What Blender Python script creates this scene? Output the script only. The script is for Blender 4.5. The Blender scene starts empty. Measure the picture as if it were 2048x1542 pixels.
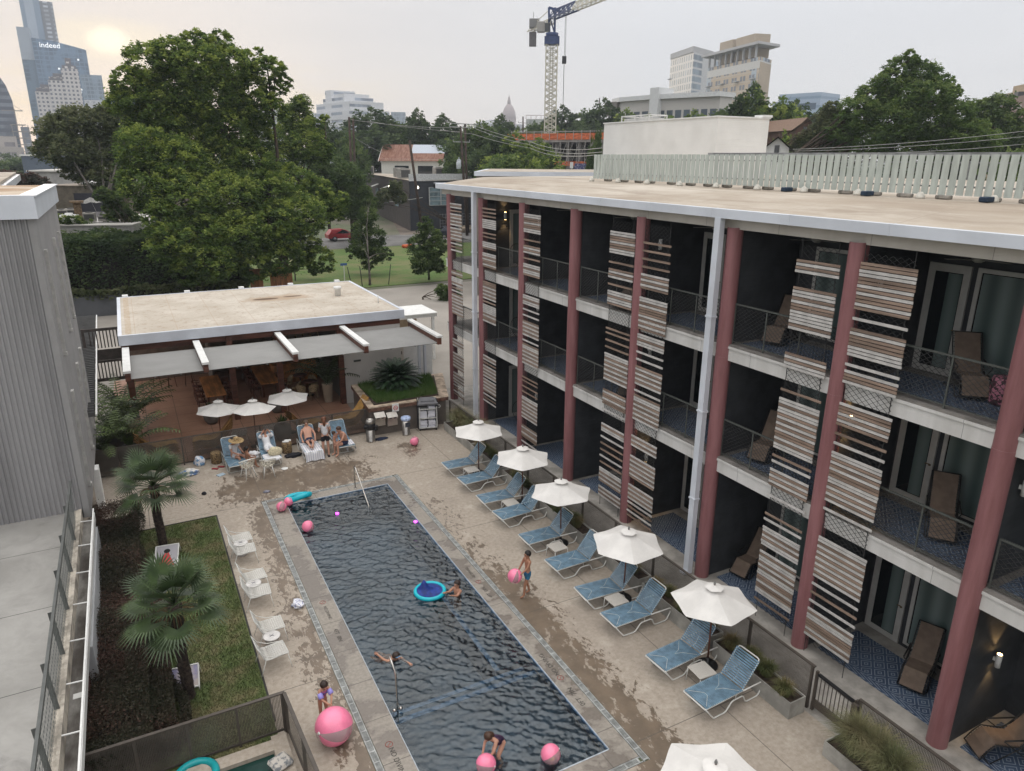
import bpy, math, random
import numpy as np
from mathutils import Vector, Matrix
R = math.radians
S = bpy.context.scene
COL = S.collection
rng = np.random.default_rng(7)
rnd = random.Random(5)

# ------------------------------------------------------------------ camera
CH = 11.52
PITCH, ROLL, YAW, FPX = 0.308443, 0.006984, 0.489588, 1432.72
_cy, _sy, _cp, _sp, _cr, _sr = math.cos(YAW), math.sin(YAW), math.cos(PITCH), math.sin(PITCH), math.cos(ROLL), math.sin(ROLL)
FWD = Vector((_sy*_cp, _cy*_cp, -_sp)); RT = Vector((_cy, -_sy, 0)); UP = RT.cross(FWD)
RT2 = _cr*RT + _sr*UP; UP2 = -_sr*RT + _cr*UP
cam = bpy.data.objects.new('camera', bpy.data.cameras.new('camera')); COL.objects.link(cam)
mw = Matrix.Identity(4)
for i in range(3):
    mw[i][0], mw[i][1], mw[i][2], mw[i][3] = RT2[i], UP2[i], -FWD[i], (0, 0, CH)[i]
cam.matrix_world = mw
cam.data.sensor_width = 36; cam.data.lens = 36*FPX/2048
cam.data.clip_start = 0.1; cam.data.clip_end = 9000
S.camera = cam
def ray(px, py): return RT2*((px-1024)/FPX) - UP2*((py-771)/FPX) + FWD
def gp(px, py, z=0.0):
    d = ray(px, py); t = (z-CH)/d.z; return Vector((d.x*t, d.y*t, z))
def at(px, py, dist):
    "point seen at a pixel of the photograph, at this horizontal distance from the viewer"
    d = ray(px, py); t = dist/math.hypot(d.x, d.y); return Vector((d.x*t, d.y*t, CH+d.z*t))

# ------------------------------------------------------------------ sky, sun, exposure
W = bpy.data.worlds.new('World'); S.world = W; W.use_nodes = True
SUN_AZ, SUN_EL = R(0.75), R(7.5)
def sock(v, nt):
    return v
class X:
    "tiny shader-maths wrapper"
    def __init__(s, nt, o): s.nt, s.o = nt, o
    def m(s, op, b=None, c=None):
        n = s.nt.nodes.new('ShaderNodeMath'); n.operation = op
        for i, v in enumerate((s, b, c)):
            if v is None: continue
            if isinstance(v, X): s.nt.links.new(v.o, n.inputs[i])
            else: n.inputs[i].default_value = v
        return X(s.nt, n.outputs[0])
    def __add__(s, b): return s.m('ADD', b)
    def __sub__(s, b): return s.m('SUBTRACT', b)
    def __mul__(s, b): return s.m('MULTIPLY', b)
    def __truediv__(s, b): return s.m('DIVIDE', b)
    def mx(s, b): return s.m('MAXIMUM', b)
    def mn(s, b): return s.m('MINIMUM', b)
    def abs(s): return s.m('ABSOLUTE')
    def gt(s, b): return s.m('GREATER_THAN', b)
    def lt(s, b): return s.m('LESS_THAN', b)
    def frac(s): return s.m('FRACT')
    def floor(s): return s.m('FLOOR')
    def sin(s): return s.m('SINE')
    def pw(s, b): return s.m('POWER', b)
    def sm(s, a, b):
        n = s.nt.nodes.new('ShaderNodeMapRange'); n.interpolation_type = 'SMOOTHSTEP'
        s.nt.links.new(s.o, n.inputs[0]); n.inputs[1].default_value = a; n.inputs[2].default_value = b
        return X(s.nt, n.outputs[0])
def coords(nt, kind='Object'):
    t = nt.nodes.new('ShaderNodeTexCoord'); s = nt.nodes.new('ShaderNodeSeparateXYZ')
    nt.links.new(t.outputs[kind], s.inputs[0])
    return t.outputs[kind], X(nt, s.outputs[0]), X(nt, s.outputs[1]), X(nt, s.outputs[2])
def noise(nt, vec, scale, detail=3, rough=.55, stretch=None, dist=0):
    if stretch:
        mp = nt.nodes.new('ShaderNodeMapping'); mp.inputs['Scale'].default_value = stretch
        nt.links.new(vec, mp.inputs[0]); vec = mp.outputs[0]
    n = nt.nodes.new('ShaderNodeTexNoise'); n.inputs['Scale'].default_value = scale
    n.inputs['Detail'].default_value = detail; n.inputs['Roughness'].default_value = rough; n.inputs['Distortion'].default_value = dist
    nt.links.new(vec, n.inputs['Vector']); return X(nt, n.outputs[0])
def mixc(nt, f, a, b):
    n = nt.nodes.new('ShaderNodeMix'); n.data_type = 'RGBA'
    for s_, v in ((n.inputs[0], f), (n.inputs[6], a), (n.inputs[7], b)):
        if isinstance(v, X): nt.links.new(v.o, s_)
        elif hasattr(v, 'is_output'): nt.links.new(v, s_)
        elif isinstance(v, (int, float)): s_.default_value = v
        else: s_.default_value = (*v, 1)
    return n.outputs[2]
def build_sky():
    nt = W.node_tree; nt.nodes.clear()
    out = nt.nodes.new('ShaderNodeOutputWorld')
    sk = nt.nodes.new('ShaderNodeTexSky'); sk.sky_type = 'NISHITA'; sk.sun_disc = False
    sk.sun_elevation = SUN_EL; sk.sun_rotation = SUN_AZ; sk.air_density = 1.0; sk.dust_density = 1.0
    b1 = nt.nodes.new('ShaderNodeBackground'); b1.inputs[1].default_value = .05
    nt.links.new(sk.outputs[0], b1.inputs[0])
    # the overcast: a pale cloud sheet, thinner and warmer towards the low sun
    v, x, y, z = coords(nt, 'Generated')
    sd = (math.sin(SUN_AZ)*math.cos(SUN_EL), math.cos(SUN_AZ)*math.cos(SUN_EL), math.sin(SUN_EL))
    dot = x*sd[0] + y*sd[1] + z*sd[2]
    n1 = noise(nt, v, 2.2, 6, .55, (1, 1, 5.5), .4)
    n2 = noise(nt, v, 7.0, 5, .6, (1, 1, 7))
    cool = mixc(nt, z.sm(0, .4), (.90, .885, .885), (.92, .93, .97))
    cool = mixc(nt, z.sm(.42, .95), cool, (2.75, 2.68, 2.60))
    cloud = mixc(nt, n1.sm(.42, .72)*.8, cool, (.78, .78, .80))
    ang = dot.m('ARCCOSINE')
    warm = (ang*-1.15 + .74).mx(0) * (n1*-.6 + 1.1)
    c2 = mixc(nt, (warm*z.sm(.5, .1)).mn(1), cloud, (.93, .78, .66))
    band = (z - .065 - x*.05).abs().sm(.045, .0) * n2.sm(.38, .60) * ang.sm(.42, .05)
    c3 = mixc(nt, band*.8, c2, (.92, .79, .56))
    dx, dz = (x - sd[0]*.995), (z - .122)
    g = ((dx/.085).pw(2) + (dz/.026).pw(2)) + (n2-.5)*1.6
    c4 = mixc(nt, g.sm(1.5, -.2), c3, (1.02, .90, .71))
    core = ((dx/.022).pw(2) + (dz/.014).pw(2))
    c5 = mixc(nt, core.sm(1.6, 0)*n2.sm(.25,.5), c4, (1.45, 1.30, 1.0))
    b2 = nt.nodes.new('ShaderNodeBackground'); b2.inputs[1].default_value = .80
    nt.links.new(c5, b2.inputs[0])
    ad = nt.nodes.new('ShaderNodeMixShader'); ad.inputs[0].default_value = .9
    nt.links.new(b1.outputs[0], ad.inputs[1]); nt.links.new(b2.outputs[0], ad.inputs[2])
    nt.links.new(ad.outputs[0], out.inputs[0])
build_sky()
sl = bpy.data.lights.new('sun', 'SUN'); sl.energy = .5; sl.angle = R(14); sl.color = (1, .86, .68)
so = bpy.data.objects.new('sun', sl); COL.objects.link(so)
_d = Vector((math.sin(SUN_AZ)*math.cos(SUN_EL), math.cos(SUN_AZ)*math.cos(SUN_EL), math.sin(SUN_EL)))
so.rotation_euler = _d.to_track_quat('Z', 'Y').to_euler()
S.view_settings.view_transform = 'Standard'; S.view_settings.look = 'None'
S.view_settings.exposure = 0.50; S.view_settings.gamma = 1
S.cycles.max_bounces = 6; S.cycles.transparent_max_bounces = 24
S.cycles.diffuse_bounces = 3; S.cycles.glossy_bounces = 3; S.cycles.volume_bounces = 0
S.cycles.use_denoising = True
S.cycles.sample_clamp_indirect = 4

# ------------------------------------------------------------------ materials
MATS = {}
def mat(name, col, rough=.7, var=.12, scale=4., bump=0., bscale=None, metal=0., spec=.4, stretch=None, col2=None, emit=None, lo=.35, hi=.65, alpha=None):
    if name in MATS: return MATS[name]
    m = bpy.data.materials.new(name); m.use_nodes = True; nt = m.node_tree
    b = nt.nodes['Principled BSDF']; b.inputs['Roughness'].default_value = rough
    b.inputs['Metallic'].default_value = metal; b.inputs['Specular IOR Level'].default_value = spec
    v, x, y, z = coords(nt)
    n = noise(nt, v, scale, 5, .6, stretch)
    c2 = col2 if col2 else tuple(c*(1-var*1.6) for c in col)
    c1 = tuple(min(1, c*(1+var*.6)) for c in col) if not col2 else col
    nt.links.new(mixc(nt, n.sm(lo, hi), c2, c1), b.inputs['Base Color'])
    if bump:
        bn = nt.nodes.new('ShaderNodeBump'); bn.inputs['Strength'].default_value = bump; bn.inputs['Distance'].default_value = .02
        nb = noise(nt, v, bscale or scale*4, 4, .6, stretch); nt.links.new(nb.o, bn.inputs['Height'])
        nt.links.new(bn.outputs[0], b.inputs['Normal'])
    if emit:
        b.inputs['Emission Color'].default_value = (*emit[0], 1); b.inputs['Emission Strength'].default_value = emit[1]
    if alpha is not None: b.inputs['Alpha'].default_value = alpha
    MATS[name] = m; return m
def custom(name, fn, rough=.7, spec=.4, metal=0):
    "fn(nt, v, x, y, z) -> colour socket, optional height X, optional rough X, optional alpha X"
    m = bpy.data.materials.new(name); m.use_nodes = True; nt = m.node_tree
    b = nt.nodes['Principled BSDF']; b.inputs['Roughness'].default_value = rough; b.inputs['Specular IOR Level'].default_value = spec
    b.inputs['Metallic'].default_value = metal
    r = fn(nt, *coords(nt)); r = r if isinstance(r, tuple) else (r,)
    nt.links.new(r[0], b.inputs['Base Color'])
    if len(r) > 1 and r[1] is not None:
        bn = nt.nodes.new('ShaderNodeBump'); bn.inputs['Strength'].default_value = .6; bn.inputs['Distance'].default_value = .02
        nt.links.new(r[1].o, bn.inputs['Height']); nt.links.new(bn.outputs[0], b.inputs['Normal'])
    if len(r) > 2 and r[2] is not None: nt.links.new(r[2].o, b.inputs['Roughness'])
    if len(r) > 3 and r[3] is not None: nt.links.new(r[3].o, b.inputs['Alpha'])
    MATS[name] = m; return m

# ------------------------------------------------------------------ mesh builder
class MB:
    def __init__(s): s.v, s.f, s.m, s.s = [], [], [], []
    def add(s, verts, faces, mi=0, smooth=False):
        o = len(s.v); s.v += [tuple(p) for p in verts]
        for f in faces: s.f.append(tuple(i+o for i in f)); s.m.append(mi); s.s.append(smooth)
        return s
    def box(s, x0, y0, z0, x1, y1, z1, mi=0):
        return s.add([(x0,y0,z0),(x1,y0,z0),(x1,y1,z0),(x0,y1,z0),(x0,y0,z1),(x1,y0,z1),(x1,y1,z1),(x0,y1,z1)],
                     [(0,3,2,1),(4,5,6,7),(0,1,5,4),(1,2,6,5),(2,3,7,6),(3,0,4,7)], mi)
    def bev(s, x0, y0, z0, x1, y1, z1, b=.01, mi=0):
        "box with chamfered edges"
        p = []
        for (X_, Y_, Z_) in ((x0,y0,z0),(x1,y0,z0),(x1,y1,z0),(x0,y1,z0),(x0,y0,z1),(x1,y0,z1),(x1,y1,z1),(x0,y1,z1)):
            sx = 1 if X_ == x0 else -1; sy = 1 if Y_ == y0 else -1; sz = 1 if Z_ == z0 else -1
            p += [(X_, Y_+sy*b, Z_+sz*b), (X_+sx*b, Y_, Z_+sz*b), (X_+sx*b, Y_+sy*b, Z_)]
        F = [(0*3+2,3*3+2,2*3+2,1*3+2),(4*3+2,5*3+2,6*3+2,7*3+2),(1,4,16,13),(3,6,18,15),(7,10,22,19),(9,0,12,21)]
        F += [(1,2,5,4),(6,3,5,8),(7,8,11,10),(0,9,11,2),(13,16,17,14),(18,20,17,15),(19,22,23,20),(12,14,23,21),
              (0,1,13,12),(4,3,15,16),(6,7,19,18),(10,9,21,22)]
        F += [(0,2,1),(3,4,5),(6,8,7),(9,10,11),(12,13,14),(15,17,16),(18,19,20),(21,23,22)]
        return s.add(p, F, mi)
    def obox(s, c, size, M=None, mi=0):
        c = Vector(c); h = [q/2 for q in size]; M = M or Matrix.Identity(3)
        vs = [c + M @ Vector((sx*h[0], sy*h[1], sz*h[2])) for sz in (-1,1) for sx, sy in ((-1,-1),(1,-1),(1,1),(-1,1))]
        return s.add(vs, [(0,3,2,1),(4,5,6,7),(0,1,5,4),(1,2,6,5),(2,3,7,6),(3,0,4,7)], mi)
    def bar(s, a, b, w, h=None, mi=0, up=(0,0,1)):
        a, b = Vector(a), Vector(b); h = h or w; d = b-a; L = d.length
        if L < 1e-6: return s
        d.normalize(); u = Vector(up)
        if abs(d.dot(u)) > .98: u = Vector((1,0,0))
        sd = d.cross(u).normalized(); u = sd.cross(d)
        vs = [p + sd*(i*w/2) + u*(j*h/2) for p in (a, b) for i, j in ((-1,-1),(1,-1),(1,1),(-1,1))]
        return s.add(vs, [(0,1,2,3),(7,6,5,4),(0,4,5,1),(1,5,6,2),(2,6,7,3),(3,7,4,0)], mi)
    def tube(s, pts, r, n=8, mi=0, caps=True, closed=False):
        pts = [Vector(p) for p in pts]; k = len(pts); rr = r if isinstance(r, (list, tuple)) else [r]*k
        rings = []; prev = None
        for i, p in enumerate(pts):
            if closed: d = pts[(i+1) % k]-pts[i-1]
            else: d = pts[min(i+1, k-1)]-pts[max(i-1, 0)]
            d = d.normalized() if d.length > 1e-9 else Vector((0,0,1))
            if prev is None:
                a = Vector((0,0,1)) if abs(d.z) < .9 else Vector((1,0,0)); u = d.cross(a).normalized()
            else:
                u = prev - d*prev.dot(d); u = u.normalized() if u.length > 1e-6 else d.orthogonal().normalized()
            prev = u; w = d.cross(u)
            rings.append([p + (u*math.cos(t) + w*math.sin(t))*rr[i] for t in [2*math.pi*j/n for j in range(n)]])
        vs = [q for rg in rings for q in rg]; F = []
        for i in range(k if closed else k-1):
            a, b = i*n, ((i+1) % k)*n
            for j in range(n): F.append((a+j, a+(j+1) % n, b+(j+1) % n, b+j))
        if caps and not closed: F += [tuple(range(n))[::-1], tuple((k-1)*n+j for j in range(n))]
        return s.add(vs, F, mi, True)
    def lathe(s, prof, c=(0,0,0), n=20, mi=0, caps=True, sx=1, sy=1, ph=0):
        vs = [(c[0]+r*sx*math.cos(2*math.pi*j/n+ph), c[1]+r*sy*math.sin(2*math.pi*j/n+ph), c[2]+z) for r, z in prof for j in range(n)]; F = []
        for i in range(len(prof)-1):
            for j in range(n): F.append((i*n+j, i*n+(j+1) % n, (i+1)*n+(j+1) % n, (i+1)*n+j))
        if caps: F += [tuple(range(n))[::-1], tuple((len(prof)-1)*n+j for j in range(n))]
        return s.add(vs, F, mi, True)
    def ball(s, c, r, n=16, m=10, mi=0, sq=(1,1,1), M=None, gores=None):
        vs, F = [], []; c = Vector(c)
        for i in range(m+1):
            th = math.pi*i/m
            for j in range(n):
                p = Vector((math.sin(th)*math.cos(2*math.pi*j/n)*r*sq[0], math.sin(th)*math.sin(2*math.pi*j/n)*r*sq[1], math.cos(th)*r*sq[2]))
                if M: p = M @ p
                vs.append(c+p)
        o = len(s.v); s.v += [tuple(p) for p in vs]
        for i in range(m):
            for j in range(n):
                s.f.append((o+i*n+j, o+(i+1)*n+j, o+(i+1)*n+(j+1) % n, o+i*n+(j+1) % n))
                s.m.append(gores[int(j*len(gores)/n)] if gores else mi); s.s.append(True)
        return s
    def poly(s, pts, z0, z1, mi=0, side=None):
        "vertical prism on a counter-clockwise outline"
        n = len(pts); side = mi if side is None else side
        s.add([(p[0], p[1], z1) for p in pts], [tuple(range(n))], mi)
        s.add([(p[0], p[1], z0) for p in pts], [tuple(range(n))[::-1]], side)
        s.add([(p[0], p[1], z) for z in (z0, z1) for p in pts], [(i, (i+1) % n, n+(i+1) % n, n+i) for i in range(n)], side)
        return s
    def quad(s, a, b, c, d, mi=0): return s.add([a, b, c, d], [(0,1,2,3)], mi)
    def mesh(s, name, mats):
        me = bpy.data.meshes.new(name); me.from_pydata(s.v, [], s.f)
        for m in (mats if isinstance(mats, (list, tuple)) else [mats]): me.materials.append(m)
        me.polygons.foreach_set('material_index', s.m); me.polygons.foreach_set('use_smooth', s.s)
        me.update(); return me
    def build(s, name, mats, parent=None, loc=None, rz=0):
        return mkobj(name, s.mesh(name, mats), parent, loc, rz)
def mkobj(name, me, parent=None, loc=None, rz=0):
    o = bpy.data.objects.new(name, me); COL.objects.link(o)
    if parent is not None: o.parent = parent
    if loc is not None: o.location = loc
    if rz: o.rotation_euler = (0, 0, rz)
    return o
def tag(o, label=None, cat=None, group=None, kind=None):
    if label: o['label'] = label
    if cat: o['category'] = cat
    if group: o['group'] = group
    if kind: o['kind'] = kind
    return o
def thing(name, label, cat, loc=(0,0,0), rz=0, group=None, scale=1):
    o = bpy.data.objects.new(name, None); COL.objects.link(o); o.location = loc; o.rotation_euler = (0, 0, rz)
    o.empty_display_size = .3; o.scale = (scale,)*3
    return tag(o, label, cat, group)
def kids(o): return [c for c in bpy.data.objects if c.parent == o]
def dup(src, loc, rz=0, label=None, group=None, scale=None):
    r = src.copy(); COL.objects.link(r); r.location = loc; r.rotation_euler = (0, 0, rz)
    if label: r['label'] = label
    if group: r['group'] = group
    if scale: r.scale = (scale,)*3
    for ch in kids(src):
        c = ch.copy(); COL.objects.link(c); c.parent = r
        for g in kids(ch):
            d = g.copy(); COL.objects.link(d); d.parent = c
    return r
def struct(name, mb, mats): return tag(mb.build(name, mats), kind='structure')
def wall_holes(mb, p0, p1, z0, z1, holes, t=.2, mi=0):
    "upright wall from p0 to p1 (xy), thickness to the left, with rectangular openings (u0,u1,w0,w1)"
    p0, p1 = Vector((*p0, 0)), Vector((*p1, 0)); d = p1-p0; L = d.length; d.normalize(); n = Vector((-d.y, d.x, 0))
    us = sorted({0, L, *[h[0] for h in holes], *[h[1] for h in holes]}); ws = sorted({z0, z1, *[h[2] for h in holes], *[h[3] for h in holes]})
    for a, b in zip(us, us[1:]):
        for c, e in zip(ws, ws[1:]):
            mu, mz = (a+b)/2, (c+e)/2
            if any(h[0] < mu < h[1] and h[2] < mz < h[3] for h in holes): continue
            q = [p0+d*a, p0+d*b, p0+d*b+n*t, p0+d*a+n*t]
            vs = [(k.x, k.y, z) for z in (c, e) for k in q]
            mb.add(vs, [(0,3,2,1),(4,5,6,7),(0,1,5,4),(1,2,6,5),(2,3,7,6),(3,0,4,7)], mi)
def text(name, body, size, mt, loc, rot, parent=None, depth=.003, spacing=1):
    cu = bpy.data.curves.new(name, 'FONT'); cu.body = body; cu.size = size; cu.extrude = depth; cu.space_character = spacing
    cu.align_x = 'CENTER'; cu.align_y = 'CENTER'; cu.resolution_u = 3
    t = bpy.data.objects.new(name, cu); COL.objects.link(t)
    dg = bpy.context.evaluated_depsgraph_get(); me = bpy.data.meshes.new_from_object(t.evaluated_get(dg))
    bpy.data.objects.remove(t); me.name = name; me.materials.clear(); me.materials.append(mt)
    o = mkobj(name, me, parent, loc); o.rotation_euler = rot; return o

# ================================================================== SETTING
def deckfn(nt, v, x, y, z):
    big = noise(nt, v, .35, 4, .6); fine = noise(nt, v, 9, 5, .65); cl = noise(nt, v, 1.6, 4, .6)
    base = mixc(nt, fine.sm(.3, .72), (.30, .255, .205), (.39, .34, .285))
    base = mixc(nt, cl.sm(.55, .72)*.45, base, (.53, .48, .41))
    base = mixc(nt, big.sm(.5, .72)*.5, base, (.25, .21, .175))
    # splash-wet areas along the trenches and round the chairs
    east = (x-8.15).abs().sm(1.35, .0) * y.sm(23.8, 21) * (y.sm(18, 14.5)*.42+.60)
    west = (x-2.75).abs().sm(1.0, .0) * y.sm(26.5, 22.0) * (y.sm(19, 23)*.2+.8)
    north = (y-25.3).abs().sm(2.4, .3) * (x-4.4).abs().sm(4.6, 1.2)*1.04
    mid = (x-9.2).abs().sm(.9, .1)*(y-26.2).abs().sm(1.5, .3)*.75
    field = east.mx(west).mx(north*1.06).mx(mid)
    e = noise(nt, v, 2.6, 8, .66, (1.3, .7, 1), .8); e2 = noise(nt, v, 8.5, 6, .65, (1.5, .7, 1), .4)
    wet = (field*.83 + (e-.5)*2.3 + (e2-.5)*1.5).sm(.56, .585)
    base = mixc(nt, wet*.86, base, mixc(nt, noise(nt, v, 2.5, 4).sm(.35, .65), (.075, .052, .034), (.135, .096, .064)))
    damp = (field + (e-.5)*.8).sm(.55, 1.0)*.3
    base = mixc(nt, damp, base, (.20, .155, .11))
    cr = noise(nt, v, .9, 6, .7, None, 1.2); crack = (cr-.5).abs().lt(.0022)*big.gt(.47)
    base = mixc(nt, crack*.45, base, (.14, .11, .09))
    jx = ((x+.6)/3.6).frac()*3.6; jy = ((y+.55)/4.9).frac()*4.9
    j = jx.lt(.022).mx(jy.lt(.022))
    base = mixc(nt, j*.75, base, (.10, .085, .07))
    return base, fine*.25, (wet*-.5+.85)
M_deck = custom('deck_concrete', deckfn)
def groundfn(nt, v, x, y, z):
    n = noise(nt, v, .06, 5); f = noise(nt, v, .5, 5)
    return mixc(nt, n.sm(.35, .65), mixc(nt, f.sm(.3, .7), (.045, .07, .025), (.07, .10, .035)), (.15, .13, .10))
struct('ground', MB().quad((-3000,-800,-.02),(4000,-800,-.02),(4000,9.2,-.02),(-3000,9.2,-.02)).quad((-3000,23.6,-.02),(4000,23.6,-.02),(4000,6000,-.02),(-3000,6000,-.02)).quad((-3000,9.2,-.02),(3.5,9.2,-.02),(3.5,23.6,-.02),(-3000,23.6,-.02)).quad((7.5,9.2,-.02),(4000,9.2,-.02),(4000,23.6,-.02),(7.5,23.6,-.02)), custom('ground_earth', groundfn))
TX0, TX1, PX0, PX1, PY0, PY1, TY0, TY1 = 2.91, 7.90, 3.66, 7.30, 9.37, 23.41, 8.78, 24.06
TW = .17
# deck around the trench rectangle
dk = MB()
for a in ((-2.6, 3, TX0, 31), (TX1, 3, 11.75, 31), (TX0, TY1, TX1, 31), (TX0, 3, TX1, TY0)):
    dk.quad((a[0],a[1],0),(a[2],a[1],0),(a[2],a[3],0),(a[0],a[3],0))
struct('pool_deck', dk, M_deck)
struct('patio_walk', MB().box(11.75, -2, -.3, 12.85, 36, 0).box(12.85, -2, -.3, 15.9, 33, .02), mat('patio_concrete', (.34,.32,.29), .85, .2, 1.5, .1))
def copefn(nt, v, x, y, z):
    big = noise(nt, v, .8, 5, .6); f = noise(nt, v, 14, 4)
    base = mixc(nt, f.sm(.3, .7), (.235, .21, .18), (.30, .272, .235))
    wet = (big + (x-5.5).abs()*.03).sm(.53, .60)
    base = mixc(nt, wet*.62, base, (.12, .10, .085))
    j = ((y+.25)/1.26).frac().lt(.014)*(y-16.4).abs().lt(7.0)
    base = mixc(nt, j*.8, base, (.08, .07, .06))
    j2 = ((x+.1)/1.2).frac().lt(.014)*(y-16.4).abs().gt(7.05)
    base = mixc(nt, j2*.8, base, (.08, .07, .06))
    return base, f*.15, (wet*-.45+.7)
cp = MB(); a, b, c, d = TX0+TW, TX1-TW, TY0+TW, TY1-TW
cp.box(a, c, -.25, PX0, d, 0).box(PX1, c, -.25, b, d, 0).box(PX0, c, -.25, PX1, PY0, 0).box(PX0, PY1, -.25, PX1, d, 0)
struct('pool_coping', cp, custom('coping_stone', copefn))
# trench grates
gr = MB(); gr.box(TX0, TY0, -.12, TX0+TW, TY1, -.03, 1).box(TX1-TW, TY0, -.12, TX1, TY1, -.03, 1)
gr.box(TX0+TW, TY0, -.12, TX1-TW, TY0+TW, -.03, 1).box(TX0+TW, TY1-TW, -.12, TX1-TW, TY1, -.03, 1)
for x0 in (TX0, TX1-TW):
    gr.box(x0+.014, TY0, -.025, x0+.034, TY1, .004).box(x0+TW-.034, TY0, -.025, x0+TW-.014, TY1, .004)
    y = TY0+.03; k = 0
    while y < TY1-.03:
        w = .045 if k % 9 == 0 else .013
        gr.box(x0+.034, y, -.02, x0+TW-.034, y+w, .002); y += w+.017; k += 1
for y0 in (TY0, TY1-TW):
    gr.box(TX0+TW, y0+.014, -.025, TX1-TW, y0+.034, .004).box(TX0+TW, y0+TW-.034, -.025, TX1-TW, y0+TW-.014, .004)
    x = TX0+TW+.02; k = 0
    while x < TX1-TW-.05:
        w = .045 if k % 9 == 0 else .013
        gr.box(x, y0+.034, -.02, x+w, y0+TW-.034, .002); x += w+.017; k += 1
struct('pool_drain', gr, [mat('grate_plastic', (.36,.37,.36), .6, .2, 6), mat('drain_dark', (.02,.02,.02), .9)])
# basin
M_plas = mat('pool_plaster', (.055,.078,.105), .6, .3, .7)
M_blue = mat('blue_tile', (.10,.175,.28), .25, .3, 20)
bs = MB(); D = -1.25
bs.box(PX0-.1, PY0-.1, D-.1, PX1+.1, PY1+.1, D)
for q in ((PX0-.1, PY0-.1, PX0+.004, PY1+.1), (PX1-.004, PY0-.1, PX1+.1, PY1+.1), (PX0, PY0-.1, PX1, PY0+.004), (PX0, PY1-.004, PX1, PY1+.1)):
    bs.box(q[0], q[1], D, q[2], q[3], -.26)
bs.box(PX0+.004, PY0+.004, D, PX1-.004, 12.45, -.28).box(PX0+.004, 12.45, D, PX1-.004, 13.05, -.62)
bs.box(6.55, 13.05, D, PX1-.004, 17.2, -.5)
def edge(x0, y0, x1, y1, z): bs.box(x0, y0, z, x1, y1, z+.006, 1)
edge(PX0+.01, 12.30, PX1-.01, 12.44, -.28); edge(PX0+.01, 12.92, PX1-.01, 13.04, -.62); edge(6.56, 13.06, 6.68, 17.19, -.5); edge(6.69, 17.07, PX1-.01, 17.19, -.5)
bs.box(PX0+.005, PY0+.3, -.14, PX0+.02, PY1-.3, -.035, 1).box(PX1-.02, PY0+.01, -.2, PX1-.005, PY1-.01, -.015, 1).box(PX0+.02, PY1-.02, -.2, PX1-.02, PY1-.005, -.015, 1)
struct('pool_basin', bs, [M_plas, M_blue])
# bright metal edge of the pool
struct('pool_rim', MB().box(PX0-.007, PY0, -.05, PX0+.007, PY1, .006).box(PX1-.007, PY0, -.05, PX1+.007, PY1, .006).box(PX0+.012, PY0-.012, -.05, PX1-.012, PY0+.012, .006).box(PX0+.012, PY1-.012, -.05, PX1-.012, PY1+.012, .006), mat('rim_tile', (.42,.47,.52), .4, .15, 12))
# water
def mwater():
    m = bpy.data.materials.new('pool_water'); m.use_nodes = True; nt = m.node_tree; nt.nodes.clear()
    out = nt.nodes.new('ShaderNodeOutputMaterial'); mx = nt.nodes.new('ShaderNodeMixShader')
    tr = nt.nodes.new('ShaderNodeBsdfTransparent'); tr.inputs[0].default_value = (.66,.76,.80,1)
    gl = nt.nodes.new('ShaderNodeBsdfGlossy'); gl.inputs['Roughness'].default_value = .03; gl.inputs[0].default_value = (.93,.98,1,1)
    fr = nt.nodes.new('ShaderNodeFresnel'); fr.inputs[0].default_value = 1.68
    bn = nt.nodes.new('ShaderNodeBump'); bn.inputs['Strength'].default_value = .45; bn.inputs['Distance'].default_value = .02
    v, x, y, z = coords(nt); n = noise(nt, v, 9, 4, .55, (1.0, .75, 1), .8)
    nt.links.new(n.o, bn.inputs['Height'])
    for q in (gl, fr): nt.links.new(bn.outputs[0], q.inputs['Normal'])
    nt.links.new(fr.outputs[0], mx.inputs[0]); nt.links.new(tr.outputs[0], mx.inputs[1]); nt.links.new(gl.outputs[0], mx.inputs[2])
    nt.links.new(mx.outputs[0], out.inputs[0]); MATS['water'] = m; return m
nx, ny = 150, 560
gx = np.linspace(PX0+.02, PX1-.02, nx); gy = np.linspace(PY0+.02, PY1-.02, ny); GX, GY = np.meshgrid(gx, gy)
H = np.zeros_like(GX); wr = np.random.default_rng(3)
for i in range(60):
    th = wr.normal(1.25, .75); k = wr.uniform(11, 60); H += (.105/k**1.13)*np.sin(k*(GX*math.cos(th)+GY*math.sin(th)) + wr.uniform(0, 6.28) + .8*np.sin(GX*1.7+GY*.9*wr.uniform(.5, 1.6)+wr.uniform(0, 6)))
for cx, cy, amp in ((6.55, 15.9, .010), (4.6, 13.1, .011), (5.0, 10.2, .012), (3.9, 21.2, .004)):
    rr = np.hypot(GX-cx, GY-cy); H += amp*np.sin(rr*17)*np.exp(-rr*1.3)
H *= .55+.45*np.clip((GY-11.9)/1.6, 0, 1)
V = np.stack([GX, GY, H-.035], -1).reshape(-1, 3); idx = np.arange(nx*ny).reshape(ny, nx)
Fq = np.stack([idx[:-1,:-1], idx[:-1,1:], idx[1:,1:], idx[1:,:-1]], -1).reshape(-1, 4)
def np_mesh(name, V, F, mats, smooth=False):
    me = bpy.data.meshes.new(name); k = F.shape[1]
    me.vertices.add(len(V)); me.vertices.foreach_set('co', V.astype(np.float32).ravel())
    me.loops.add(F.size); me.loops.foreach_set('vertex_index', F.astype(np.int32).ravel())
    me.polygons.add(len(F)); me.polygons.foreach_set('loop_start', np.arange(0, F.size, k, dtype=np.int32))
    me.polygons.foreach_set('loop_total', np.full(len(F), k, np.int32))
    if smooth: me.polygons.foreach_set('use_smooth', np.ones(len(F), bool))
    for m in mats: me.materials.append(m)
    me.update(calc_edges=True); return me
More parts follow.
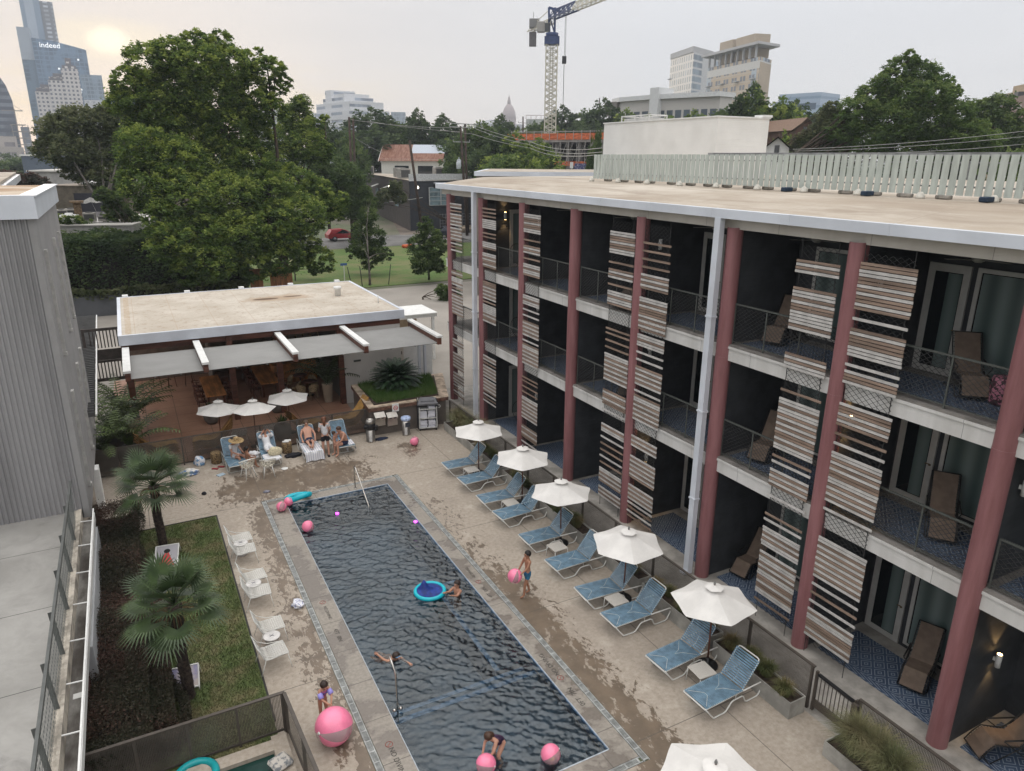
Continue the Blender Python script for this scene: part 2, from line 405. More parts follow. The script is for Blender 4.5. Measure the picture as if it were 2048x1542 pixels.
tag(mkobj('pool_water', np_mesh('pool_water', V, Fq, [mwater()], True)), kind='structure')
# engraved coping words, set flat in the stone
M_ink = mat('engraved_ink', (.05,.045,.04), .8); M_red = mat('red_ink', (.28,.07,.06), .8)
def cope_text(body, x, y, east, s=.13, no=False):
    rz = R(90) if east else R(-90)
    t = text('pool_lettering', body, s, M_ink, (x, y, .003), (0, 0, rz), depth=.001); tag(t, kind='structure')
    if no:
        q = MB(); q.tube([(.075*math.cos(a), .075*math.sin(a), 0) for a in [i*math.pi/8 for i in range(16)]], .007, 4, closed=True); q.bar((-.05,-.05,0),(.05,.05,0),.012,.004)
        oy = .52 if not east else -.52
        tag(q.build('pool_lettering', M_red, None, (x, y+oy, .003)), kind='structure')
cope_text('NO DIVING', 3.36, 11.05, False, .16, True); cope_text('4FT  0IN', 3.36, 15.55, False, .15); cope_text('NO DIVING', 3.36, 16.6, False, .12, True)
cope_text('NO DIVING', 7.53, 12.15, True, .16, True); cope_text('0FT  7IN', 7.53, 10.95, True, .17); cope_text('NO DIVING', 7.53, 16.6, True, .12, True); cope_text('4FT  0IN', 7.53, 15.5, True, .15)
# lawn, hedge strip, road, far ground
def grassfn(c1, c2, c3, sc=1.):
    def f(nt, v, x, y, z):
        n = noise(nt, v, 1.1*sc, 5, .65); g = noise(nt, v, 26*sc, 4, .7)
        return mixc(nt, n.sm(.38, .68), mixc(nt, g.sm(.3, .7), c1, c2), c3), g
    return f
M_lawn = custom('lawn_grass', grassfn((.05,.075,.022), (.11,.145,.045), (.16,.14,.07)), .9)
struct('lawn_edge', MB().box(-2.6, 23.62, -.1, 1.43, 23.66, .03).box(1.39, 13.3, -.1, 1.43, 23.62, .03), mat('steel_edging', (.03,.028,.025), .7))
struct('lawn', MB().quad((-2.6,12.6,.012),(1.39,12.6,.012),(1.39,23.62,.012),(-2.6,23.62,.012)), M_lawn)
def bladefield(name, n, x0, y0, x1, y1, z, h, w, mt, lean=.5, seed=1, poly=None, label=None, cat=None, parent=None):
    g = np.random.default_rng(seed); x = g.uniform(x0, x1, n); y = g.uniform(y0, y1, n)
    a = g.uniform(0, 6.28, n); hh = h*g.uniform(.5, 1.25, n); ww = w*g.uniform(.6, 1.2, n); l = g.uniform(0, lean, n)*hh; b = g.uniform(0, 6.28, n)
    V = np.zeros((n, 3, 3)); dx, dy = np.cos(a)*ww/2, np.sin(a)*ww/2
    V[:,0] = np.stack([x-dx, y-dy, np.full(n, z)], -1); V[:,1] = np.stack([x+dx, y+dy, np.full(n, z)], -1); V[:,2] = np.stack([x+np.cos(b)*l, y+np.sin(b)*l, z+hh], -1)
    return mkobj(name, np_mesh(name, V.reshape(-1, 3), np.arange(3*n).reshape(n, 3), [mt]), parent)
tag(bladefield('lawn_grass', 60000, -2.2, 12.7, 1.36, 23.6, .01, .055, .02, M_lawn, .8, 3), 'short patchy green grass around the two palms', 'grass', kind='stuff')
M_road = mat('asphalt', (.17,.165,.16), .9, .2, .3, .1); M_side = mat('driveway_concrete', (.30,.275,.245), .9, .08, .25, .1)
G = lambda x, y, z=0: (lambda p: (p.x, p.y))(gp(x, y, z))
struct('driveway', MB().poly([(12.0, 31.0), (40, 31.0), (40, 63.5), (30, 63.3), (19.0, 62.9), (-2, 62.3), (-12, 62), (-12, 31.0)], -.06, -.004), M_side)
struct('far_lawn', MB().poly([(-60, 63.2), (14, 64.0), (19.0, 64.2), (30, 64.6), (60, 65), (75, 90), (36.6, 93.6), (22.6, 93.4), (-60, 92)], -.1, .03), custom('far_grass', grassfn((.05,.10,.018), (.10,.165,.032), (.15,.15,.06), .25), .9))
struct('street', MB().poly([(-60, 92.5), (22.6, 94), (36.6, 94.2), (90, 95), (90, 108), (-60, 107)], -.12, .012), M_road)
struct('side_street', MB().poly([(37.4, 107), (46.4, 107.2), (60, 152), (50.5, 152)], -.11, .02), mat('old_asphalt', (.16,.13,.105), .95, .3, .2))
struct('gravel_bank', MB().poly([(46.4, 106), (52, 105.8), (66, 152), (58, 152)], -.1, .6), mat('gravel_bed', (.33,.27,.2), .95, .5, 1.2, .5))

# ================================================================== HOTEL WING (right)
CY = [31.3, 27.9, 24.3, 20.68, 17.08, 13.42, 9.9, 6.36, 2.8]; CX = 13.42
M_col = custom('column_paint', lambda nt,v,x,y,z: (mixc(nt, noise(nt,v,1.6,6,.65,(3,3,.35)).sm(.3,.72), (.205,.085,.088), (.285,.13,.135)), noise(nt,v,30,3)*.1), .48)
M_side_d = custom('navy_siding', lambda nt,v,x,y,z: (mixc(nt, noise(nt,v,2,4).sm(.3,.7), (.028,.031,.036), (.048,.052,.058)), (z/.14).frac().lt(.12)*-1), .75)
def slabfn(nt, v, x, y, z):
    st = noise(nt, v, .9, 5, .6, (1, 2.2, .25)); s = mixc(nt, st.sm(.3, .7), (.50,.49,.465), (.62,.61,.59))
    return mixc(nt, ((y/1.78).frac().lt(.006))*.8, s, (.15,.15,.15))
M_slab = custom('slab_paint', slabfn, .6)
M_beige = custom('fascia_beige', lambda nt,v,x,y,z: mixc(nt, ((y/2.4).frac().lt(.005))*.7, mixc(nt, noise(nt,v,.8,5,.6,(1,2,.3)).sm(.3,.7), (.43,.40,.35), (.50,.47,.42)), (.12,.11,.1)), .7)
M_gut = mat('gutter_metal', (.60,.63,.68), .4, .06, .6)
def rooffn(nt, v, x, y, z):
    n = noise(nt, v, .35, 5, .65, (1, .35, 1)); f = noise(nt, v, 8, 5, .7); st = noise(nt, v, 1.2, 6, .65, (1.2, .25, 1), .6)
    b = mixc(nt, n.sm(.35, .65), (.33,.275,.215), (.49,.44,.375)); b = mixc(nt, st.sm(.45, .68)*.6, b, (.24,.19,.145)); b = mixc(nt, f.sm(.55, .8)*.3, b, (.60,.55,.48))
    b = mixc(nt, ((y/3.05).frac().lt(.01))*.35, b, (.22,.18,.14)); return b, f*.3
M_roof = custom('roof_membrane', rooffn, .85)
M_door = mat('door_paint', (.50,.49,.46), .5, .06, 3)
M_met = mat('rail_metal', (.075,.082,.075), .45, .1, 5)
M_white = mat('white_paint', (.72,.72,.70), .5, .05, 3)
M_wslat = mat('white_slat', (.52,.50,.475), .6, .12, 3); M_tslat = mat('tan_slat', (.27,.195,.15), .6, .25, 2, 0, None, 0, .4, (1,.4,6))
M_cable = mat('cable_mesh', (.035,.035,.035), .5)
hotel = thing('hotel_building', 'three storey hotel wing with dusty red columns, white slab edges and slatted balcony screens', 'building', (CX, 17, 0))
def wb(mb, name, mats, root): o = mb.build(name, mats, root); o.location = -root.location; return o
for i, y in enumerate(CY[:8]):
    m = MB(); top = 9.9
    m.lathe([(.20, -.02), (.20, 3.3)], (CX, y, 0), 24, caps=False).lathe([(.203, 3.3), (.203, 6.6)], (CX, y, 0), 24, caps=False).lathe([(.20, 6.6), (.20, top)], (CX, y, 0), 24, caps=False); wb(m, 'column', M_col, hotel)
m = MB()
for zt, zb in ((3.82, 3.38), (6.95, 6.52)):
    m.box(CX-.02, -2, zb, 15.9, 31.9, zt-.05).box(CX-.05, -2, zt-.11, CX-.02, 31.9, zt-.05)
wb(m, 'floor_slab', M_slab, hotel)
M_floorc = mat('balcony_floor', (.20,.185,.17), .85, .2, 2)
m = MB()
for zt in (3.82, 6.95): m.box(CX-.03, -2, zt-.05, 15.65, 31.9, zt)
wb(m, 'balcony_floor', M_floorc, hotel)
wb(MB().box(CX-.06, -2, 9.86, CX+.2, 32.2, 10.2).box(CX+.2, 32.0, 9.86, 24, 32.25, 10.2), 'fascia_beam', M_beige, hotel)
wb(MB().box(CX+.2, -2, 9.86, 15.9, 32, 9.95), 'soffit', mat('soffit', (.10,.10,.10), .8), hotel)
m = MB(); m.box(13.06, -2, 10.12, 13.26, 32.45, 10.34).box(13.06, 32.25, 10.12, 24, 32.45, 10.36)
y = 31
while y > -2: m.box(13.055, y, 10.115, 13.265, y+.03, 10.345); y -= 2.44
wb(m, 'roof_gutter', M_gut, hotel)
prof = [(13.24, 10.3), (14.2, 10.44), (15.6, 10.60), (18, 10.62), (36, 10.62)]; m = MB()
for (x0, z0), (x1, z1) in zip(prof, prof[1:]): m.quad((x0,-2,z0),(x1,-2,z1),(x1,32.4,z1),(x0,32.4,z0))
m.add([(x,32.4,z) for x,z in prof]+[(36,32.4,10.2),(13.24,32.4,10.2)], [tuple(range(7))[::-1]], 1)
wb(m, 'roof', [M_roof, M_gut], hotel)
m = MB(); m.box(15.65, -2, 0, 15.9, 31.6, 9.9)
for i, y in enumerate(CY[1:8]):
    m.box(CX+.12, y-.12, 0, 15.65, y+.0, 9.86)
wb(m, 'wall', M_side_d, hotel)
for y, dx in ((28.15, 0), (13.68, 0)):
    m = MB(); m.box(13.04, y-.1, .12, 13.2, y+.1, 10.12)
    for z in (2.4, 5.0, 7.6): m.box(13.02, y-.12, z, 13.22, y+.12, z+.05)
    m.box(12.9, y-.1, .05, 13.2, y+.1, .12); wb(m, 'downpipe', M_gut, hotel)
# rugs: blue outdoor rugs with a pale geometric weave
def rugfn(nt, v, x, y, z):
    u = ((y/.36).frac()-.5).abs(); w = ((x/.46).frac()-.5).abs(); d = u*1.0+w*1.0
    r = ((d*4.0).frac()-.5).abs().lt(.13); bd = ((y*5+((x*4).frac()-.5).abs()*4).frac()-.5).abs().lt(.14)
    band = x.lt(13.95); line = bd*band+r*(band*-1+1)
    fad = noise(nt, v, .7, 4).sm(.62, .75)
    b = mixc(nt, noise(nt, v, 1.3, 4).sm(.3,.7), (.035,.055,.10), (.06,.095,.155)); b = mixc(nt, line*.8, b, (.26,.30,.36))
    return mixc(nt, fad*.35, b, (.25,.25,.27))
M_rug = custom('rug_weave', rugfn, .95)
def rug(y0, y1, z, lab):
    m = MB().box(13.72, y0, z, 15.2, y1, z+.012); tag(m.build('rug', M_rug), lab, 'rug', 'blue rugs on the balconies')
BN = ['second from the far end', 'third from the far end', 'fourth from the far end', 'fifth from the far end', 'sixth from the far end', 'nearest the viewer but one', 'nearest the viewer']
FN = {0: 'ground floor patio', 3.82: 'middle balcony', 6.95: 'top balcony'}; ZF = (0.02, 3.82, 6.95)
for i in range(1, 8):
    for z in ZF:
        f = FN[0 if z < 1 else z]
        rug(CY[i+1]+.35, CY[i]-.3 if i < 8 else 0, z, 'blue patterned rug on the %s, bay %s' % (f, BN[i-1]))
# cable net (shared) and railings
def net(w, h, p=.105, q=.075, t=.0085):
    m = MB(); sl = q/p
    for sgn in (1, -1):
        k = -h/sl
        while k < w+h/sl:
            a = (k, 0.) if sgn > 0 else (k, h); b = (k+h/sl, h) if sgn > 0 else (k+h/sl, 0.)
            (x0, z0), (x1, z1) = a, b
            if x0 < 0: z0 += (z1-z0)*(0-x0)/(x1-x0); x0 = 0
            if x1 > w: z1 = z0+(z1-z0)*(w-x0)/(x1-x0); x1 = w
            if x1-x0 > .01: m.bar((0, x0, z0), (0, x1, z1), t, t)
            k += p*1.4
    return m
def railing(L):
    m = MB(); m.bar((0, 0, 1.05), (0, L, 1.05), .045, .035); m.bar((0, 0, .08), (0, L, .08), .02, .02)
    k = max(2, round(L/1.15))
    for i in range(k+1): m.bar((0, L*i/k, -.05), (0, L*i/k, 1.05), .035, .02)
    return m.mesh('railing', M_met)
Lr = 3.1; rail_me = railing(Lr); net_me = net(Lr, .95).mesh('cable_net', M_cable)
for i in range(0, 8):
    for z in ZF[1:]:
        r = mkobj('railing', rail_me, hotel); r.location = Vector((13.5, CY[i+1]+.22, z)) - hotel.location
        n_ = mkobj('cable_net', net_me, r); n_.location = (0, 0, .09)
# slat screens on the columns
PT = ['ttwwttwtwttwt..w..twtttwww..w.wttw', 'wttwtwt..t..w..wwtwtwttwwtwtwtw..w', 'wwtwtwtwtwtwtw..w..t..w..wtwwtttwtw..t.w.ttww',
      'twtw....twwtwttwwwwtw.......twtww', 't..wwtwwtwtwtwttwtww..t.w..wtwtwt...w', 't.w..wwtwtww..wtwwtwtwwttwttww..t..w.tw',
      '....t..t..t..t..wtwtwt...wwtwtttwtwtwt', 'wwtww..w..w..twtwtwtw..w.twwtwtwtwtw', 'wtwtw....wtwtwtwtwt...wtwtwtw.w.t.w.t.w',
      'wwttwttww...t..twtw..t..wwtwwt', 't.t..t..t..wwtwtwtwtwtw....twttwtt..w', 'wtww..w..t..t..w..t..wwtwtwt..wtwtwtwtwt',
      't.t.t.wwwww..t.t..wwwt..wwtwttwt', 'tttwtwtwtw.t.wwwwwtwttw', 'wtw.t.wtwtwtw.wtwtwtwt.w.t.w', 'twt.wwwtw.t.w.twtwtwtwtwtwt']
SC = [(6, -1, (0,1,2)), (6, 1, (3,4,5)), (4, -1, (6,7,8)), (4, 1, (9,10,11)), (2, -1, (9,7,10)), (1, -1, (12,13,14)), (0, -1, (14,15,8))]
TOPS = (9.52, 6.47, 3.18)
for ci, sd, pats in SC:
    yc = CY[ci]; ya, yb = (yc-1.42, yc-.12) if sd < 0 else (yc+.30, yc+1.46)
    if ci in (4,) and sd > 0: ya, yb = yc+.22, yc+1.48
    net_o = net(yb-ya-.16, 9.7 - .3, .12, .085, .007); o = wb(net_o, 'screen_net', M_cable, hotel); o.location = Vector((13.36, ya+.08, .3)) - hotel.location
    for fl, pi in enumerate(pats):
        m = MB(); z = TOPS[fl] - (.14 if sd > 0 else 0); m.bar((13.335, ya+.1, 0 if fl == 2 else TOPS[fl]-2.9), (13.335, ya+.1, TOPS[fl]+.35), .012, .012, 2); m.bar((13.335, yb-.1, 0 if fl == 2 else TOPS[fl]-2.9), (13.335, yb-.1, TOPS[fl]+.35), .012, .012, 2)
        for ch in PT[pi]:
            if z < (.35, .35, .3)[0] + (0, 0, 0)[0]: break
            if ch != '.':
                jx = rnd.uniform(-.004, .004); m.box(13.31+jx, ya+rnd.uniform(-.008,.008), z-.060, 13.33+jx, yb+rnd.uniform(-.008,.008), z, 0 if ch == 'w' else 1)
            z -= .077
        wb(m, 'slat_screen', [M_wslat, M_tslat, M_cable], hotel)
# glazed doors and windows in the back wall
M_glass = mat('dark_glass', (.012,.016,.018), .05, 0, 1, 0, None, 0, .8)
M_curt = custom('curtain', lambda nt,v,x,y,z: mixc(nt, ((y*13).sin()*.5+.5), (.06,.095,.09), (.17,.22,.21)), .3, .8)
M_brass = mat('door_brass', (.20,.14,.07), .35, .1, 5, 0, None, .8)
def door_me():
    d = MB(); d.box(0, 0, 0, .05, .92, .14).box(0, 0, 2.25, .05, .92, 2.42).box(0, 0, .14, .05, .15, 2.25).box(0, .77, .14, .05, .92, 2.25); return d.mesh('door', M_door)
dm = door_me(); gm = MB().box(.012, .15, .14, .03, .77, 2.25).mesh('glass_pane', M_glass)
cm = MB().box(.004, .45, .16, .011, .75, 2.23).mesh('curtain', M_curt)
hm = MB().lathe([(.03,0),(.03,.03)], (0,0,0), 8).bar((0,0,.03),(-.02,-.1,.03),.02).mesh('handle', M_brass)
wm = MB().box(0,0,.1,.05,.09,2.42).box(0,1.62,.1,.05,1.71,2.42).box(0,.09,.1,.05,1.62,.16).box(0,.09,2.33,.05,1.62,2.42).mesh('window', M_door)
wg = MB().box(.02,.09,.16,.03,1.62,2.33).mesh('glass_pane', M_glass); wc = MB().box(.012,.12,.18,.02,1.6,2.31).mesh('curtain', M_curt)
def door(y, z, flip, x=15.6):
    d = mkobj('door', dm, hotel, Vector((x, y, z)) - hotel.location)
    if flip: d.scale = (1, -1, 1)
    mkobj('glass_pane', gm, d); mkobj('curtain', cm, d); mkobj('handle', hm, d, (-.01, .85, 1.0))
def window(y, z, flip):
    w = mkobj('window', wm, hotel, Vector((15.6, y, z)) - hotel.location)
    if flip: w.scale = (1, -1, 1)
    mkobj('glass_pane', wg, w); mkobj('curtain', wc, w)
for i in range(1, 8):
    for z in ZF:
        zz = z+.02
        if i == 1:
            d = mkobj('door', dm, hotel, Vector((14.7, 27.73, zz)) - hotel.location, R(-90)); d.rotation_euler = (0, 0, R(90)); d.location = Vector((15.55, 27.72, zz)) - hotel.location
            mkobj('glass_pane', gm, d); mkobj('curtain', cm, d); continue
        if i % 2 == 0:   # right of an odd column: door next to the wall on its near side
            door(CY[i]-.2, zz, True); window(CY[i]-1.25, zz, True)
        else: door(CY[i+1]+.1, zz, False); window(CY[i+1]+1.12, zz, False)
# wall lamps
M_lampw = mat('lamp_shell', (.62,.62,.60), .4, .05, 5); M_glow = mat('lamp_glow', (.9,.7,.4), .5, 0, 1, 0, None, 0, .4, emit=((1,.62,.25), 14)); M_off = mat('lamp_lens', (.3,.3,.28), .4)
def sconce(x, y, z, lit):
    m = MB().lathe([(.055,-.15),(.055,.15)], (0,-.1,0), 14).box(-.02,-.08,-.04,.02,0,.04)
    o = mkobj('wall_lamp', m.mesh('wall_lamp', M_lampw), hotel, Vector((x, y, z)) - hotel.location)
    g = MB().lathe([(.045,.151),(.045,.156)], (0,-.1,0), 12).lathe([(.045,-.156),(.045,-.151)], (0,-.1,0), 12); g.build('lamp_lens', M_glow if lit else M_off, o)
    if lit:
        for s_ in (1, -1):
            l = bpy.data.lights.new('lamp_light', 'SPOT'); l.energy = 16; l.color = (1,.6,.25); l.spot_size = R(75); l.spot_blend = .6; l.shadow_soft_size = .03
            lo = bpy.data.objects.new('lamp_light', l); COL.objects.link(lo); lo.location = (x, y-.1, z+.17*s_); lo.rotation_euler = (R(180) if s_ > 0 else 0, 0, 0)
sconce(14.35, 27.74, 9.15, True); sconce(13.95, 24.16, 9.15, False); sconce(13.95, 24.16, 5.9, False); sconce(13.9, 16.94, 9.1, False); sconce(13.78, 16.94, 5.9, False)
sconce(13.92, 16.94, 2.3, True); sconce(13.72, 9.76, 5.95, True); sconce(14.55, 6.22, 1.8, True); sconce(13.93, 6.22, 5.8, False); sconce(13.95, 24.16, 2.2, False); sconce(13.95, 9.76, 9.1, False)
# ceiling fans
def fan(x, y, z):
    m = MB().lathe([(.04,-.08),(.11,-.1),(.13,-.17),(.06,-.22)], (0,0,0), 12)
    for k in range(3): a = k*2.1+.5; m.bar((.1*math.cos(a), .1*math.sin(a), -.16), (.62*math.cos(a), .62*math.sin(a), -.16), .13, .01)
    mkobj('ceiling_fan', m.mesh('ceiling_fan', mat('fan_metal', (.22,.22,.2), .5)), hotel, Vector((x, y, z)) - hotel.location)
for y in (22.6, 19.0, 15.3, 11.9, 8.1):
    for z in (9.85, 6.5): fan(14.55, y, z)
# ------------------------------------------------------------------ slatted screen on the roof, blocks, white plant room
A = Vector((17.15, 25.25, 10.62)); B = Vector((17.8, 4.6, 10.62)); dv = (B-A); Lf = dv.length; ang = math.atan2(dv.y, dv.x)
fr = thing('roof_screen', 'long pale green board screen standing on blocks along the hotel roof', 'fence', A, ang)
m = MB(); x = 0; g = np.random.default_rng(2)
while x < Lf: m.box(x, -.012, .1, x+.165, .012, 1.03+g.uniform(-.006,.006)); x += .215
m.build('board_panel', mat('sage_board', (.45,.49,.45), .7, .1, 2, 0, None, 0, .4, (3,3,.5)), fr)
m = MB().bar((0,.05,.3),(Lf,.05,.3),.05,.04).bar((0,.05,.85),(Lf,.05,.85),.05,.04).bar((6,.35,1.04),(Lf,.35,1.04),.06,.09); m.build('rail', mat('grey_metal', (.27,.27,.27), .6, .2, 3), fr)
fm = MB().lathe([(.11,0),(.11,.05),(.06,.14),(.03,.16)], (0,0,0), 10).mesh('foot', mat('foot_plastic', (.6,.58,.52), .6))
k = 0
while k*1.72 < Lf-.2: o = mkobj('foot', fm, fr, (k*1.72+.1, -.16, .0)); k += 1
ORDN = 'first second third fourth fifth sixth seventh eighth ninth tenth eleventh twelfth thirteenth fourteenth fifteenth sixteenth seventeenth eighteenth nineteenth twentieth twenty-first twenty-second'.split()
for k in range(0, 22):
    m = MB().bev(0,0,0,.38,.16,.09,.02); o = m.build('concrete_block', mat('block_concrete', (.27,.25,.22), .9, .3, 5)); o.location = (17.35-.02*k/22+.35, 24.6-k*.93+rnd.uniform(-.2,.2), 10.625); o.rotation_euler = (0, 0, R(90+rnd.uniform(-8,8)))
    tag(o, 'grey concrete paver block under the green roof screen, %s from the left' % ORDN[k], 'paver block', 'paver blocks under the roof screen')
for k, yy in enumerate((15.2, 12.6, 9.6, 6.9)):
    o = MB().bev(0,0,0,.3,.2,.12,.02).build('support_block', mat('blue_rubber', (.012,.03,.06), .6)); o.location = (17.0+.05*k, yy, 10.625); tag(o, 'dark blue rubber support block before the roof screen, %s from the left' % ('first','second','third','fourth')[k], 'support block', 'blue rubber blocks on the roof')
def prfn(nt, v, x, y, z):
    r = (z/.075).frac().lt(.1)
    n = noise(nt, v, .8, 5)
    return mixc(nt, r*.12, mixc(nt, n.sm(.3,.7), (.72,.71,.68), (.80,.79,.76)), (.35,.34,.32)), r*-1
p = MB().box(24.55, 26.33, 10.6, 27.8, 35.3, 13.33)
ph = thing('plant_room', 'white painted brick box building rising behind the green screen on the roof', 'building', (24.55, 26.33, 10.6))
wb(p, 'wall', custom('white_brick', prfn, .8), ph)
wb(MB().box(24.5,26.28,13.33,27.85,35.35,13.39), 'coping', M_white, ph); wb(MB().box(27.3,26.25,13.39,27.9,26.8,13.5), 'vent', M_white, ph)
o = thing('roof_duct', 'open grey steel frame duct on top of the white box building', 'duct', (25.3, 32.3, 13.39)); q = MB()
for zz in (.03, .32):
    q.bar((0,0,zz),(1.2,0,zz),.06).bar((0,2.4,zz),(1.2,2.4,zz),.06).bar((0,0,zz),(0,2.4,zz),.06).bar((1.2,0,zz),(1.2,2.4,zz),.06)
for a in ((0,0),(1.2,0),(0,2.4),(1.2,2.4),(0,1.2)): q.bar((*a,0),(*a,.34),.05)
q.build('frame', M_slab, o); MB().box(.1,.1,.05,1.1,2.3,.2).build('casing', M_slab, o)
# neighbouring parapet roof behind the wing
nb = thing('annex_building', 'low flat roofed annex with a pale blue parapet behind the hotel roof', 'building', (33, 62, 0))
P0, P1 = at(952, 350, 62), at(1210, 356, 62)
m = MB(); d = (P1-P0); d.z = 0; d.normalize(); n_ = Vector((-d.y, d.x, 0)); zt = at(952, 343, 62).z
pts = [P0, P1, P1+n_*14, P0+n_*14]
wb(MB().poly([(p.x, p.y) for p in pts], 0, zt-.35), 'wall', mat('annex_wall', (.20,.18,.15), .9, .1, 1), nb)
q = MB(); e = [p0-d*.2-n_*.2 if i in (0,) else p0 for i, p0 in enumerate(pts)]
q.poly([(p.x, p.y) for p in (P0-d*.15-n_*.15, P1-n_*.15, P1+n_*14.1, P0-d*.15+n_*14.1)], zt-.35, zt); wb(q, 'parapet', M_gut, nb)
wb(MB().poly([(p.x, p.y) for p in (P0+d*.3+n_*.3, P1+n_*.3, P1+n_*13.8, P0+d*.3+n_*13.8)], zt, zt+.02), 'roof', M_roof, nb)

# ================================================================== GREY BUILDING (left)
M_gw = mat('grey_render', (.27,.265,.262), .85, .06, 1.2, .05, 40)
M_corr = mat('corrugated_steel', (.31,.305,.31), .5, .12, .8, 0, None, .3, .4, (1,1,.15))
gb = thing('grey_building', 'grey building with corrugated steel wall, tall slit windows and pale metal roof edge', 'building', (-2, 22.2, 0))
ZT = 1.75
m = MB(); n = 130
for k in range(n):
    x0 = -2.16-k*.125
    a, b, c, d, e = x0, x0-.025, x0-.06, x0-.085, x0-.125
    for (p, q, yp, yq) in ((a,b,22.2,22.16),(b,c,22.16,22.16),(c,d,22.16,22.2),(d,e,22.2,22.2)):
        m.quad((q,yq,ZT),(p,yp,ZT),(p,yp,9.95),(q,yq,9.95))
wb(m, 'corrugated_wall', M_corr, gb)
q = MB().box(-2.16,22.18,1.5,-2,22.4,9.95); holes = []
wall_holes(q, (-2, 22.4), (-2, 30.2), 1.42, 9.95, [(u, u+.16, z0, z1) for u in (.7, 3.9, 6.1) for z0, z1 in ((6.2, 9.0), (2.15, 5.0))], .3)
q.box(-20, 29.9, 1.42, -2.3, 30.2, 9.95).box(-20, 22.45, 1.42, -2.3, 29.9, 1.6)
wb(q, 'wall', M_gw, gb)
for u in (.7, 3.9, 6.1):
    for z0, z1 in ((6.2, 9.0), (2.15, 5.0)):
        w = wb(MB().box(-2.02,22.4+u-.05,z0-.06,-1.93,22.4+u,z1+.06).box(-2.02,22.4+u+.16,z0-.06,-1.93,22.4+u+.21,z1+.06).box(-2.02,22.4+u,z0-.1,-1.9,22.4+u+.16,z0).box(-2.02,22.4+u,z1,-1.93,22.4+u+.16,z1+.06), 'window', mat('window_trim', (.45,.44,.42), .6), gb)
        MB().box(-2.2,22.4+u,z0,-2.17,22.4+u+.16,z1).build('glass_pane', M_glass, w)
wb(MB().box(-20,22.05,9.95,-1.9,22.2,10.5).box(-2,22.2,9.95,-1.9,30.3,10.5).box(-20,22.05,10.5,-1.85,22.5,10.53).box(-2.25,22.5,10.5,-1.85,30.35,10.53), 'roof_edge', M_gut, gb)
wb(MB().box(-20,22.2,10.3,-2,30.2,10.5), 'roof', mat('rust_stained_roof', (.50,.42,.33), .9, .3, .5, 0, None, 0, .4, None, (.30,.19,.11)), gb)
wb(MB().box(-20,22.2,-.1,-2.9,22.5,1.5).box(-3.1,22.4,-.1,-2.9,30,1.5), 'ground_wall', M_gw, gb)
wb(MB().box(-2.1,26.0,-.05,-1.88,26.5,1.42), 'pier', M_white, gb)
# terrace in the foreground
P = lambda x, y, z=ZT: gp(x, y, z)
tr = thing('roof_terrace', 'concrete roof terrace with a leaning grey handrail and open gutter', 'terrace', (-2.4, 15, 0))
def terfn(nt, v, x, y, z):
    n = noise(nt, v, .5, 6, .65, (1,1,1), .5); f = noise(nt, v, 6, 5)
    b = mixc(nt, n.sm(.35, .7), (.25,.242,.225), (.345,.335,.315)); b = mixc(nt, noise(nt, v, 1.1, 5, .7, None, .7).sm(.58, .75)*.45, b, (.13,.125,.12)); b = mixc(nt, f.sm(.5,.8)*.15, b, (.15,.15,.14))
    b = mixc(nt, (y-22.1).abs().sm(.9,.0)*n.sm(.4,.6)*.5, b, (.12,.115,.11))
    j = ((y+.35)/2.92).frac().lt(.007); return mixc(nt, j*.9, b, (.05,.05,.045)), f*.3
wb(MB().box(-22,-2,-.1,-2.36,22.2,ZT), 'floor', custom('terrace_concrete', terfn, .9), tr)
wb(MB().box(-2.36,-2,1.2,-2.22,22.2,ZT+.03).box(-2.25,-2,ZT-.35,-2.19,22.15,ZT+.06), 'kerb', mat('kerb_stain', (.42,.38,.32), .85, .3, 2.5), tr)
gt = MB().box(-2.19,-2,ZT-.34,-1.9,22.0,ZT-.30); wb(gt, 'gutter', mat('dirty_gutter', (.32,.31,.29), .8, .5, 1.1, .2, None, 0, .4, (1,.4,1), (.05,.042,.035)), tr)
m = MB().bar((-1.9,-2,ZT+.02),(-1.9,22.1,ZT+.02),.035,.03); y = 21.3
while y > 0: m.bar((-2.22,y,ZT+.05),(-1.9,y,ZT+.03),.02,.02); y -= 1.45
m.box(-1.915,-2,ZT-.34,-1.885,22.1,ZT-.1)
wb(m, 'gutter_rod', M_white, tr)
for k, (y, l) in enumerate(((11.2,.25),(14.0,.16),(9.6,.12))):
    wb(MB().bev(-2.13,y,ZT-.30,-1.95,y+l,ZT-.29,.003), 'litter_scrap', M_white, tr)
m = MB().bar((-2.30,21.9,ZT+1.05),(-2.30,-2,ZT+1.05),.055,.055)
m2 = MB(); y = 20.3
while y > -1: m.bar((-2.30,y-.02,ZT+.0),(-2.36,y-.02,ZT+1.05),.012,.09); m.bar((-2.30,y,ZT+1.05),(-2.36,y-.15,ZT+.85),.02,.05); y -= 1.72
wb(m, 'handrail', mat('handrail_grey', (.10,.105,.10), .5, .1, 4), tr)
y = 21.8
while y > -1: m2.bar((-2.30,y,ZT+1.03),(-2.30,y-.55,ZT+.05),.006,.006); y -= .12
for k in range(1, 6): m2.bar((-2.30,21.9,ZT+.18*k),(-2.30,-2,ZT+.18*k),.008,.008)
wb(m2, 'wire_infill', M_met, tr)
sw = thing('garden_wall', 'pale grey wall with a dark red panel below the roof terrace', 'wall', (-2.1, 17, 0))
wb(MB().box(-2.2,15.9,-.1,-1.86,21.9,1.28), 'wall', mat('pale_render', (.42,.43,.44), .8, .06, 1), sw)
wb(MB().box(-2.2,12.0,-.1,-2.02,15.9,1.28), 'red_panel', mat('oxide_red', (.13,.045,.04), .7, .15, 2), sw)
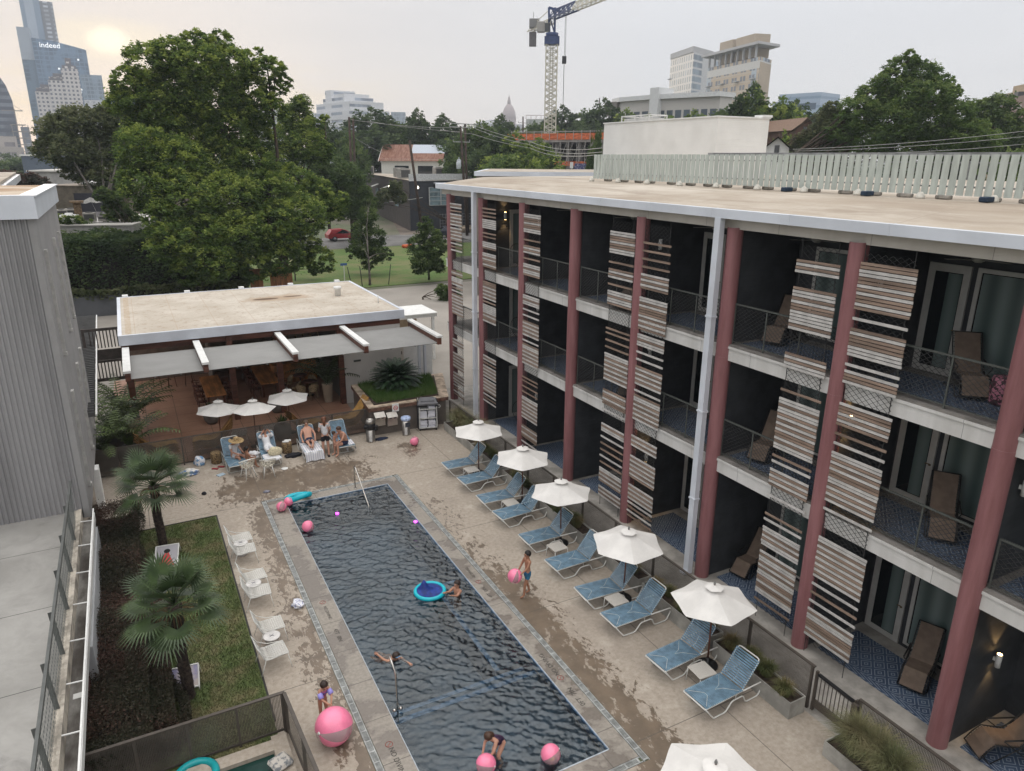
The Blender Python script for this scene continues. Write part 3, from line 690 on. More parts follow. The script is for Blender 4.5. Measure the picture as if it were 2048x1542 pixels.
o = thing('rear_roof', 'second pale flat roof just behind the grey building at the left edge', 'building', (-6, 50, 0)); z = 9.7
q0, q1, q2 = gp(-60, 377, z), gp(35, 347, z), gp(0, 374, z)
wb(MB().poly([(-30,58.8),(-6.85,58.8),(-9.2,93),(-40,93)], 9.5, 9.7), 'roof', M_roof, o)
wb(MB().poly([(-30,58.5),(-6.6,58.5),(-8.9,93.4),(-40,93.4)], 8.9, 9.48), 'parapet', M_gut, o)
wb(MB().poly([(-30,59),(-7.1,59),(-9.4,93),(-40,93)], 0, 8.9), 'wall', M_gw, o)
# louvred shade roof beside the building
lv = thing('louvre_canopy', 'dark louvred canopy with a white edge bar beside the grey building', 'canopy', (-1.9, 35, 0)); m = MB(); y = 27.2
m2 = MB().bar((-1.72,27.0,3.02),(-2.02,45.2,3.02),.05,.07).bar((-3.2,27.0,2.95),(-3.4,45.2,2.95),.1,.1)
while y < 45: f = (y-27)/18.2; m.bar((-3.2-.2*f,y,3.0),(-1.78-.3*f,y,3.0),.05,.16); m2.bar((-1.95-.3*f,y,3.02),(-1.73-.3*f,y,3.02),.02,.02) if int(y*3) % 5 == 0 else None; y += .30
wb(m, 'louvre', mat('louvre_dark', (.09,.09,.09), .6, .1, 3), lv); wb(m2, 'edge_bar', M_white, lv)
wb(MB().box(-3.2,27.3,0,-3.05,27.5,2.95).box(-3.4,44.8,0,-3.25,45,2.95), 'post', mat('louvre_dark',(.1,.1,.1)), lv)
# slatted gate frames in the passage
gt = thing('slatted_gate', 'dark timber slatted gate between the grey building and the bar', 'gate', (-1.6, 37.6, 0)); m = MB(); y0 = 37.4
for (z0, z1) in ((1.5, 2.25), (2.95, 3.75)):
    for k in range(9): m.bar((-2.1+k*.14, y0, z0), (-2.1+k*.14, y0, z1), .045, .05)
m.bar((-2.3,y0,1.42),(-.8,y0,1.42),.1,.14).bar((-2.3,y0,2.3),(-.8,y0,2.3),.08,.1).bar((-2.3,y0,2.62),(-.8,y0,2.62),.06,.5).bar((-2.3,y0,3.82),(-.8,y0,3.82),.08,.12).bar((-.85,y0,0),(-.85,y0,3.9),.12,.12).bar((-2.35,y0,0),(-2.35,y0,3.9),.12,.12)
wb(m, 'frame', mat('dark_timber', (.06,.05,.045), .7, .2, 4), gt)
tag(MB().box(-6,60.8,0,-.9,61.1,1.5).build('low_wall', mat('charcoal_wall', (.085,.088,.095), .9, .1, 1)), 'low charcoal wall below the clipped hedge behind the bar', 'wall')

# ================================================================== POOL BAR PAVILION
M_brn = mat('brown_timber', (.12,.045,.028), .55, .3, 2, 0, None, 0, .4, (.4,3,3)); M_wood = mat('honey_wood', (.52,.22,.07), .45, .3, 1.5, 0, None, 0, .5, (3,.5,1))
def terra(nt, v, x, y, z):
    n = noise(nt, v, 26, 4, .7); g = noise(nt, v, .6, 4)
    b = mixc(nt, g.sm(.35,.65), (.34,.18,.12), (.42,.24,.165)); b = mixc(nt, n.sm(.60,.70)*.75, b, (.55,.48,.42)); b = mixc(nt, n.lt(.36)*.6, b, (.10,.05,.035))
    j = ((x+.3)/1.25).frac().lt(.02).mx(((y+.2)/1.25).frac().lt(.02)); return mixc(nt, j*.8, b, (.05,.035,.03))
tag(MB().box(-1.6,28.9,-.05,8.4,42,.03).build('bar_floor', custom('terrazzo', terra, .35)), kind='structure')
cb = thing('pool_bar', 'open fronted pool bar with cream flat roof and slatted pergola', 'building', (5.3, 33, 0))
def rf2(nt, v, x, y, z):
    f = noise(nt, v, 4, 6, .7); n = noise(nt, v, .5, 5, .6)
    b = mixc(nt, n.sm(.35,.65), (.42,.37,.305), (.52,.475,.41)); b = mixc(nt, f.sm(.48,.68)*.65, b, (.30,.225,.16))
    j = ((x+.2)/1.62+n*.01).frac().lt(.02)*f.gt(.35); b = mixc(nt, j*.5, b, (.38,.28,.20)); e = (x+.45).abs().lt(.12)*f.gt(.42); b = mixc(nt, e*.5, b, (.38,.28,.18))
    r = (((x-6.7)/2.1).pw(2)+((y-38.7)/1.0).pw(2)) + (noise(nt, v, 1.3, 5)-.5)*2.2
    b = mixc(nt, r.sm(1.1,.1)*.6, b, (.33,.22,.13)); c = ((x-6.0)/.65).pw(2)+((y-38.6)/.26).pw(2); c2 = ((x-7.4)/.5).pw(2)+((y-38.8)/.16).pw(2); return mixc(nt, c.mn(c2).sm(1.2,.8)*.9, b, (.10,.06,.035)), f*.4
wb(MB().box(-.7,32.95,4.28,11.35,42.2,4.40), 'roof', custom('bar_roof', rf2, .9), cb)
wb(MB().box(-.85,32.8,4.0,11.5,32.95,4.42).box(-.85,32.95,4.0,-.7,42.3,4.42).box(11.35,32.95,4.0,11.5,42.3,4.42).box(-.7,42.2,4.0,11.35,42.3,4.42), 'fascia', mat('pale_flashing', (.60,.63,.69), .4, .06, 1), cb)
for k, (x, y) in enumerate(((-.6,42.4),(2.4,42.4),(5.2,42.4),(7.9,42.4),(10.6,42.4))): wb(MB().bev(x,y-.1,4.35,x+.28,y+.15,4.5), 'roof_bracket', M_white, cb)
wb(MB().lathe([(.16,0),(.16,.35),(.22,.38),(.2,.5)],(9.6,37.9,4.4),14).lathe([(.03,0),(.03,.4)],(10.9,35.0,4.4),8), 'roof_vent', M_white, cb)
bx = (-.64, 2.05, 5.45, 8.4, 11.75)
for x in bx:
    b_ = wb(MB().box(x-.09,28.95,3.52,x+.09,32.8,3.84), 'pergola_beam', M_brn, cb); o = MB().box(x-.13,28.9,3.84,x+.13,32.8,3.93).build('beam_cap', M_white, b_)
for x in (-.64, 3.4, 5.45, 8.3): wb(MB().box(x-.12,32.9,0,x+.12,33.15,4.0), 'post', M_brn, cb)
wb(MB().box(-.8,32.96,3.72,11.3,33.15,4.0), 'lintel', M_brn, cb)
for a, b in zip(bx, bx[1:]):
    m = MB(); y = 29.05
    while y < 32.6: m.obox(((a+b)/2, y, 3.60), (b-a-.2, .10, .02), Matrix.Rotation(R(22), 3, 'X')); y += .155
    for t in range(1, 3): m.box(a+(b-a)*t/3-.02,29.0,3.53,a+(b-a)*t/3+.02,32.7,3.56)
    wb(m, 'pergola_slats', mat('grey_slat', (.25,.248,.24), .6, .05, 1), cb)
wb(MB().box(8.45,32.98,0,11.3,33.15,4.0).box(11.1,33.15,0,11.3,42,4.0), 'wall', mat('warm_white_wall', (.60,.58,.55), .85, .04, 1), cb)
tag(wb(MB().box(-.7,41.4,0,11.1,41.6,4).box(-.7,33.4,0,-.6,41.4,.0), 'rear_wall', mat('dark_wall', (.20,.15,.115), .8), cb))
wb(MB().box(3.0,38.6,0,3.1,41.4,3.9), 'partition', mat('bar_partition', (.24,.20,.17), .8, .3, 1), cb); wb(MB().box(5.9,39.6,0,11,39.7,3.9), 'partition', mat('bar_partition', (.24,.20,.17), .8, .3, 1), cb)
bc = wb(MB().box(5.8,37.6,0,8.1,38.3,1.05), 'bar_counter', M_wood, cb); MB().box(0.35,4.5,1.05,2.95,5.4,1.12).build('bar_top', M_brn, bc)
s = mat('shelf_item', (.35,.25,.15), .5, .8, 9)
m = MB()
for k in range(14): m.lathe([(.05,0),(.05,.2),(.02,.26),(.02,.32)], (6.1+k*.2, 39.4, 1.3+(k%2)*.6), 8)
m.box(5.95,39.3,1.24,9.1,39.6,1.29).box(5.95,39.3,1.84,9.1,39.6,1.89); wb(m, 'bottle_shelf', s, cb)
for x, y in ((0.9,36.5),(2.4,36.0),(4.6,36.2),(6.6,35.6)):
    l_ = MB().lathe([(.0,.0),(.12,.02),(.22,-.16),(.2,-.17),(.1,-.02)], (0,0,0), 12).tube([(0,0,0),(0,0,.4)],.008,5).mesh('pendant_lamp', mat('pendant_brass',(.25,.15,.06),.5))
    o = mkobj('pendant_lamp', l_, cb, Vector((x,y,3.6))-cb.location)
wb(MB().box(8.9,32.95,2.05,9.25,32.98,2.14), 'plaque', M_met, cb)
# perforated screen wall and gate by the hotel
def perf(nt, v, x, y, z):
    u = ((x+y)/.30+((z/.24).floor()*.5)).frac(); w = (z/.24).frac(); h = (u-.5).abs().lt(.10)*(w-.5).abs().lt(.33)
    return mixc(nt, h*.9, (.60,.56,.50), (.10,.085,.07))
ps = thing('breeze_screen', 'cream wall of small vertical slots beside the hotel', 'wall', (12, 35, 0))
wb(MB().box(11.5,33.6,0,11.65,43.5,2.9), 'panel', custom('slotted_panel', perf, .8), ps)
wb(MB().box(11.65,33.6,0,13.2,33.75,2.9), 'side_panel', M_white, ps); wb(MB().box(12.4,33.4,0,12.5,33.58,3.1).box(12.7,33.4,0,12.8,33.58,3.1), 'post', M_gut, ps)
# small entrance canopy
o = thing('entry_shelter', 'white framed entry shelter between bar and hotel column', 'shelter', (13, 40, 0))
wb(MB().box(12.6,38.5,2.6,15.5,38.7,2.8).box(12.6,38.7,2.6,12.8,41,2.8).box(12.6,38.4,2.8,15.5,41,2.86), 'canopy_frame', M_white, o); wb(MB().box(12.65,38.55,0,12.8,38.7,2.6).box(15.2,38.55,0,15.35,38.7,2.6), 'post', M_white, o); wb(MB().box(13.2,40.6,0,15,40.7,2.5), 'panel', mat('tan_panel', (.40,.30,.2)), o)

# ================================================================== FENCES
M_fe = mat('bronze_metal', (.075,.062,.052), .55, .1, 6)
def mesh_panel_mat():
    m = bpy.data.materials.new('perforated_sheet'); m.use_nodes = True; nt = m.node_tree; b = nt.nodes['Principled BSDF']
    v, x, y, z = coords(nt); nt.links.new(mixc(nt, noise(nt, v, 2, 4).sm(.3,.7), (.062,.052,.043), (.10,.086,.072)), b.inputs['Base Color']); b.inputs['Roughness'].default_value = .6
    u = ((x+y)/.028).frac(); w = (z/.028).frac(); h = (((u-.5).pw(2)+(w-.5).pw(2)).lt(.105))
    nt.links.new((h*-1+1).o, b.inputs['Alpha']); return m
M_pf = mesh_panel_mat()
def fence(name, label, a, b, n, h=1.14, parent=None, z0=0):
    a = Vector((*a, z0)); b = Vector((*b, z0)); L = (b-a).length; an = math.atan2(b.y-a.y, b.x-a.x)
    f = thing(name, label, 'fence', a, an)
    for i in range(n+1):
        x = min(L*i/n, L-.03); MB().box(x-.025,-.03,0,x+.025,.03,h-.03).build('post', M_fe, f)
    MB().box(-.03,-.035,h-.03,L+.03,.035,h).build('top_rail', M_fe, f); MB().box(0,-.02,.06,L,.02,.1).build('bottom_rail', M_fe, f)
    MB().add([(0,-.031,.1),(L,-.031,.1),(L,-.031,h-.03),(0,-.031,h-.03)],[(0,1,2,3)]).build('mesh_panel', M_pf, f); return f
fence('mesh_fence', 'dark bronze mesh fence dividing the pool deck from the bar', (-2.1, 28.66), (8.12, 28.66), 7)
ef = fence('mesh_fence', 'dark bronze mesh fence behind the east planters and loungers', (11.86, 28.2), (11.86, 8.3), 11, 1.12)
fence('mesh_fence', 'dark bronze mesh fence near the ornamental grass box, beyond the gate', (11.86, 7.15), (11.86, 2.0), 2, 1.12)
p0, p1, p2 = gp(178,1508,1.0), gp(566,1384,1.0), gp(640,1560,1.0)
fence('mesh_fence', 'dark bronze mesh fence closing the near end of the lawn', (p0.x-.2, p0.y+.02), (p1.x, p1.y), 4, 1.0)
fence('mesh_fence', 'dark bronze mesh fence turning along the spa beside the pool deck', (p1.x+.02, p1.y-.05), (p2.x+.1, p2.y-1.5), 3, 1.0)
g_ = thing('gate', 'low dark metal gate with upright bars and a closer arm', 'gate', (11.86, 8.22, 0), R(-90))
m = MB().box(0,-.03,.05,.05,.03,1.05).box(.98,-.03,.05,1.03,.03,1.05).box(.05,-.02,.95,.98,.02,1.0).box(.05,-.02,.15,.98,.02,.34)
for k in range(9): m.bar((.14+k*.095,0,.3),(.14+k*.095,0,.95),.014)
m.build('frame', M_fe, g_); MB().bar((.1,-.05,1.03),(.95,-.05,1.0),.07,.05).build('closer_arm', mat('black_metal', (.015,.015,.017), .4), g_); MB().box(.94,-.09,.55,1.08,-.03,.98).build('lock_box', M_fe, g_)
# east planters: long low troughs with grasses
M_trough = mat('trough_grey', (.34,.33,.30), .8, .2, 1.5); M_soil = mat('soil', (.05,.035,.025), .95, .3, 8)
M_blade = custom('blade_green', grassfn((.035,.06,.018), (.075,.10,.03), (.20,.15,.07), .6), .8)
M_pale = custom('blade_pale', grassfn((.07,.085,.035), (.15,.16,.07), (.26,.21,.12), .5), .8)
def trough(label, y0, y1, x0=11.22, x1=11.68, h=.42, hb=.28, n=2600, mt=None, seed=1, w=.012):
    t = thing('planter', label, 'planter', ((x0+x1)/2, (y0+y1)/2, 0), 0, 'low planters along the east fence')
    q = MB(); wd = (x1-x0)/2; L = (y1-y0)/2; e = .025
    q.box(-wd,-L,0,wd,-L+e,h).box(-wd,L-e,0,wd,L,h).box(-wd,-L+e,0,-wd+e,L-e,h).box(wd-e,-L+e,0,wd,L-e,h); q.build('trough', M_trough, t)
    MB().box(-wd+e,-L+e,.02,wd-e,L-e,h-.05).build('soil', M_soil, t)
    k = max(2, int((y1-y0)/.45)); g = np.random.default_rng(seed); V = []
    for i in range(k):
        cx, cy = g.uniform(-wd*.5, wd*.5), -L+.2+(2*L-.4)*(i+g.uniform(.1,.9))/k; nn = n//k
        a = g.uniform(0,6.28,nn); r = g.uniform(0,.12,nn); lean = g.uniform(.0,.9,nn); hh = hb*g.uniform(.5,1.3,nn)
        bx_, by_ = cx+r*np.cos(a), cy+r*np.sin(a); b = a+g.normal(0,.6,nn); px, py = np.cos(b+1.57)*w/2, np.sin(b+1.57)*w/2
        z = h-.06; mid = np.stack([bx_+np.cos(b)*hh*lean*.35, by_+np.sin(b)*hh*lean*.35, z+hh*.7], -1); tip = np.stack([bx_+np.cos(b)*hh*lean, by_+np.sin(b)*hh*lean, z+hh*(1.05-.5*lean)], -1)
        p = np.stack([px, py, 0*px], -1); base = np.stack([bx_, by_, np.full(nn, z)], -1)
        V.append(np.stack([base-p, base+p, mid+p*.8, mid-p*.8, mid-p*.8, mid+p*.8, tip+p*.1, tip-p*.1], 1).reshape(-1,3))
    V = np.concatenate(V); mkobj('grass', np_mesh('grass', V, np.arange(len(V)).reshape(-1,4), [mt or M_blade]), t); return t
trough('pale trough planter of dry grass nearest the gate', 8.25, 10.6, 11.2, 11.68, .42, .32, 4200, None, 3, .010)
for k, (a, b) in enumerate(((10.75,13.4),(13.55,16.2),(16.35,19.0),(19.15,21.8),(21.95,24.6))):
    trough('long grey planter of green grass behind the loungers, %s from the gate' % ('second','third','fourth','fifth','sixth')[k], a, b, seed=10+k, n=3000, w=.010)
trough('grey planter of tall pale feather grass beside the towel cart', 24.75, 27.6, 11.3, 12.2, .36, .75, 5200, M_pale, 31, .012)
trough('white box planter with a big arching clump of ornamental grass', 5.6, 7.25, 11.05, 11.7, .36, .78, 4800, M_pale, 44, .010)

# ================================================================== SAGO PLANTER AND THINGS ON IT
pl = thing('raised_planter', 'large brown raised planter with brick coping, grass and a sago palm', 'planter', (9.9, 29.5, 0))
M_pw = mat('taupe_render', (.135,.115,.10), .85, .12, 1.5, .1); wb(MB().poly([(8.2,28.3),(11.7,28.3),(12.9,31.6),(8.45,31.7)],0,1.12), 'wall', M_pw, pl)
wb(MB().poly([(8.13,28.2),(11.8,28.2),(12.98,31.7),(8.38,31.8)],1.12,1.27), 'coping', mat('brick_coping', (.16,.085,.06), .8, .3, 8), pl)
wb(MB().poly([(8.13,28.2),(11.8,28.2),(12.98,31.7),(8.38,31.8)],1.27,1.3), 'capstone', mat('sandstone_cap', (.42,.33,.25), .8, .3, 3), pl)
wb(MB().poly([(8.45,28.5),(11.45,28.5),(12.4,31.4),(8.7,31.5)],1.3,1.34), 'soil', M_soil, pl)
M_gr2 = custom('lush_grass', grassfn((.03,.075,.012), (.07,.15,.025), (.10,.15,.04), 1), .8)
g = np.random.default_rng(5); n = 16000; u, w = g.uniform(0,1,n), g.uniform(0,1,n); x = 8.6+u*2.8+w*.8*u; y = 28.6+w*2.8; a = g.uniform(0,6.28,n); hh = g.uniform(.1,.3,n)
V = np.zeros((n,3,3)); V[:,0] = np.stack([x-np.cos(a)*.012,y-np.sin(a)*.012,0*x+1.33],-1); V[:,1] = np.stack([x+np.cos(a)*.012,y+np.sin(a)*.012,0*x+1.33],-1); V[:,2] = np.stack([x+g.normal(0,.06,n),y+g.normal(0,.06,n),1.33+hh],-1)
o = mkobj('grass', np_mesh('grass', V.reshape(-1,3), np.arange(3*n).reshape(n,3), [M_gr2]), pl); o.location = -pl.location
sgp = thing('sago_palm', 'dark green sago palm growing in the raised planter', 'palm', (10.1, 30.3, 1.3))
def pinnate(mb, base, yaw, elev, L, droop, leaf, nl=26, w=.02, sag=.35, mi=0):
    pts = []; p = Vector(base); e = elev
    for i in range(nl+1):
        pts.append((p.copy(), e)); p = p + Vector((math.cos(yaw)*math.cos(e), math.sin(yaw)*math.cos(e), math.sin(e)))*(L/nl); e -= droop/nl
    mb.tube([q[0] for q in pts[::4]], [.012+.01*(1-i/len(pts[::4])) for i in range(len(pts[::4]))], 4, mi)
    side = Vector((-math.sin(yaw), math.cos(yaw), 0))
    for i, (q, e) in enumerate(pts[2:]):
        t = i/(nl-1); l = leaf*math.sin(math.pi*min(1, .12+t*.86))**.6
        f = Vector((math.cos(yaw)*math.cos(e), math.sin(yaw)*math.cos(e), math.sin(e))); up = side.cross(f)*-1
        for s_ in (-1, 1):
            d = (side*s_ + f*.55 + up*.25*(1-t)).normalized()*l + Vector((0,0,-sag*l))
            mb.add([q-f*w/2, q+f*w/2, q+d*.6+f*w*.7+Vector((0,0,sag*l*.2)), q+d*.6-f*w*.7+Vector((0,0,sag*l*.2)), q+d], [(0,1,2,3),(3,2,4)], mi)
M_sago = mat('sago_leaf', (.03,.065,.028), .45, .5, 3, 0, None, 0, .5); M_plm = mat('palm_leaf', (.062,.10,.034), .5, .5, 2.5, 0, None, 0, .5, None, (.03,.052,.02)); M_kent = mat('kentia_leaf', (.075,.11,.03), .5, .5, 2)
m = MB()
for k in range(120): pinnate(m, (0,0,.35), k*2.4, R(86-74*(k/120)), 1.15+.2*rnd.random(), R(50+20*rnd.random()), .20, 22, .034, .1)
m.build('fronds', M_sago, sgp); MB().lathe([(.2,0),(.24,.2),(.15,.4)],(0,0,0),10).build('trunk', mat('palm_bark', (.07,.05,.035), .95, .4, 12, .8), sgp)
tb = tag(MB().bev(9.16,28.17,.98,9.46,28.2,1.34,.008).build('no_smoking_sign', M_white), 'small white no smoking sign on the taupe planter wall', 'sign')
MB().tube([(9.31+.09*math.cos(a),28.165,1.15+.09*math.sin(a)) for a in [k*math.pi/8 for k in range(16)]],.012,4,closed=True).bar((9.25,28.165,1.21),(9.37,28.165,1.09),.02,.01).bar((9.24,28.167,1.15),(9.38,28.167,1.15),.02,.01).build('prohibition_mark', mat('sign_red', (.5,.04,.04), .6), tb)
M_ss = mat('stainless', (.42,.40,.37), .3, .15, 3, 0, None, .85, .5)
for k, (x, lab) in enumerate(((8.32,'stainless steel towel box on the planter wall, left of its pair'),(8.86,'stainless steel towel box on the planter wall, right of its pair'))):
    z = .42 if k else .5; t = thing('towel_box', lab, 'box', (x, 28.17, z), 0, 'towel boxes on the planter wall')
    MB().bev(0,-.16,0,.46,.0,.34).build('body', M_ss, t); MB().add([(0,-.26,.34),(.46,-.26,.34),(.46,-.26,.42),(0,-.26,.42),(0,0,.34),(.46,0,.34),(.46,0,.58),(0,0,.58)],[(0,3,2,1)[::-1],(4,5,6,7),(0,1,5,4),(1,2,6,5),(2,3,7,6),(3,0,4,7)]).build('hood', M_ss, t)
    MB().box(.06,-.265,.36,.18,-.262,.40).box(.26,-.265,.36,.38,-.262,.40).build('slot', mat('black_metal', (0.01,)*3), t)
t = thing('litter_bin', 'chrome topped round litter bin with a black liner by the fence', 'bin', (8.02, 27.75, 0)); MB().lathe([(.2,0),(.21,.02),(.19,.05),(.19,.72)],(0,0,0),20).build('body', M_ss, t); MB().lathe([(.2,.55),(.22,.68),(.205,.78),(.19,.80)],(0,0,0),16).bev(.12,-.22,.5,.28,-.1,.74,.03).bev(-.3,-.15,.6,-.14,-.02,.76,.03).build('liner', mat('black_bag', (.012,.012,.014), .3, .2, 9, .6), t); MB().lathe([(.19,.8),(.2,.9),(.16,.97),(.11,.98),(.11,.9)],(0,0,0),20).build('lid', M_ss, t)
t = thing('litter_bin', 'steel litter bin with a pale blue liner between towel boxes and cart', 'bin', (9.62, 27.8, 0)); MB().lathe([(.19,0),(.17,.03),(.18,.72)],(0,0,0),20).build('body', M_ss, t); MB().lathe([(.19,.66),(.22,.72),(.21,.8),(.15,.82),(.13,.74)],(0,0,0),16).build('liner', mat('blue_bag', (.45,.55,.78), .4, .2, 9, .6), t); MB().box(-.1,-.19,.4,.12,-.183,.6).build('label_plate', mat('label_dark', (.04,.05,.07)), t)
t = thing('towel_cart', 'grey towel cart with stacked striped towels beside the planter', 'cart', (10.7, 28.0, 0), R(-14))
m = MB().box(-.4,-.25,.12,-.36,-.21,1.1).box(.36,-.25,.12,.40,-.21,1.1).box(-.4,.2,.12,-.36,.24,1.4).box(.36,.2,.12,.40,.24,1.4)
for z in (.12,.56,.98): m.box(-.4,-.25,z,.4,.24,z+.04)
m.tube([(.4,0,.95),(.55,0,.97),(.58,0,1.02),(.55,0,1.08),(.4,0,1.08)],.02,6); m.build('frame', mat('cart_grey', (.55,.55,.53), .5), t)
MB().box(-.44,-.2,.1,-.41,.26,1.35).box(.41,-.2,.1,.44,.26,1.35).box(-.41,.25,.1,.41,.28,1.35).build('side_cover', mat('cart_cover', (.035,.035,.04), .7), t)
MB().poly([(-.45,-.28),(.45,-.28),(.42,.28),(-.42,.28)],1.2,1.27).add([(-.45,-.28,1.27),(.45,-.28,1.27),(.3,.2,1.42),(-.3,.2,1.42)],[(0,1,2,3)]).bev(-.3,-.15,1.27,.3,.25,1.4,.04).build('top_cover', mat('cart_cover2', (.14,.14,.15), .7), t)
for x in (-.36,.36):
    for y in (-.2,.2): MB().tube([(x-.015,y,.05),(x+.015,y,.05)],.05,10).build('wheel', mat('black_metal', (0.01,)*3), t)
M_tow = custom('striped_towel', lambda nt,v,x,y,z: mixc(nt, ((x/.085).frac().lt(.16))*.75, (.70,.70,.72), (.12,.14,.28)), .95)
M_tows = custom('striped_towel_stack', lambda nt,v,x,y,z: mixc(nt, ((z/.05+x*.6).frac().lt(.22))*.6, (.66,.66,.70), (.16,.18,.32)), .95)
for z0, nn in ((.16,6),(.60,6),(1.02,2)):
    for x in (-.2,.17):
        if z0 > 1 and x < 0: continue
        for i in range(nn):
            o = MB().bev(-.16,-.19,0,.16,.17,.048,.02).build('folded_towel', M_tows); o.location = Vector((10.7,28.0,0)) + Matrix.Rotation(R(-14),3,'Z') @ Vector((x+rnd.uniform(-.015,.015), -.02+rnd.uniform(-.02,.02), z0+i*.052)); o.rotation_euler = (0,0,R(-14+rnd.uniform(-4,4)))
            sh = {.16:'bottom',.6:'middle',1.02:'top'}[z0]; tag(o, 'folded striped towel on the cart\'s %s shelf, %s stack, %s from the bottom' % (sh, 'left' if x < 0 else 'right', ORDN[i]), 'towel', 'towels on the cart, %s shelf, %s stack' % (sh, 'left' if x < 0 else 'right'))

# ================================================================== POOLSIDE FURNITURE
M_fr = mat('white_frame', (.66,.655,.62), .4, .06, 4); M_strap = mat('blue_strap', (.155,.255,.34), .55, .18, 7)
def make_lounger():
    t = thing('sun_lounger', 'blue strap sun lounger', 'sun lounger', (0,0,0))
    W2 = .325; fr = MB()
    for s_ in (-1, 1):
        y = s_*W2
        fr.tube([(0,y,.37),(1.14,y,.37)], .017, 6).tube([(0.02,y,.36),(.14,y,.2),(.27,y,.03),(.33,y,.02),(.60,y,.02),(.66,y,.04),(.80,y,.21),(.86,y,.235),(1.12,y,.235),(1.18,y,.2),(1.25,y,.05),(1.31,y,.02),(1.62,y,.02),(1.68,y,.06),(1.80,y,.30),(1.76,y,.36),(1.14,y,.37)], .017, 6)
        fr.tube([(.93,y,.24),(.93,y,.37)], .01, 5)
    fr.tube([(0,-W2,.37),(0,W2,.37)], .017, 6).tube([(1.14,-W2,.35),(1.14,W2,.35)], .012, 5).tube([(.30,-W2,.02),(.30,W2,.02)], .012, 5)
    fr.build('frame', M_fr, t)
    bf = MB(); bx_, bz = 1.14, .38; ex, ez = 1.62, .98
    bf.tube([(bx_,-W2+.02,bz),(ex-.05,-W2+.02,ez-.06),(ex-.01,-W2+.05,ez-.01),(ex,-W2+.1,ez),(ex,W2-.1,ez),(ex-.01,W2-.05,ez-.01),(ex-.05,W2-.02,ez-.06),(bx_,W2-.02,bz)], .016, 6); bf.build('back_frame', M_fr, t)
    m = MB()
    for k in range(22): x = .03+k*.0505; m.box(x,-W2-.012,.374,x+.037,W2+.012,.392)
    m.build('seat_straps', M_strap, t)
    m = MB(); d = Vector((ex-bx_,0,ez-bz)).normalized(); L = math.hypot(ex-bx_, ez-bz)
    for k in range(13):
        p = Vector((bx_,0,bz))+d*(.03+k*.0545); m.add([p+d*a+Vector((0,b,0))+Vector((-d.z,0,d.x))*c for c in (.004,.02) for a,b in ((0,-W2),(.037,-W2),(.037,W2),(0,W2))], [(0,3,2,1),(4,5,6,7),(0,1,5,4),(1,2,6,5),(2,3,7,6),(3,0,4,7)])
    m.build('back_straps', M_strap, t)
    l = MB(); l.tube([(.08,-.28,.394),(.34,-.05,.394),(.34,.05,.394),(.08,.28,.394)], .005, 4).tube([(1.05,-.3,.394),(.8,-.06,.394),(.62,0,.394),(.8,.06,.394),(1.05,.3,.394)], .005, 4); l.build('lacing', M_fr, t)
    return t
LG = 'blue loungers along the east side'
LY = (23.17,21.68,20.04,18.73,17.0,15.37,13.79,12.5,10.65,9.32); ORD = ['farthest','second from the far end','third from the far end','fourth from the far end','fifth from the far end','fifth from the near end','fourth from the near end','third from the near end','second from the near end','nearest the viewer']
lg0 = make_lounger(); lg0.location = (9.47, LY[0], 0); lg0['label'] = 'blue strap lounger in the east row, farthest'; lg0['group'] = LG
for k, y in enumerate(LY[1:]): dup(lg0, (9.47+rnd.uniform(-.03,.03), y, 0), R(rnd.uniform(-4,4)), 'blue strap lounger in the east row, %s' % ORD[k+1], LG)
NL = [(2.58,'with the straw hat woman and child'),(3.85,'under the woman in a white robe'),(5.42,'under the bare chested man and a striped towel'),(6.72,'with the seated man, upright back empty')]
for x, l in NL: dup(lg0, (x, 26.72, 0), R(90+rnd.uniform(-3,3)), 'blue strap lounger by the fence %s' % l, 'blue loungers by the bar fence')
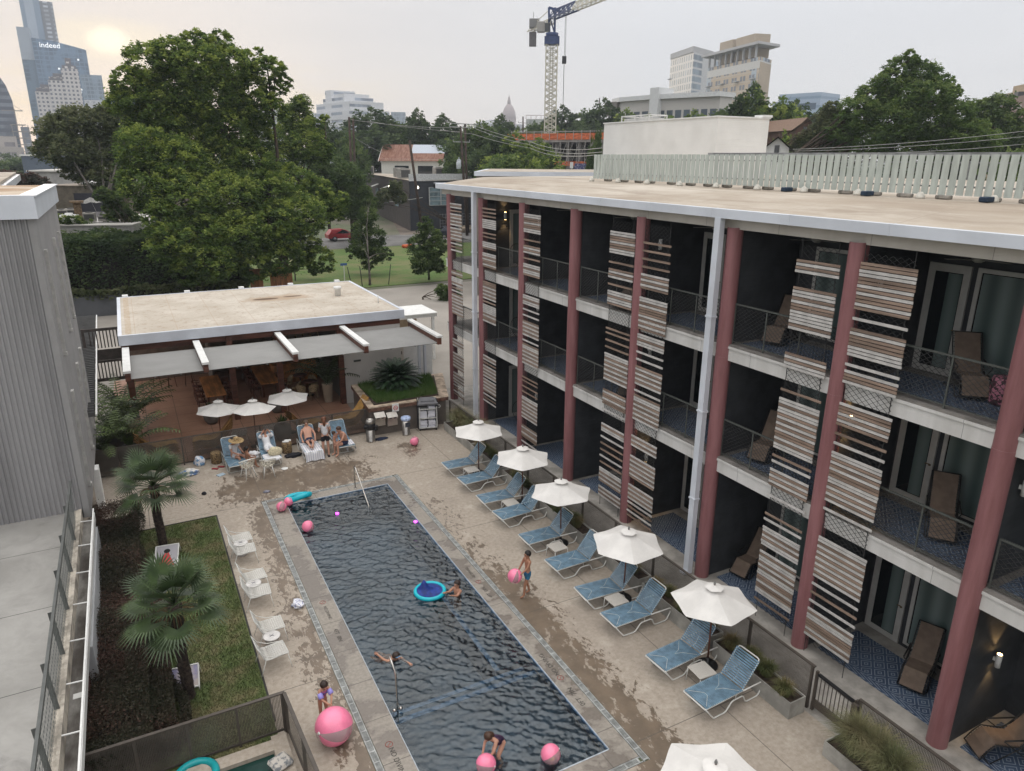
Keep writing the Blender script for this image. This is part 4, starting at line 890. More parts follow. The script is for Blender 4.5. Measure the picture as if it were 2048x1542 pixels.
# umbrellas
M_canv = mat('canvas', (.70,.68,.65), .85, .07, 1.5, .1, 30); M_pole = mat('umbrella_pole', (.13,.05,.03), .45, .2, 5)
def make_umbrella():
    t = thing('pool_umbrella', 'umbrella', 'umbrella', (0,0,0)); Rr, zt, zr = .98, 2.13, 1.74
    m = MB(); vs = []; F = []; nr = 6; ns = 48
    for i in range(nr+1):
        f = .1+(1-.1)*i/nr
        for j in range(ns):
            a = 2*math.pi*j/ns; ph = (a/(math.pi/3)) % 1; c = math.cos((ph-.5)*math.pi/3)*0+ (1-.15*math.sin(math.pi*ph)*(f**1.3)); r = Rr*f*c
            sag = -.035*math.sin(math.pi*f)+.02*math.sin(math.pi*ph)*f*-1; vs.append((r*math.cos(a), r*math.sin(a), zt+(zr-zt)*f+sag))
    for i in range(nr):
        for j in range(ns): F.append((i*ns+j, (i+1)*ns+j, (i+1)*ns+(j+1)%ns, i*ns+(j+1)%ns))
    m.add(vs, F, 0, False); m.build('canopy', M_canv, t)
    v = MB(); vs = []
    for i, (r, z) in enumerate(((.04,2.17),(.13,2.155),(.21,2.112))):
        for j in range(24): a = 2*math.pi*j/24; q = 1+.04*math.sin(a*6)*(i/2); vs.append((r*q*math.cos(a), r*q*math.sin(a), z+.004*math.sin(a*6+i)))
    v.add(vs, [(i*24+j,(i+1)*24+j,(i+1)*24+(j+1)%24,i*24+(j+1)%24) for i in range(2) for j in range(24)], 0, True).add([(.05*math.cos(2*math.pi*j/24),.05*math.sin(2*math.pi*j/24),2.17) for j in range(24)], [tuple(range(24))]); v.build('vent_cap', M_canv, t)
    MB().tube([(0,0,.06),(0,0,2.2)], .021, 10).build('pole', M_pole, t); MB().lathe([(.022,2.18),(.03,2.21),(.018,2.25),(.005,2.27)], (0,0,0), 10).build('finial', mat('finial_grey', (.2,.2,.19), .4), t)
    MB().lathe([(.24,0),(.25,.02),(.24,.06),(.05,.075),(.035,.24),(.03,.24)], (0,0,0), 24).build('base', mat('black_base', (.012,.012,.014), .4), t)
    for k in range(6): a = math.pi*k/3; MB().tube([(.02*math.cos(a),.02*math.sin(a),2.04),(Rr*.5*math.cos(a),Rr*.5*math.sin(a),1.84),(Rr*.95*math.cos(a),Rr*.95*math.sin(a),1.72)],.007,5).build('rib', M_pole, t)
    return t
UM = [(10.67,22.67,'over the farthest pair of blue loungers'),(10.96,19.75,'over the second pair of blue loungers'),(10.72,16.81,'in the middle of the row, over the third pair of loungers'),(10.68,13.51,'behind the boy with the ball, over the fourth pair of loungers'),(10.85,10.37,'over the nearest pair of loungers'),(7.3,6.6,'nearest, cut off by the bottom edge'),
      (2.32,29.9,'left of three by the bar fence'),(3.62,29.3,'middle of three by the bar fence'),(5.2,30.2,'right of three by the bar fence')]
um0 = make_umbrella(); SY = {0:0}
for k, (x, y, l) in enumerate(UM):
    lab = 'white market umbrella %s' % l
    if k == 0: um0.location = (x,y,0); um0.rotation_euler = (0,0,R(8)); um0['label'] = lab; um0['group'] = 'white umbrellas'
    else:
        u_ = dup(um0, (x,y,0), R((8,0,52,4,10,33,20,0,14)[k]), lab, 'white umbrellas', .94 if k > 5 else None); u_.rotation_euler.x = R((0,1.5,-1.2,2,-1.6,.8,1,-2,2)[k]); u_.rotation_euler.y = R((0,-1,1.4,0,1.2,-1,2,1,-1)[k])
# square perforated side tables
def perfn(nt, v, x, y, z):
    h = (((x/.022).frac()-.5).pw(2)+((y/.022).frac()-.5).pw(2)).lt(.10); return mixc(nt, h*.6, (.58,.55,.50), (.16,.14,.12))
t0 = thing('side_table', 't', 'side table'); MB().bev(-.24,-.24,.36,.24,.24,.385,.008).build('table_top', custom('perforated_top', perfn, .5), t0)
for a, b in ((-1,-1),(-1,1),(1,-1),(1,1)): MB().tube([(a*.22,b*.22,.36),(a*.24,b*.24,0)], .011, 6).build('leg', M_fr, t0)
for k, (x, y) in enumerate(((10.25,22.42),(10.3,19.37),(10.2,16.17),(10.18,13.13),(10.3,9.98))):
    lab = 'small square perforated side table between the %s pair of loungers' % ('farthest','second','third','fourth','nearest')[k]
    if k == 0: t0.location = (x,y,0); t0['label'] = lab; t0['group'] = 'square side tables'
    else: dup(t0, (x,y,0), R(rnd.uniform(-5,5)), lab, 'square side tables')
tc = thing('side_table', 'small side table crowded with things between the reclining man and the standing woman', 'side table', (6.05,27.5,0)); MB().bev(-.25,-.25,.36,.25,.25,.385,.008).build('table_top', MATS['perforated_top'], tc)
for a, b in ((-1,-1),(-1,1),(1,-1),(1,1)): MB().tube([(a*.22,b*.22,.36),(a*.24,b*.24,0)], .011, 6).build('leg', M_fr, tc)
# white wire lounge chairs, facing the pool
M_wirep = custom('wire_weave', lambda nt,v,x,y,z: (mixc(nt, .0, (.62,.60,.56), (.6,.6,.6)), None, None, (((x-z)/.024).frac()-.5).abs().gt(.33).mx(((y/.024).frac()-.5).abs().gt(.33))), .5)
def make_wire_chair():
    t = thing('wire_chair', 'c', 'chair'); w = .26; sh = MB()
    path = [(.34,.40),(.1,.385),(-.12,.37),(-.2,.40),(-.25,.5),(-.30,.64),(-.36,.80)]
    def curve(u): i = min(int(u*(len(path)-1)), len(path)-2); f = u*(len(path)-1)-i; return path[i][0]+(path[i+1][0]-path[i][0])*f, path[i][1]+(path[i+1][1]-path[i][1])*f
    for part, u0, u1, nm in ((0,0,.5,'seat'),(1,.5,1,'backrest')):
        m = MB()
        for k in range(15):
            y = -w+2*w*k/14; m.tube([(*[curve(u0+(u1-u0)*q/4)[0]],y,curve(u0+(u1-u0)*q/4)[1]) for q in range(5)], .006, 3)
        for k in range(15 if not part else 11):
            x, z = curve(u0+(u1-u0)*k/(14 if not part else 10)); m.tube([(x,-w,z),(x,w,z)], .006, 3)
        a, b = curve(u0), curve(u1); pp = [curve(u0+(u1-u0)*q/5) for q in range(6)]
        m.tube([(p[0],-w,p[1]) for p in pp], .010, 6).tube([(p[0],w,p[1]) for p in pp], .010, 6).tube([(pp[0][0],-w,pp[0][1]),(pp[0][0],w,pp[0][1])] if not part else [(pp[-1][0],-w,pp[-1][1]),(pp[-1][0],w,pp[-1][1])], .010, 6)
        for (xa,za),(xb,zb) in zip(pp, pp[1:]): m.add([(xa,-w,za),(xa,w,za),(xb,w,zb),(xb,-w,zb)], [(0,1,2,3)], 1)
        m.build(nm, [M_fr, M_wirep], t)
    for s_ in (-1,1):
        MB().tube([(.32,s_*w,.39),(.38,s_*(w+.05),0)], .009, 6).build('leg', M_fr, t); MB().tube([(-.18,s_*w,.39),(-.33,s_*(w+.04),0)], .009, 6).build('leg', M_fr, t)
        MB().tube([(.33,s_*w,.39),(-.02,s_*(w+.03),.43),(-.24,s_*(w+.04),.56),(-.33,s_*w,.74)], .009, 6).build('arm', M_fr, t)
    return t
wc0 = make_wire_chair(); CP = [(1.80,21.02,'farthest, behind the farthest round table'),(1.80,20.28,'in front of the farthest round table'),(1.82,18.68,'behind the middle round table'),(1.80,17.85,'in front of the middle round table'),(1.82,16.2,'behind the nearest round table'),(1.69,15.15,'in front of the nearest round table, nearest the viewer')]
for k, (x, y, l) in enumerate(CP):
    if k == 0: wc0.location = (x,y,0); wc0.rotation_euler = (0,0,R(3)); wc0['label'] = 'white wire chair %s' % l; wc0['group'] = 'white wire chairs on the west side'
    else: dup(wc0, (x,y,0), R((3,-2,4,-3,2,5)[k]), 'white wire chair %s' % l, 'white wire chairs on the west side')
rt = thing('round_table', 'r', 'side table'); MB().lathe([(.12,0),(.14,.02),(.17,.38),(.20,.385),(.20,.41),(.19,.415)], (0,0,0), 28).build('drum', mat('white_powder', (.62,.60,.58), .5), rt)
MB().bar((-.05,-.04,.418),(.05,.04,.418),.012,.004).bar((-.05,.04,.418),(.05,-.04,.418),.012,.004).build('cross_mark', mat('mark_dark', (.08,.08,.1)), rt)
for k, (x, y) in enumerate(((1.80,20.68),(1.79,18.27),(1.81,15.72))):
    lab = 'small round white drum table between the %s pair of wire chairs' % ('farthest','middle','nearest')[k]
    if k == 0: rt.location = (x,y,0); rt['label'] = lab; rt['group'] = 'round drum tables'
    else: dup(rt, (x,y,0), 0, lab, 'round drum tables')
# branch-patterned white armchairs
def branchfn(nt, v, x, y, z):
    vo = nt.nodes.new('ShaderNodeTexVoronoi'); vo.feature = 'DISTANCE_TO_EDGE'; vo.inputs['Scale'].default_value = 13; nt.links.new(v, vo.inputs['Vector'])
    d = X(nt, vo.outputs['Distance']); return mixc(nt, .0, (.66,.62,.52), (.6,.6,.5)), None, None, d.lt(.085)
M_branch = custom('branch_shell', branchfn, .5)
def shell_chair(lab, x, y, rz):
    t = thing('openwork_armchair', lab, 'chair', (x,y,0), rz, 'white openwork armchairs'); vs = []; n = 22
    for i, (r, z) in enumerate(((.02,.40),(.17,.41),(.23,.46),(.27,.56),(.30,.66))):
        for j in range(n): a = 2*math.pi*j/n; up = 1+.55*max(0, math.cos(a))*(i/4)-.35*max(0,-math.cos(a))*(i/4); vs.append((r*math.sin(a), r*math.cos(a)*.95, .40+(z-.40)*up))
    m = MB().add(vs, [(i*n+j,i*n+(j+1)%n,(i+1)*n+(j+1)%n,(i+1)*n+j) for i in range(4) for j in range(n)], 0, True); m.build('shell', M_branch, t)
    MB().tube(vs[4*n:], .014, 6, closed=True).build('rim', M_fr, t)
    for a, b in ((-1,-1),(-1,1),(1,-1),(1,1)): MB().tube([(a*.13,b*.13,.42),(a*.21,b*.22,0)], [.02,.012], 6).build('leg', M_fr, t)
shell_chair('white openwork armchair on the left, facing the straw hat woman', 2.85, 26.35, R(200)); shell_chair('white openwork armchair on the right, at the foot of the robed woman', 3.55, 26.1, R(175))
# ochre stacked loungers behind the fence
M_och = mat('ochre_mesh', (.36,.20,.055), .7, .15, 5)
def stack(lab, x, y, rz, n=4):
    for q in range(n):
        t = thing('ochre_lounger', '%s, %s' % (lab, ('bottom','second from the bottom','third from the bottom','top of its stack')[q]), 'lounger', (x,y,q*.11), rz, 'ochre loungers stacked behind the bar fence')
        pr = [(.75,.30),(.45,.38),(.15,.33),(-.1,.36),(-.35,.55),(-.62,.88),(-.80,1.12)]; m = MB()
        for (x0,z0),(x1,z1) in zip(pr, pr[1:]): m.add([(x0,-.28,z0),(x0,.28,z0),(x1,.28,z1),(x1,-.28,z1),(x0,-.28,z0-.02),(x0,.28,z0-.02),(x1,.28,z1-.02),(x1,-.28,z1-.02)], [(0,1,2,3),(7,6,5,4),(0,3,7,4),(1,5,6,2)])
        m.build('sling', M_och, t); f = MB()
        for s_ in (-1,1): f.tube([(x,s_*.29,z-.01) for x,z in pr], .014, 5)
        if q == 0:
            for s_ in (-1,1): f.tube([(.6,s_*.29,.33),(.45,s_*.29,0),(-.35,s_*.29,0),(-.25,s_*.29,.4)], .014, 5)
        f.build('frame', mat('ochre_frame', (.26,.13,.04), .5), t)
stack('ochre sling lounger behind the fence at far left', -.05, 29.55, R(12)); stack('ochre sling lounger behind the fence, second stack from left', 2.0, 29.45, R(170))
stack('ochre sling lounger behind the fence by the reclining man', 5.75, 29.6, R(20), 3); stack('ochre sling lounger beside the raised planter', 7.62, 29.35, R(190), 4)
# woven drum stools and small things on the deck
M_rat = custom('rattan_weave', lambda nt,v,x,y,z: mixc(nt, noise(nt,v,22,3).sm(.42,.55), (.07,.045,.025), (.26,.18,.09)), .9)
def drum(lab, x, y, z=0, m_=None, r=.2, h=.46): t = tag(MB().lathe([(r*.9,0),(r,.05),(r*1.02,h*.5),(r,h-.05),(r*.9,h)], (0,0,0), 20).build('drum_stool', m_ or M_rat, None, (x,y,z)), lab, 'stool'); return t
drum('woven rattan drum stool by the left end of the fence', 1.95, 28.3); drum('woven rattan drum stool with white sandals between robed woman and man', 4.62, 28.1)
pnk = custom('pink_lattice', lambda nt,v,x,y,z: mixc(nt, noise(nt,v,11,2).sm(.48,.52), (.42,.16,.22), (.06,.02,.03)), .6)
drum('pink patterned drum stool on the top balcony nearest the viewer', 14.75, 7.25, 6.96, pnk, .23, .55); drum('cream patterned drum stool on the middle balcony near the far end', 14.2, 25.5, 3.83, custom('cream_lattice', lambda nt,v,x,y,z: mixc(nt, noise(nt,v,11,2).sm(.48,.52), (.55,.45,.28), (.1,.08,.05)), .6))
drum('grey patterned drum stool on the ground patio beside the brown lounger', 14.9, 7.0, .03, custom('grey_lattice', lambda nt,v,x,y,z: mixc(nt, noise(nt,v,11,2).sm(.48,.52), (.35,.34,.32), (.05,.05,.05)), .6))
def soft(name, lab, cat, c, s, m_, seed=0, amp=.25, n=18, mm=12):
    "crumpled cloth lump"
    q = MB().ball((0,0,0), 1, n, mm); g = np.random.default_rng(seed); ph = g.uniform(0,6,(6,)); v = []
    for (x,y,z) in q.v:
        k = 1+amp*(math.sin(x*5+ph[0])*math.sin(y*6+ph[1])+math.sin(z*7+ph[2]+x*3)*.6+.5*math.sin(y*11+ph[3]+z*4)); v.append((x*s[0]*k, y*s[1]*k, max(z,-.5)*s[2]*k+s[2]*.5))
    q.v = v; return tag(q.build(name, m_, None, c), lab, cat)
M_wcl = mat('white_cloth', (.68,.68,.70), .9, .08, 6); M_blk = mat('black_cloth', (.015,.015,.02), .9); M_nav = mat('navy_cloth', (.02,.028,.06), .9, .3, 5)
soft('towel', 'crumpled white and blue cloth on the deck by the west drain', 'towel', (2.74,17.28,0), (.14,.18,.1), custom('cloth_print', lambda nt,v,x,y,z: mixc(nt, noise(nt,v,16,2).sm(.55,.6)*.7, (.68,.68,.72), (.08,.1,.3)), .9), 3)
soft('clothes_pile', 'dark clothes dropped on the deck by the chrome bin', 'clothes', (8.45,27.72,0), (.3,.12,.06), M_nav, 4); soft('clothes_pile', 'dark bag and clothes on the deck behind the robed woman', 'clothes', (4.75,27.6,0), (.3,.18,.08), M_blk, 5)
soft('clothes_pile', 'white and blue cloth heap between straw hat woman and robed woman', 'clothes', (3.25,27.7,.2), (.25,.2,.16), M_wcl, 6); soft('carrier_bag', 'white and blue shopping bag against the bar fence', 'bag', (1.35,28.35,0), (.2,.13,.26), custom('bag_print', lambda nt,v,x,y,z: mixc(nt, noise(nt,v,8,2).sm(.5,.55), (.65,.66,.7), (.15,.3,.5)), .6), 7, .12)
soft('clothes_pile', 'pale clothes and towels heaped beside the far palm', 'clothes', (.9,27.6,0), (.35,.22,.12), custom('mixed_cloth', lambda nt,v,x,y,z: mixc(nt, noise(nt,v,7,2).sm(.45,.6), (.66,.64,.6), (.12,.2,.4)), .9), 8)
soft('rag', 'small grey rag on the wet deck near the turquoise ring', 'cloth', (3.22,24.72,0), (.12,.07,.04), mat('grey_cloth', (.25,.25,.3), .9), 9)
soft('cap', 'small dark and white cap on the deck beyond the lawn', 'cap', (1.22,25.55,0), (.08,.08,.07), M_blk, 10, .1)
for x, y in ((1.82,27.68),(2.05,27.78)): tag(MB().bev(-.05,-.13,0,.05,.13,.035,.012).build('sandal', mat('red_rubber', (.28,.02,.03), .5), None, (x,y,0), R(60)), 'red sandal on the deck, %s of the pair' % ('left' if x < 1.9 else 'right'), 'sandal', 'pair of red sandals')
tag(MB().bev(-.14,-.1,0,.14,.1,.03,.006).build('book', mat('pale_blue_card', (.4,.5,.58), .6), None, (1.95,27.0,0), R(25)), 'pale blue book lying on the deck in front of the red sandals', 'book')
tag(MB().lathe([(.12,0),(.13,.02),(.12,.025)],(0,0,0),20).build('plate', M_white, None, (4.2,26.5,0)), 'round white lid on the wet deck beside the right armchair', 'plate')
for x, y in ((4.58,28.05),(4.68,28.15)): tag(MB().bev(-.05,-.13,0,.05,.13,.06,.02).build('sandal', M_white, None, (x,y,.465), R(75)), 'white sandal on the rattan drum stool, %s' % ('nearer' if y < 28.1 else 'farther'), 'sandal', 'white sandals on the drum stool')
bottle = MB().lathe([(.035,0),(.035,.16),(.013,.2),(.013,.23)],(0,0,0),10).mesh('bottle', mat('bottle_blue', (.08,.2,.38), .15))
for k, (x, y) in enumerate(((5.95,27.6),(6.1,27.4),(6.15,27.62))): tag(mkobj('bottle', bottle, None, (x,y,.385)), 'small blue bottle on the crowded side table, %s' % ('left','front right','back right')[k], 'bottle', 'bottles on the crowded table')
soft('tote_bag', 'big cream straw tote bag on the robed woman\'s lounger', 'bag', (4.0,27.08,.42), (.27,.13,.22), mat('cream_straw', (.62,.55,.38), .9, .2, 20), 11, .06)
# draped striped towels
def drape(lab, x0, x1, y0, y1, z, side, front, group=None, mt=None):
    m = MB(); nx_, ny_ = 16, 22; pts = []
    u0, u1 = x0-side, x1+side; v0, v1 = y0-front, y1
    for j in range(ny_+1):
        for i in range(nx_+1):
            u = u0+(u1-u0)*i/nx_; v = v0+(v1-v0)*j/ny_; dz = 0; x, y = u, v
            if u < x0: dz -= (x0-u); x = x0-.04-(x0-u)*.12
            if u > x1: dz -= (u-x1); x = x1+.04+(u-x1)*.12
            if v < y0: dz -= (y0-v); y = y0-.05-(y0-v)*.12+.02*math.sin(u*17)
            pts.append((x+.006*math.sin(v*23), y, max(.012, z+dz+.008*math.sin(u*19+v*11)+.006*math.sin(v*27))))
    m.add(pts, [(j*(nx_+1)+i, j*(nx_+1)+i+1, (j+1)*(nx_+1)+i+1, (j+1)*(nx_+1)+i) for j in range(ny_) for i in range(nx_)], 0, True)
    return tag(m.build('beach_towel', mt or M_tow), lab, 'towel')
drape('white towel with navy stripes draped over the reclining man\'s lounger', 5.12, 5.74, 26.75, 27.8, .405, .12, .36)
drape('white towel hanging over the foot of the robed woman\'s lounger', 3.56, 4.14, 26.76, 27.3, .41, .08, .06, mt=M_wcl)
drape('white striped towel hanging off the seated man\'s lounger', 6.85, 7.05, 26.85, 27.3, .42, .3, .02)
# zero gravity sling loungers on the balconies
M_sling = mat('taupe_sling', (.17,.125,.095), .8, .12, 5); M_bm = mat('black_tube', (.014,.014,.014), .4)
def make_zg():
    t = thing('folding_lounger', 'z', 'folding lounger'); pr = [(.62,.10),(.50,.30),(.36,.46),(.12,.43),(-.10,.42),(-.30,.66),(-.52,.98),(-.62,1.14)]; m = MB(); w = .24
    for (x0,z0),(x1,z1) in zip(pr, pr[1:]): m.add([(x0,-w,z0),(x0,w,z0),(x1,w,z1),(x1,-w,z1),(x0,-w,z0-.012),(x0,w,z0-.012),(x1,w,z1-.012),(x1,-w,z1-.012)], [(0,1,2,3),(7,6,5,4),(0,3,7,4),(1,5,6,2)])
    m.build('sling', M_sling, t); f = MB()
    for s_ in (-1,1):
        y = s_*(w+.035); f.tube([(x,y,z) for x,z in pr], .013, 6).tube([(.42,y+.02*s_,.02),(-.35,y+.02*s_,.60)], .012, 6).tube([(-.45,y+.03*s_,.02),(.25,y+.03*s_,.58)], .012, 6).tube([(.25,y+.03*s_,.60),(-.32,y+.03*s_,.64)], .018, 6)
        for k in range(26):
            u = k/25*(len(pr)-1); i = min(int(u), len(pr)-2); a = u-i; x, z = pr[i][0]+(pr[i+1][0]-pr[i][0])*a, pr[i][1]+(pr[i+1][1]-pr[i][1])*a
            f.bar((x, s_*(w-.01), z+.003), (x+.012, y, z+.003), .008)
    f.tube([(.44,-w-.05,.02),(.44,w+.05,.02)], .012, 6).tube([(-.47,-w-.06,.02),(-.47,w+.06,.02)], .012, 6).tube([(.62,-w-.03,.1),(.62,w+.03,.1)], .013, 6).tube([(-.62,-w-.03,1.14),(-.62,w+.03,1.14)], .013, 6); f.build('frame', M_bm, t); return t
ZG = [(14.85,7.75,.035,200,'on the ground patio left of the nearest column'),(14.3,5.55,.035,150,'on the ground patio right of the nearest column'),(14.75,7.9,3.835,215,'on the middle balcony nearest the viewer'),(14.85,8.0,6.965,225,'on the top balcony nearest the viewer'),
      (14.75,12.8,6.965,200,'on the top balcony right of the near downpipe'),(14.5,12.6,3.835,200,'on the middle balcony right of the near downpipe'),(14.8,12.9,.035,190,'on the ground patio right of the near downpipe'),(14.9,14.1,6.965,190,'on the top balcony behind the near downpipe'),(14.9,14.15,3.835,190,'on the middle balcony behind the near downpipe'),(14.9,14.2,.035,190,'on the ground patio behind the near downpipe'),(14.8,19.0,6.965,200,'on the top balcony behind the fifth screen'),(14.6,18.6,3.835,200,'on the middle balcony behind the screens'),(14.8,18.2,.035,200,'on the ground patio behind the screens')]
zg0 = make_zg()
for k, (x, y, z, a, l) in enumerate(ZG):
    lab = 'taupe folding lounger %s' % l
    if k == 0: zg0.location = (x,y,z); zg0.rotation_euler = (0,0,R(a)); zg0['label'] = lab; zg0['group'] = 'taupe folding loungers'
    else: dup(zg0, (x,y,z), R(a), lab, 'taupe folding loungers')
# black string chairs with low tables on the far balconies
def make_string():
    t = thing('string_chair', 's', 'chair'); m = MB(); rim = []
    for k in range(24): a = 2*math.pi*k/24; rim.append(Vector((.42*math.sin(a), .30*math.cos(a)+.1, .62+.42*math.cos(a))))
    m.tube(rim, .012, 5, closed=True); c = Vector((0,-.12,.36))
    for p in rim: m.tube([p, (p+c)/2+Vector((0,-.02,-.08)), c], .005, 3)
    m.build('shell', M_bm, t)
    l = MB().tube([(-.3,.1,0),(0,-.1,.36),(.3,.1,0)], .012, 5).tube([(-.2,-.35,0),(0,-.1,.36),(.2,-.35,0)], .012, 5); l.build('base', M_bm, t); return t
st0 = make_string(); lt0 = thing('low_table', 'l', 'table'); MB().lathe([(.28,.40),(.28,.43)],(0,0,0),20).build('table_top', M_wood, lt0); MB().tube([(0,0,0),(0,0,.4)],.03,8).build('leg', M_bm, lt0)
ST = [(14.7,26.9,6.96,'top balcony'),(14.6,26.6,3.83,'middle balcony'),(14.6,26.4,.03,'ground patio')]
for k, (x, y, z, f) in enumerate(ST):
    a = 'black string chair on the %s near the far end, rear one' % f; b = 'black string chair on the %s near the far end, front one' % f; c = 'round wooden low table between string chairs on the %s' % f
    if k == 0: st0.location = (x,y,z); st0['label'] = a; st0['group'] = 'black string chairs'; lt0.location = (x,y-.7,z); lt0['label'] = c; lt0['group'] = 'low wooden tables on the balconies'
    else: dup(st0,(x,y,z),0,a,'black string chairs'); dup(lt0,(x,y-.7,z),0,c,'low wooden tables on the balconies')
    dup(st0, (x+.1,y-1.5,z), R(170), b, 'black string chairs')
# bar furniture
def make_chair():
    t = thing('dining_chair', 'd', 'chair'); MB().lathe([(.2,.43),(.21,.45),(.2,.47)],(0,0,0),14).build('seat', M_brn, t)
    b_ = MB().tube([(-.2,-.1,.70),(-.22,.05,.72),(-.16,.2,.74),(0,.24,.76),(.16,.2,.74),(.22,.05,.72),(.2,-.1,.70)], .018, 5)
    for x, y in ((-.2,0),(-.15,.18),(0,.23),(.15,.18),(.2,0)): b_.tube([(x*.9,y*.85,.45),(x,y,.72)], .012, 4)
    b_.build('backrest', mat('red_rattan', (.16,.055,.035), .6, .3, 8), t)
    for a, c in ((-.15,-.15),(.15,-.15),(-.15,.15),(.15,.15)): MB().tube([(a,c,.45),(a*1.2,c*1.2,0)], .014, 5).build('leg', M_brn, t)
    return t
dc0 = make_chair(); first = True
for ti, (tx, ty, nm) in enumerate(((2.75,36.3,'left'),(5.35,37.2,'right'))):
    t = thing('long_table', 'long honey wood table on the %s inside the bar' % nm, 'table', (tx,ty,.03), 0, 'long wooden tables in the bar'); MB().bev(-.45,-1.75,.72,.45,1.75,.78,.01).build('table_top', M_wood, t)
    for a, b in ((-.35,-1.5),(.35,-1.5),(-.35,1.5),(.35,1.5)): MB().box(a-.05,b-.05,0,a+.05,b+.05,.72).build('leg', M_brn, t)
    for s_ in (-1,1):
        for k in range(4):
            lab = 'red brown rattan chair at the %s long table, %s side, %s' % (nm, 'left' if s_ < 0 else 'right', ('nearest','second','third','farthest')[k]); loc = (tx+s_*.62, ty-1.35+k*.85, .03)
            if first: dc0.location = loc; dc0.rotation_euler = (0,0,R(-90*s_)); dc0['label'] = lab; dc0['group'] = 'rattan chairs at the long tables'; first = False
            else: dup(dc0, loc, R(-90*s_), lab, 'rattan chairs at the long tables')
def bistro():
    t = thing('bistro_chair', 'b', 'chair'); w = mat('cane', (.44,.34,.20), .8, .3, 14)
    MB().lathe([(.2,.43),(.21,.46)],(0,0,0),14).build('seat', w, t); m = MB(); vs = []
    for j in range(11): a = math.pi*(j/10); x = .24*math.cos(a); y = .05+.2*math.sin(a); vs += [(x*.85,y*.85,.46),(x,y,.60+.24*math.sin(a))]
    m.add(vs, [(2*j,2*j+2,2*j+3,2*j+1) for j in range(10)], 0, True).tube([vs[2*j+1] for j in range(11)], .016, 5); m.build('backrest', w, t)
    for a, c in ((-.15,-.15),(.15,-.15),(-.15,.15),(.15,.15)): MB().tube([(a,c,.45),(a*1.25,c*1.25,0)], .014, 5).build('leg', w, t)
    return t
bc0 = bistro(); BC = [(7.15,34.3,0,'nearest the potted palm, in front'),(6.5,35.1,60,'left of the front round table'),(7.45,35.5,200,'behind the front round table'),(6.3,36.1,100,'left of the rear round table'),(7.1,37.0,180,'behind the rear round table'),(6.6,34.4,-20,'front left')]
for k, (x, y, a, l) in enumerate(BC):
    lab = 'cane bistro chair in the bar, %s' % l
    if k == 0: bc0.location = (x,y,.03); bc0.rotation_euler = (0,0,R(a+180)); bc0['label'] = lab; bc0['group'] = 'cane bistro chairs'
    else: dup(bc0, (x,y,.03), R(a+180), lab, 'cane bistro chairs')
for x, y, l in ((7.15,35.0,'front'),(6.95,36.3,'rear')):
    t = thing('bistro_table', '%s round brown bistro table among the cane chairs' % l, 'table', (x,y,.03), 0, 'round bistro tables'); MB().lathe([(.36,.71),(.36,.74)],(0,0,0),22).build('table_top', M_brn, t); MB().lathe([(.2,0),(.2,.02),(.025,.05),(.025,.71)],(0,0,0),10).build('leg', M_bm, t)
for k, (x, y) in enumerate(((.4,39.6),(1.1,39.6),(1.9,39.5),(4.0,39.3),(4.7,39.3))):
    t = thing('bar_stool', 'dark bar stool at the back wall of the bar, %s from the left' % ('first','second','third','fourth','fifth')[k], 'stool', (x,y,.03), 0, 'bar stools at the back'); MB().lathe([(.17,.72),(.18,.76)],(0,0,0),12).build('seat', M_wood, t)
    for a, c in ((-.12,-.12),(.12,-.12),(-.12,.12),(.12,.12)): MB().tube([(a,c,.73),(a*1.6,c*1.6,0)], .014, 5).build('leg', M_brn, t)
# two wire chairs and a table under the three umbrellas
for k, (x, y) in enumerate(((3.05,29.9),(4.1,29.8))): dup(wc0, (x,y,.03), R(90+k*20), 'white wire chair behind the fence under the middle umbrella, %s' % ('left','right')[k], 'white wire chairs behind the fence')
# game boards on the lawn
for k, (x, y, rz, lab) in enumerate(((-.22,21.2,R(-8),'slanted white framed lawn game board with a red pattern and round hole'),(-.2,15.35,R(-6),'slanted white framed lawn game board with a faded lilac print'))):
    t = thing('game_board', lab, 'game board', (x,y,0), rz); m = MB(); w, l = .31, .46 if k == 0 else .24; z0, z1 = .10, .34
    fr = [(-w,-l,z0),(w,-l,z0),(w,l,z1),(-w,l,z1)]
    for a, b in zip(fr, fr[1:]+fr[:1]): m.bar(a, b, .03, .03)
    for a in (-w, w): m.tube([(a,l,z1),(a*1.1,l+.08,0)], .012, 5).tube([(a,-l,z0),(a,-l-.02,0)], .012, 5)
    m.build('frame', M_fr, t)
    def bf(nt, v, x, y, z, k=k):
        if k == 0:
            r = (x*x_sq if 0 else x.pw(2)+(y-.22).pw(2)).lt(.0075); cone = (x.abs()-(y*-1+.3)*.32).lt(0)*(y-.22).lt(0); return mixc(nt, r, mixc(nt, cone, (.33,.32,.34), (.45,.05,.05)), (.01,.01,.01))
        return mixc(nt, noise(nt, v, 3, 3).sm(.35,.65), (.25,.24,.38), (.50,.44,.40))
    MB().add([(-w,-l,z0),(w,-l,z0),(w,l,z1),(-w,l,z1),(-w,-l,z0-.02),(w,-l,z0-.02),(w,l,z1-.02),(-w,l,z1-.02)],[(0,1,2,3),(7,6,5,4)]).build('panel', custom('board_print_%s' % ('a','b')[k], bf, .8), t)
